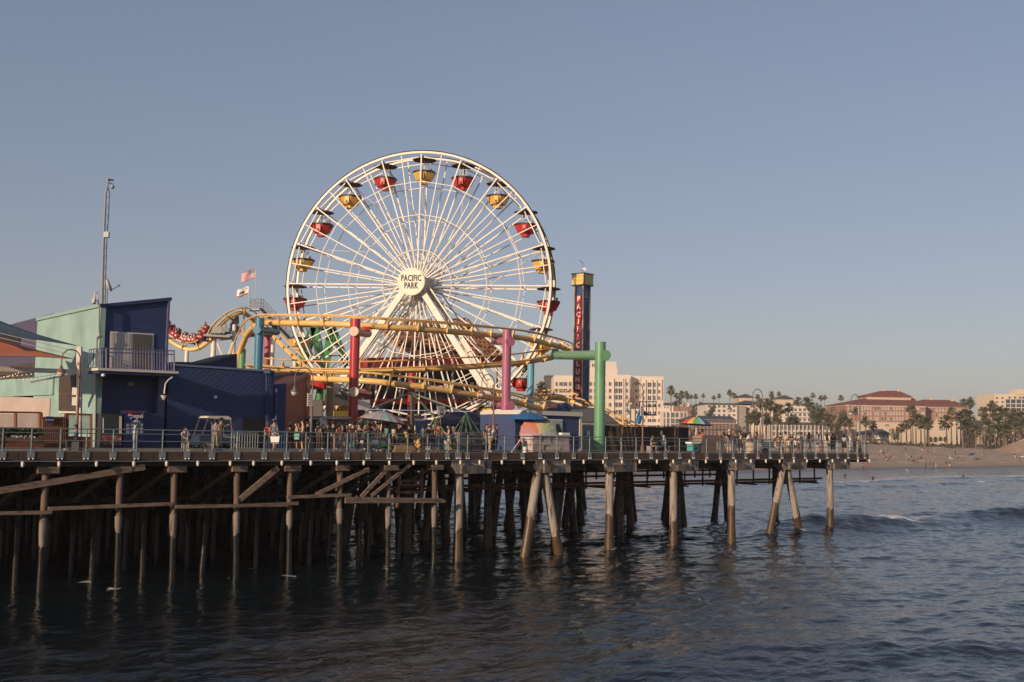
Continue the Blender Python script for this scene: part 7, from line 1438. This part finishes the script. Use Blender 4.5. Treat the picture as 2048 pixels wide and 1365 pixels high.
def person(label, loc, yaw, pose='stand', top='black', sleeve='s', bot='denim', legs='l', hair='black', hlen=0, skin=1, h=1.72, fem=False, cap=None, shoe=None, skirt=None, group=None, thingname='person', hat=None):
    src, reg, tt, co = body_mesh(pose, fem); me = src.copy(); me.name = 'body'; me.materials.clear()
    for m_ in (SKINS[skin], cloth(top), cloth(bot), shoe or m_shoe, m_hairk): me.materials.append(m_)
    idx = np.zeros(len(reg), int)
    idx[reg == 'T'] = 1; U = reg == 'U'; idx[U & ((tt < (.62 if sleeve == 's' else 2)) if sleeve in 'sl' else np.zeros(len(reg), bool))] = 1
    if sleeve == 'l': idx[reg == 'F'] = 1
    P = reg == 'P'; idx[P & ((tt < {'l': 9, 's': .95, 'x': .45}[legs]))] = 2
    if legs == 'l': idx[reg == 'C'] = 2
    idx[reg == 'S'] = 3; idx[reg == 'E'] = 4
    me.polygons.foreach_set('material_index', idx); me.polygons.foreach_set('use_smooth', np.ones(len(reg), bool))
    o = bpy.data.objects.new(thingname, me); COL.objects.link(o); o.location = loc; o.rotation_euler = (0, 0, R_(yaw)); s = h / 1.72; o.scale = (s, s, s); tag(o, label, 'person', group)
    hd, tp = Vector(co['hed']), Vector(co['top']); hm = HAIRS[hair]; c = hd.lerp(tp, .35) + Vector((0, .018, .0))
    if hair and hlen >= 0:
        hb = MB(); hb.sphere(c + Vector((0, .012, .012)), .112, 12, 8, (.92, 1.0, 1.0)); hb.v = [v if not (v[1] < c.y - .045 and v[2] < c.z + .035) else (v[0] * 1.0, c.y - .04, v[2]) for v in hb.v]
        if hlen == 1: hb.path([c + Vector((0, .06, .02)), c + Vector((0, .09, -.1)), c + Vector((0, .09, -.22))], [.09, .105, .075], 8)
        if hlen == 2: hb.path([c + Vector((0, .05, .02)), c + Vector((0, .095, -.12)), c + Vector((0, .115, -.30)), c + Vector((0, .11, -.48))], [.10, .12, .13, .07], 8)
        if hlen == 3: hb.sphere(c + Vector((0, .05, .13)), .06, 8, 6)
        hb.build('hair', hm, o, smooth=True)
    if cap:
        cb = MB(); cb.lathe(c + Vector((0, .005, .03)), [(.116, -.01), (.115, .03), (.09, .075), (.03, .098)], 12); cb.prism([c + Vector((x, y, .028)) for x, y in ((-.08, -.09), (.08, -.09), (.06, -.19), (-.06, -.19))], (0, 0, .012)); cb.build('cap', cloth(cap), o, smooth=40)
    if hat: MB().lathe(c + Vector((0, .0, .04)), [(.24, .0), (.235, .012), (.115, .02), (.105, .09), (.06, .105)], 14).build('hat', cloth(hat), o, smooth=40)
    if skirt:
        pz = Vector(co['pel']); MB().lathe(pz + Vector((0, 0, 0)), [(.145, .1), (.165, 0), (.20, -skirt[1] * .5), (.225, -skirt[1])], 12).build('skirt', cloth(skirt[0]), o, smooth=40)
    return o
def dperson(px, v, *a, **k): return lambda label, yaw, pose='stand', **kw: person(label, deck_v(px, v), yaw, pose, **kw)
D = lambda px, v, label, yaw, pose='stand', **k: person(label, deck_v(px, v), yaw, pose, **k)
D(368, 1.4, 'man in light blue tee sitting cross-legged looking at a phone', 60, 'sitphone', top='skyblue', bot='olive', legs='s', skin=0, hair='black')
D(430, 2.4, 'man in plaid shirt standing beside the golf cart', 160, 'stand', top='plaid', bot='khaki', skin=1)
D(440.5, 1.6, 'man in dark olive tee and black cap with his arm out by the golf cart', 130, 'reach', top='olive', bot='charcoal', cap='black', skin=1, h=1.8)
D(534, 1.8, 'woman in red top walking beside the man in the blue cap', -150, 'walk', top='red', bot='charcoal', hair='brown', hlen=1, fem=True, skin=0, h=1.66)
D(547, 1.1, 'man in blue-grey tee and blue cap walking away with a white bag', 165, 'walk', top='bluegrey', bot='grey', legs='s', cap='denim', skin=1, h=1.8)
D(580, 1.5, 'woman in brown jacket and black trousers beside the blue barrier', 170, 'relax', top='brown', sleeve='l', bot='black', hair='brown', hlen=1, fem=True, skin=1, h=1.66)
D(592, 2.2, 'person in grey-brown top behind the woman with the mint bag', -60, 'phone', top='tan', bot='olive', legs='s', hair='brown', fem=True, skin=0, h=1.64)
D(604, 0.8, 'tall woman in black vest with hair up walking left past the lamp post', -75, 'drink', top='black', sleeve='n', bot='navy', legs='s', hair='black', hlen=3, fem=True, skin=0, h=1.78)
D(614, 2.8, 'person in black standing behind the grey lamp post', 90, 'relax', top='black', sleeve='l', bot='black', skin=1)
D(655, 3.0, 'person in black leaning at the food stall', 180, 'relax', top='charcoal', bot='black', skin=2)
D(665, 1.1, 'man in black tee and khaki shorts with his back turned', 185, 'walk', top='black', bot='khaki', legs='s', skin=1, h=1.78)
D(684, 1.5, 'girl in black crop top and tan skirt left of the red column', -90, 'relax', top='black', sleeve='n', bot='tan', legs='x', skirt=('tan', .34), hair='black', hlen=2, fem=True, skin=1, h=1.6)
D(693, 2.4, 'person in dark clothes right behind the girl in the tan skirt', 150, 'stand', top='charcoal', bot='denim', skin=2)
D(705, 1.0, 'man in black tee and black cap at the foot of the red column', 160, 'stand', top='black', bot='denim', cap='black', skin=1, h=1.74)
D(717, 1.7, 'man in tan shirt holding the tilted umbrella', 100, 'reach', top='tan', bot='charcoal', skin=1)
D(738, 3.6, 'person in black behind the vendor trolley, left', 0, 'phone', top='black', bot='black', skin=2)
D(757, 2.6, 'vendor in brown jacket under the tilted umbrella', 30, 'relax', top='brown', sleeve='l', bot='black', cap='black', skin=1)
D(773, 3.0, 'person in teal tee under the tilted umbrella', -40, 'stand', top='teal', bot='black', skin=2, hair='black')
D(787, 2.4, 'person in pale tee right of the vendor trolley', 120, 'stand', top='cream', bot='brown', hair='grey', skin=1)
D(858, 2.2, 'man in pale cap and dark tee below the shield sign', 150, 'relax', top='brown', bot='charcoal', cap='beige', skin=1)
man19 = D(876, 1.2, 'man in brown tee with an orange ring print on his back', 180, 'stand', top='brown', bot='navy', skin=1, h=1.8)
MB().path([(.11 * math.cos(a), .135, 1.27 + .11 * math.sin(a)) for a in np.linspace(0, 2 * math.pi, 16, endpoint=False)], .012, 5, closed=True).build('shirt_print', mat('print_orange', (.5, .18, .05), .8, .1), man19)
D(897, .8, 'woman with long black hair and patterned trousers facing left', -80, 'phone', top='pink', sleeve='n', bot='patterned', hair='black', hlen=2, fem=True, skin=0, h=1.7)
D(973, 3.2, 'person with black hair behind the man in the red cap', 20, 'stand', top='charcoal', bot='black', skin=1, h=1.8)
D(978, 1.3, 'man in red cap and tan shorts beside the lamp post', 100, 'relax', top='bluegrey', bot='tan', legs='s', cap='red', skin=0)
D(986.5, 1.6, 'man in grey cap and white shirt beside the lamp post', -60, 'relax', top='white', bot='black', cap='grey', skin=0)
D(1304, 1.1, 'seated person in maroon top and black cap before the fence', 50, 'sit', top='maroon', bot='khaki', cap='black', skin=1)
D(1327, 1.1, 'seated grey-haired person in denim jacket before the fence', 20, 'sit', top='denim', sleeve='l', bot='black', hair='grey', skin=0)
D(1388, 4.2, 'dark-haired person in dark clothes behind the rainbow umbrella pole', 60, 'stand', top='charcoal', bot='black', hlen=2, fem=True, skin=1)
D(1399.5, 2.8, 'person in red top half behind the orange hoodie', 100, 'stand', top='red', bot='black', skin=1, h=1.6)
D(1405, 2.0, 'vendor in bright orange hoodie behind the plywood counter', 110, 'relax', top='orange', sleeve='l', bot='charcoal', hair='black', skin=2, h=1.78)
D(1458, .9, 'man in black tee, pale cap and grey shorts taking a photo', 185, 'photo', top='black', bot='grey', legs='s', cap='cream', hair='grey', skin=0, h=1.82)
D(1480, 1.1, 'woman in black top and dark skirt talking beside the photographer', -70, 'phone', top='black', sleeve='n', bot='black', legs='s', skirt=('charcoal', .5), hair='black', hlen=1, fem=True, skin=0, h=1.68)
D(1483, 2.4, 'person in black behind the woman in the dark skirt', -30, 'stand', top='black', bot='charcoal', hair='brown', hlen=1, fem=True, skin=1)
D(1494, 2.0, 'man in white tee leaning over the barrel', 60, 'lean', top='white', bot='charcoal', skin=1, h=1.76)
D(1504, 2.1, 'woman in rose top leaning beside the man in the white tee', -60, 'lean', top='pink', bot='navy', hair='black', hlen=1, fem=True, skin=0, h=1.66)
D(1551, 1.35, 'woman with auburn hair sitting on the blue bench', 70, 'sit', top='black', sleeve='n', bot='beige', legs='x', hair='red', hlen=2, fem=True, skin=0)
D(1571, .9, 'man in beige shirt and wide dark hat at the railing', 120, 'relax', top='beige', bot='khaki', hat='charcoal', skin=1, h=1.76)
D(1577, .6, 'small child in pale top in front of the man in the wide hat', 150, 'stand', top='cream', bot='denim', legs='s', skin=0, h=1.22)
D(1583, 2.2, 'person in black top and white cap behind the child', 20, 'phone', top='black', bot='black', cap='white', skin=1)
D(1590.5, .6, 'child in white tee and dark hair at the railing', 180, 'stand', top='white', bot='charcoal', legs='s', skin=0, h=1.25)
D(1597, 1.3, 'man in white tee and cap with pale shorts behind the children', 100, 'relax', top='lavender', bot='beige', legs='s', cap='grey', skin=1, h=1.78)
D(1604, 1.2, 'person in blue-grey jacket and dark trousers right of the children', 60, 'relax', top='bluegrey', sleeve='l', bot='charcoal', hair='black', skin=1, h=1.74)
D(1635, .8, 'woman in grey tee and denim shorts holding out her hands', -70, 'reach', top='grey', bot='denim', legs='x', hair='black', hlen=1, fem=True, skin=0, h=1.66)
D(1652.5, .7, 'woman in white top and beige trousers with long black hair', 195, 'stand', top='white', bot='beige', hair='black', hlen=2, fem=True, skin=0, h=1.68)
D(1666, .7, 'person all in black with a long coat at the railing', 180, 'stand', top='black', sleeve='l', bot='black', hair='black', hlen=2, fem=True, skin=1, h=1.74, skirt=('black', .55))
D(1688, .8, 'woman in lavender top and black skirt near the pier corner', 140, 'relax', top='lavender', bot='black', legs='x', skirt=('black', .42), hair='black', hlen=1, fem=True, skin=0, h=1.68)
D(1701, 1.8, 'person in white with pink hat raising an arm at the corner', 30, 'wave', top='white', bot='lavender', cap='pink', fem=True, skin=0, h=1.74)
D(1709, .6, 'man in maroon shirt and black trousers leaning on the corner railing', 110, 'lean', top='maroon', bot='black', skin=1, h=1.74)
D(151, 2.2, 'seated person in blue leaning beside the brown lamp post', -60, 'sit', top='denim', sleeve='l', bot='charcoal', cap='navy', skin=1)
MB().box((0, .0, .22), (.5, .45, .44)).build('stool', m_dark, None); o = COL.objects[-1]; o.location = deck_v(151, 2.25); tag(o, 'dark stool under the person in blue', 'stool')
# the crowd further in
cr = random.Random(31); used = {}
CROWD = [(636, 5.5), (644, 7.0), (678, 5.2), (699, 5.0), (729, 6.0), (744, 5.2), (797, 4.2), (818, 4.6), (845, 4.4), (866, 4.8), (905, 5.2), (992, 4.0), (1440, 4.6), (1447, 6.0), (1470, 5.0), (1512, 4.2), (1561, 3.4), (1619, 4.0)]
for i, (x, v) in enumerate(CROWD):
    tc = cr.choice(['black', 'charcoal', 'navy', 'black', 'brown', 'olive', 'maroon', 'grey', 'charcoal', 'bluegrey']); bc = cr.choice(['black', 'denim', 'charcoal', 'brown', 'navy', 'olive']); fem = cr.random() < .5
    while (tc, bc, fem) in used: tc = cr.choice(['black', 'charcoal', 'navy', 'grey', 'bluegrey', 'tan', 'white', 'teal'])
    used[(tc, bc, fem)] = 1
    where = 'left of the red column' if x < 705 else ('between the red column and the hydrant' if x < 830 else ('between the hydrant and the bins' if x < 1000 else ('behind the plywood counter' if x < 1480 else 'in the crowd near the pier corner')))
    D(x, v, '%s in %s top and %s bottoms, %s' % ('woman' if fem else 'man', tc, bc, where), cr.uniform(0, 360), cr.choice(['stand', 'relax', 'walk', 'phone', 'drink']), top=tc, sleeve=cr.choice('sll'), bot=bc, legs=cr.choice('lll'), hair=cr.choice(['black', 'black', 'brown', 'blond']), hlen=cr.choice((1, 2)) if fem else 0, skin=cr.choice((1, 1, 2)), fem=fem, h=cr.uniform(1.6, 1.82), cap=cr.choice((None, None, None, 'black', 'white')) if not fem else None, group='crowd on the pier')
# things they carry
def bag(label, c, w, h, d, m, hand=True):
    t = thing('bag', label, 'bag', c); MB().hexa([Vector(c) + Vector(p) for p in ((-w / 2 * .8, -d / 2, 0), (w / 2 * .8, -d / 2, 0), (w / 2 * .8, d / 2, 0), (-w / 2 * .8, d / 2, 0), (-w / 2, -d / 2, h), (w / 2, -d / 2, h), (w / 2, d / 2, h), (-w / 2, d / 2, h))]).build('body', m, t, world=True)
    MB().path([Vector(c) + Vector((w * .35 * math.cos(a), 0, h + .22 * math.sin(a))) for a in np.linspace(0, math.pi, 8)], .012, 5).build('handle', m, t, world=True)
bag('white tote bag carried by the man in the blue cap', on_v(550, 887, .9), .52, .38, .16, m_white); bag('mint green shopping bag held by the tall woman in black', on_v(593.5, 879.5, .8), .30, .32, .12, mat('mint_paper', (.20, .46, .36), .7, .06)); bag('small black bag hanging from the woman in white', on_v(1657, 893, .6), .24, .2, .1, m_black)
# gondola riders
rr = random.Random(12)
for t, p, k in GOND:
    nr = {0: 1, 1: 1, 2: 1, 3: 1, 4: 2, 5: 2, 15: 4, 16: 1, 17: 2, 18: 1, 19: 1, 7: 2, 13: 2}.get(k, 0)
    for j in range(nr):
        lx = (.62, -.62, .4, -.4)[j] if nr != 2 else (.55, .8)[j]; q = p + wx * lx + ax * (-.25 if j % 2 else .1) + Vector((0, 0, -1.72)); s = rr.choice(SHIRTS); o = rider(None, q, None).build('person', [s, m_skin, m_hairk], None, world=True)
        tag(o, 'rider in %s top, %s, gondola %s' % (s.name.split('_', 1)[1].replace('_', ' '), ('right side' if lx > 0 else 'left side'), pos_words[k].replace(' of the wheel', '')), 'person', 'ferris wheel riders')
# ---------------------------------------------------------------- people on the beach
bp_ = [('stand', 0), ('walk', 0), ('stand', 1), ('relax', 1), ('ground', 0), ('phone', 1), ('ground', 1), ('wave', 0)]
BEACH = [(1757, 908, 'c'), (1759, 915, 'c'), (1762, 910, 'c'), (1765, 906, 'c'), (1767, 913, 'c'), (1768, 922, 'c'), (1771, 908, 'c'), (1772, 925, 'c'), (1775, 911, 'c'), (1777, 920, 's'), (1781, 917, 's'), (1794, 921, 'c'), (1801, 923, 'c'), (1812, 917, 'c'), (1818, 924, 'c'), (1823, 922, 'c'), (1827, 924, 's'), (1835, 912, 'c'), (1838, 921, 's'), (1842, 918, 's'), (1849, 918, 'c'), (1853, 915, 'c'),
         (1844, 904, 'c'), (1847, 897, 'c'), (1851, 905, 'c'), (1856, 907, 'c'), (1859, 896, 'c'), (1862, 898, 's'), (1868, 902, 's'), (1872, 917, 'c'), (1875, 916, 'c'), (1888, 905, 'c'), (1891, 909, 's'), (1900, 921, 'c'), (1904, 922, 'c'), (1911, 912, 'c'), (1914, 921, 'c'), (1918, 921, 'c'), (1945, 922, 'u'), (1956, 919, 's'), (1962, 912, 's'), (1966, 911, 'c'), (1980, 907, 'c'), (1989, 921, 's'), (1996, 914, 's'), (2014, 903, 'c'), (2030, 917, 'c'), (2041, 924, 'c'),
         (1852, 936, 'w'), (1860, 938, 'w'), (1866, 937, 'w'), (1872, 937.5, 'w'), (1892, 935, 'w'), (1899, 936.5, 'w'), (1758, 892, 'b'), (1762, 891.5, 'b'), (1772, 891, 'b'), (1776, 892, 'b'), (1795, 892.5, 'b'), (1799, 892, 'b'), (1812, 905, 'b'), (1818, 893, 'b'), (1887, 893.5, 'b'), (1892, 894, 'b'), (1928, 895, 'b'), (1931, 896, 'b'), (1935, 895, 'b'), (1951, 896, 'b'), (1957, 895.5, 'b'), (1965, 899, 'b'), (1978, 896, 'b'), (1992, 900, 'b'), (1995, 899, 'b'), (2005, 897, 'b'), (1721, 930, 'p'), (1727, 937, 's'), (1735, 934, 'p')]
tops = list(CL); wr = random.Random(99); used = {}
WH = {'c': 'standing', 's': 'sitting on the sand', 'w': 'paddling at the waterline', 'b': 'far up the beach', 'p': 'right of the pier corner', 'u': 'under a blue umbrella'}
for i, (x, y, k) in enumerate(BEACH):
    g = on_land(x, y); pose, fem = bp_[wr.choice((4, 6))] if k == 's' else bp_[wr.choice((0, 1, 2, 3, 5))]; tc, bc = (wr.choice(tops) if wr.random() < .4 else wr.choice(['black', 'navy', 'charcoal', 'maroon', 'brown', 'denim', 'olive'])), wr.choice(['black', 'navy', 'denim', 'khaki', 'white', 'charcoal', 'red', 'olive']); lg = wr.choice('llsx'); hr = wr.choice(['black', 'black', 'brown', 'blond'])
    where = WH[k]
    while (tc, bc, lg, k) in used: tc = wr.choice(tops)
    used[(tc, bc, lg, k)] = 1
    if k in 'cb': where += (' left of the hotel arches' if x < 1850 else (' below the hotel arches' if x < 1925 else ' towards the sand heap'))
    person('beachgoer in %s top and %s %s, %s' % (tc, bc, {'l': 'trousers', 's': 'shorts', 'x': 'trunks'}[lg], where), g, wr.uniform(0, 360), pose, top=tc, sleeve=wr.choice('ssl'), bot=bc, legs=lg, hair=hr, hlen=wr.choice((0, 1)) if fem else 0, skin=wr.choice((0, 1, 1, 2)), h=wr.uniform(1.6, 1.82), fem=bool(fem), group='beachgoers', shoe=m_shoed)
    if k == 'u': umbrella('beach_umbrella', 'small blue umbrella held up on the beach', g + Vector((-.2, 0, 1.2)), g + Vector((-.3, 0, 2.3)), 1.0, .4, (0,), mats=[mat('umb_blue2', (.025, .05, .2), .7, .06)], n=10, lean=Vector((-.35, -.2, 1)))
for x, y, lab in ((1690, 962, 'wader in dark clothes walking in the shallows by the last pile'), (1746, 961, 'dark-clad surfer crouching in the shallows'), (1927, 957, 'swimmer in dark suit waist deep in the surf'), (1951, 953, 'bare-chested swimmer waist deep in the surf')):
    p = on_z(x, y, SEA); person(lab, p - Vector((0, 0, .1 if x < 1700 else .75)), wr.uniform(0, 360), 'walk' if x < 1700 else 'stand', top='black' if x != 1951 else 'tan', sleeve='l' if x != 1951 else 'n', bot='navy', legs='s', skin=1, group='bathers')
sbp = on_land(2045, 920); sb_ = thing('surfboard', 'pale surfboard carried at the right edge of the beach', 'surfboard', sbp); MB().lathe(sbp + Vector((0, 0, 1.0)), [(.02, -1.1), (.2, -.7), (.27, 0), (.2, .7), (.02, 1.1)], 10, axis=(1, .1, .05)).build('board', m_trim, sb_, world=True, smooth=True); sb_.children[0].scale = (1, 1, 1)
gl = on_z(1815, 942.5, SEA + .02); gull = thing('gull', 'white gull standing at the waterline', 'gull', gl); MB().sphere(gl + Vector((0, 0, .22)), .13, 10, 6, (1.7, .8, .85)).build('body', m_white, gull, world=True, smooth=True); MB().path([gl + Vector((-.16, 0, .26)), gl + Vector((-.22, 0, .38)), gl + Vector((-.27, 0, .42)), gl + Vector((-.36, 0, .40))], [.06, .045, .05, .01], 7).build('head', m_white, gull, world=True, smooth=True); MB().bar(gl + Vector((0, .03, 0)), gl + Vector((0, .03, .14)), .015).bar(gl + Vector((.03, -.03, 0)), gl + Vector((.03, -.03, .14)), .015).build('legs', m_hy, gull, world=True); MB().prism([gl + Vector((-.1, -.11, .27)), gl + Vector((.3, -.08, .24)), gl + Vector((.34, -.06, .21)), gl + Vector((0, -.115, .18))], (0, .02, 0)).build('wing', m_steel, gull, world=True)
# ================================================================ HAZE
hz = MB().box((0, 250, 22.0), (21000, 21000, 66.0)).build('haze', None) if False else None
me = MB().box((0, 0, 0), (21000, 21000, 62.0)).mesh('haze', [])
hm = bpy.data.materials.new('haze_air'); hm.use_nodes = True; ht = hm.node_tree; ht.nodes.clear(); ho = ht.nodes.new('ShaderNodeOutputMaterial'); hv = ht.nodes.new('ShaderNodeVolumePrincipled')
hv.inputs['Color'].default_value = (0.86, 0.84, 0.84, 1); hv.inputs['Density'].default_value = 0.00014; hv.inputs['Anisotropy'].default_value = 0.0
ht.links.new(hv.outputs[0], ho.inputs['Volume']); me.materials.clear(); me.materials.append(hm)
haze = link('haze', me, None, (0, 0, 20.0)); tag(haze, 'thin pale evening haze over sea and town', kind='stuff')
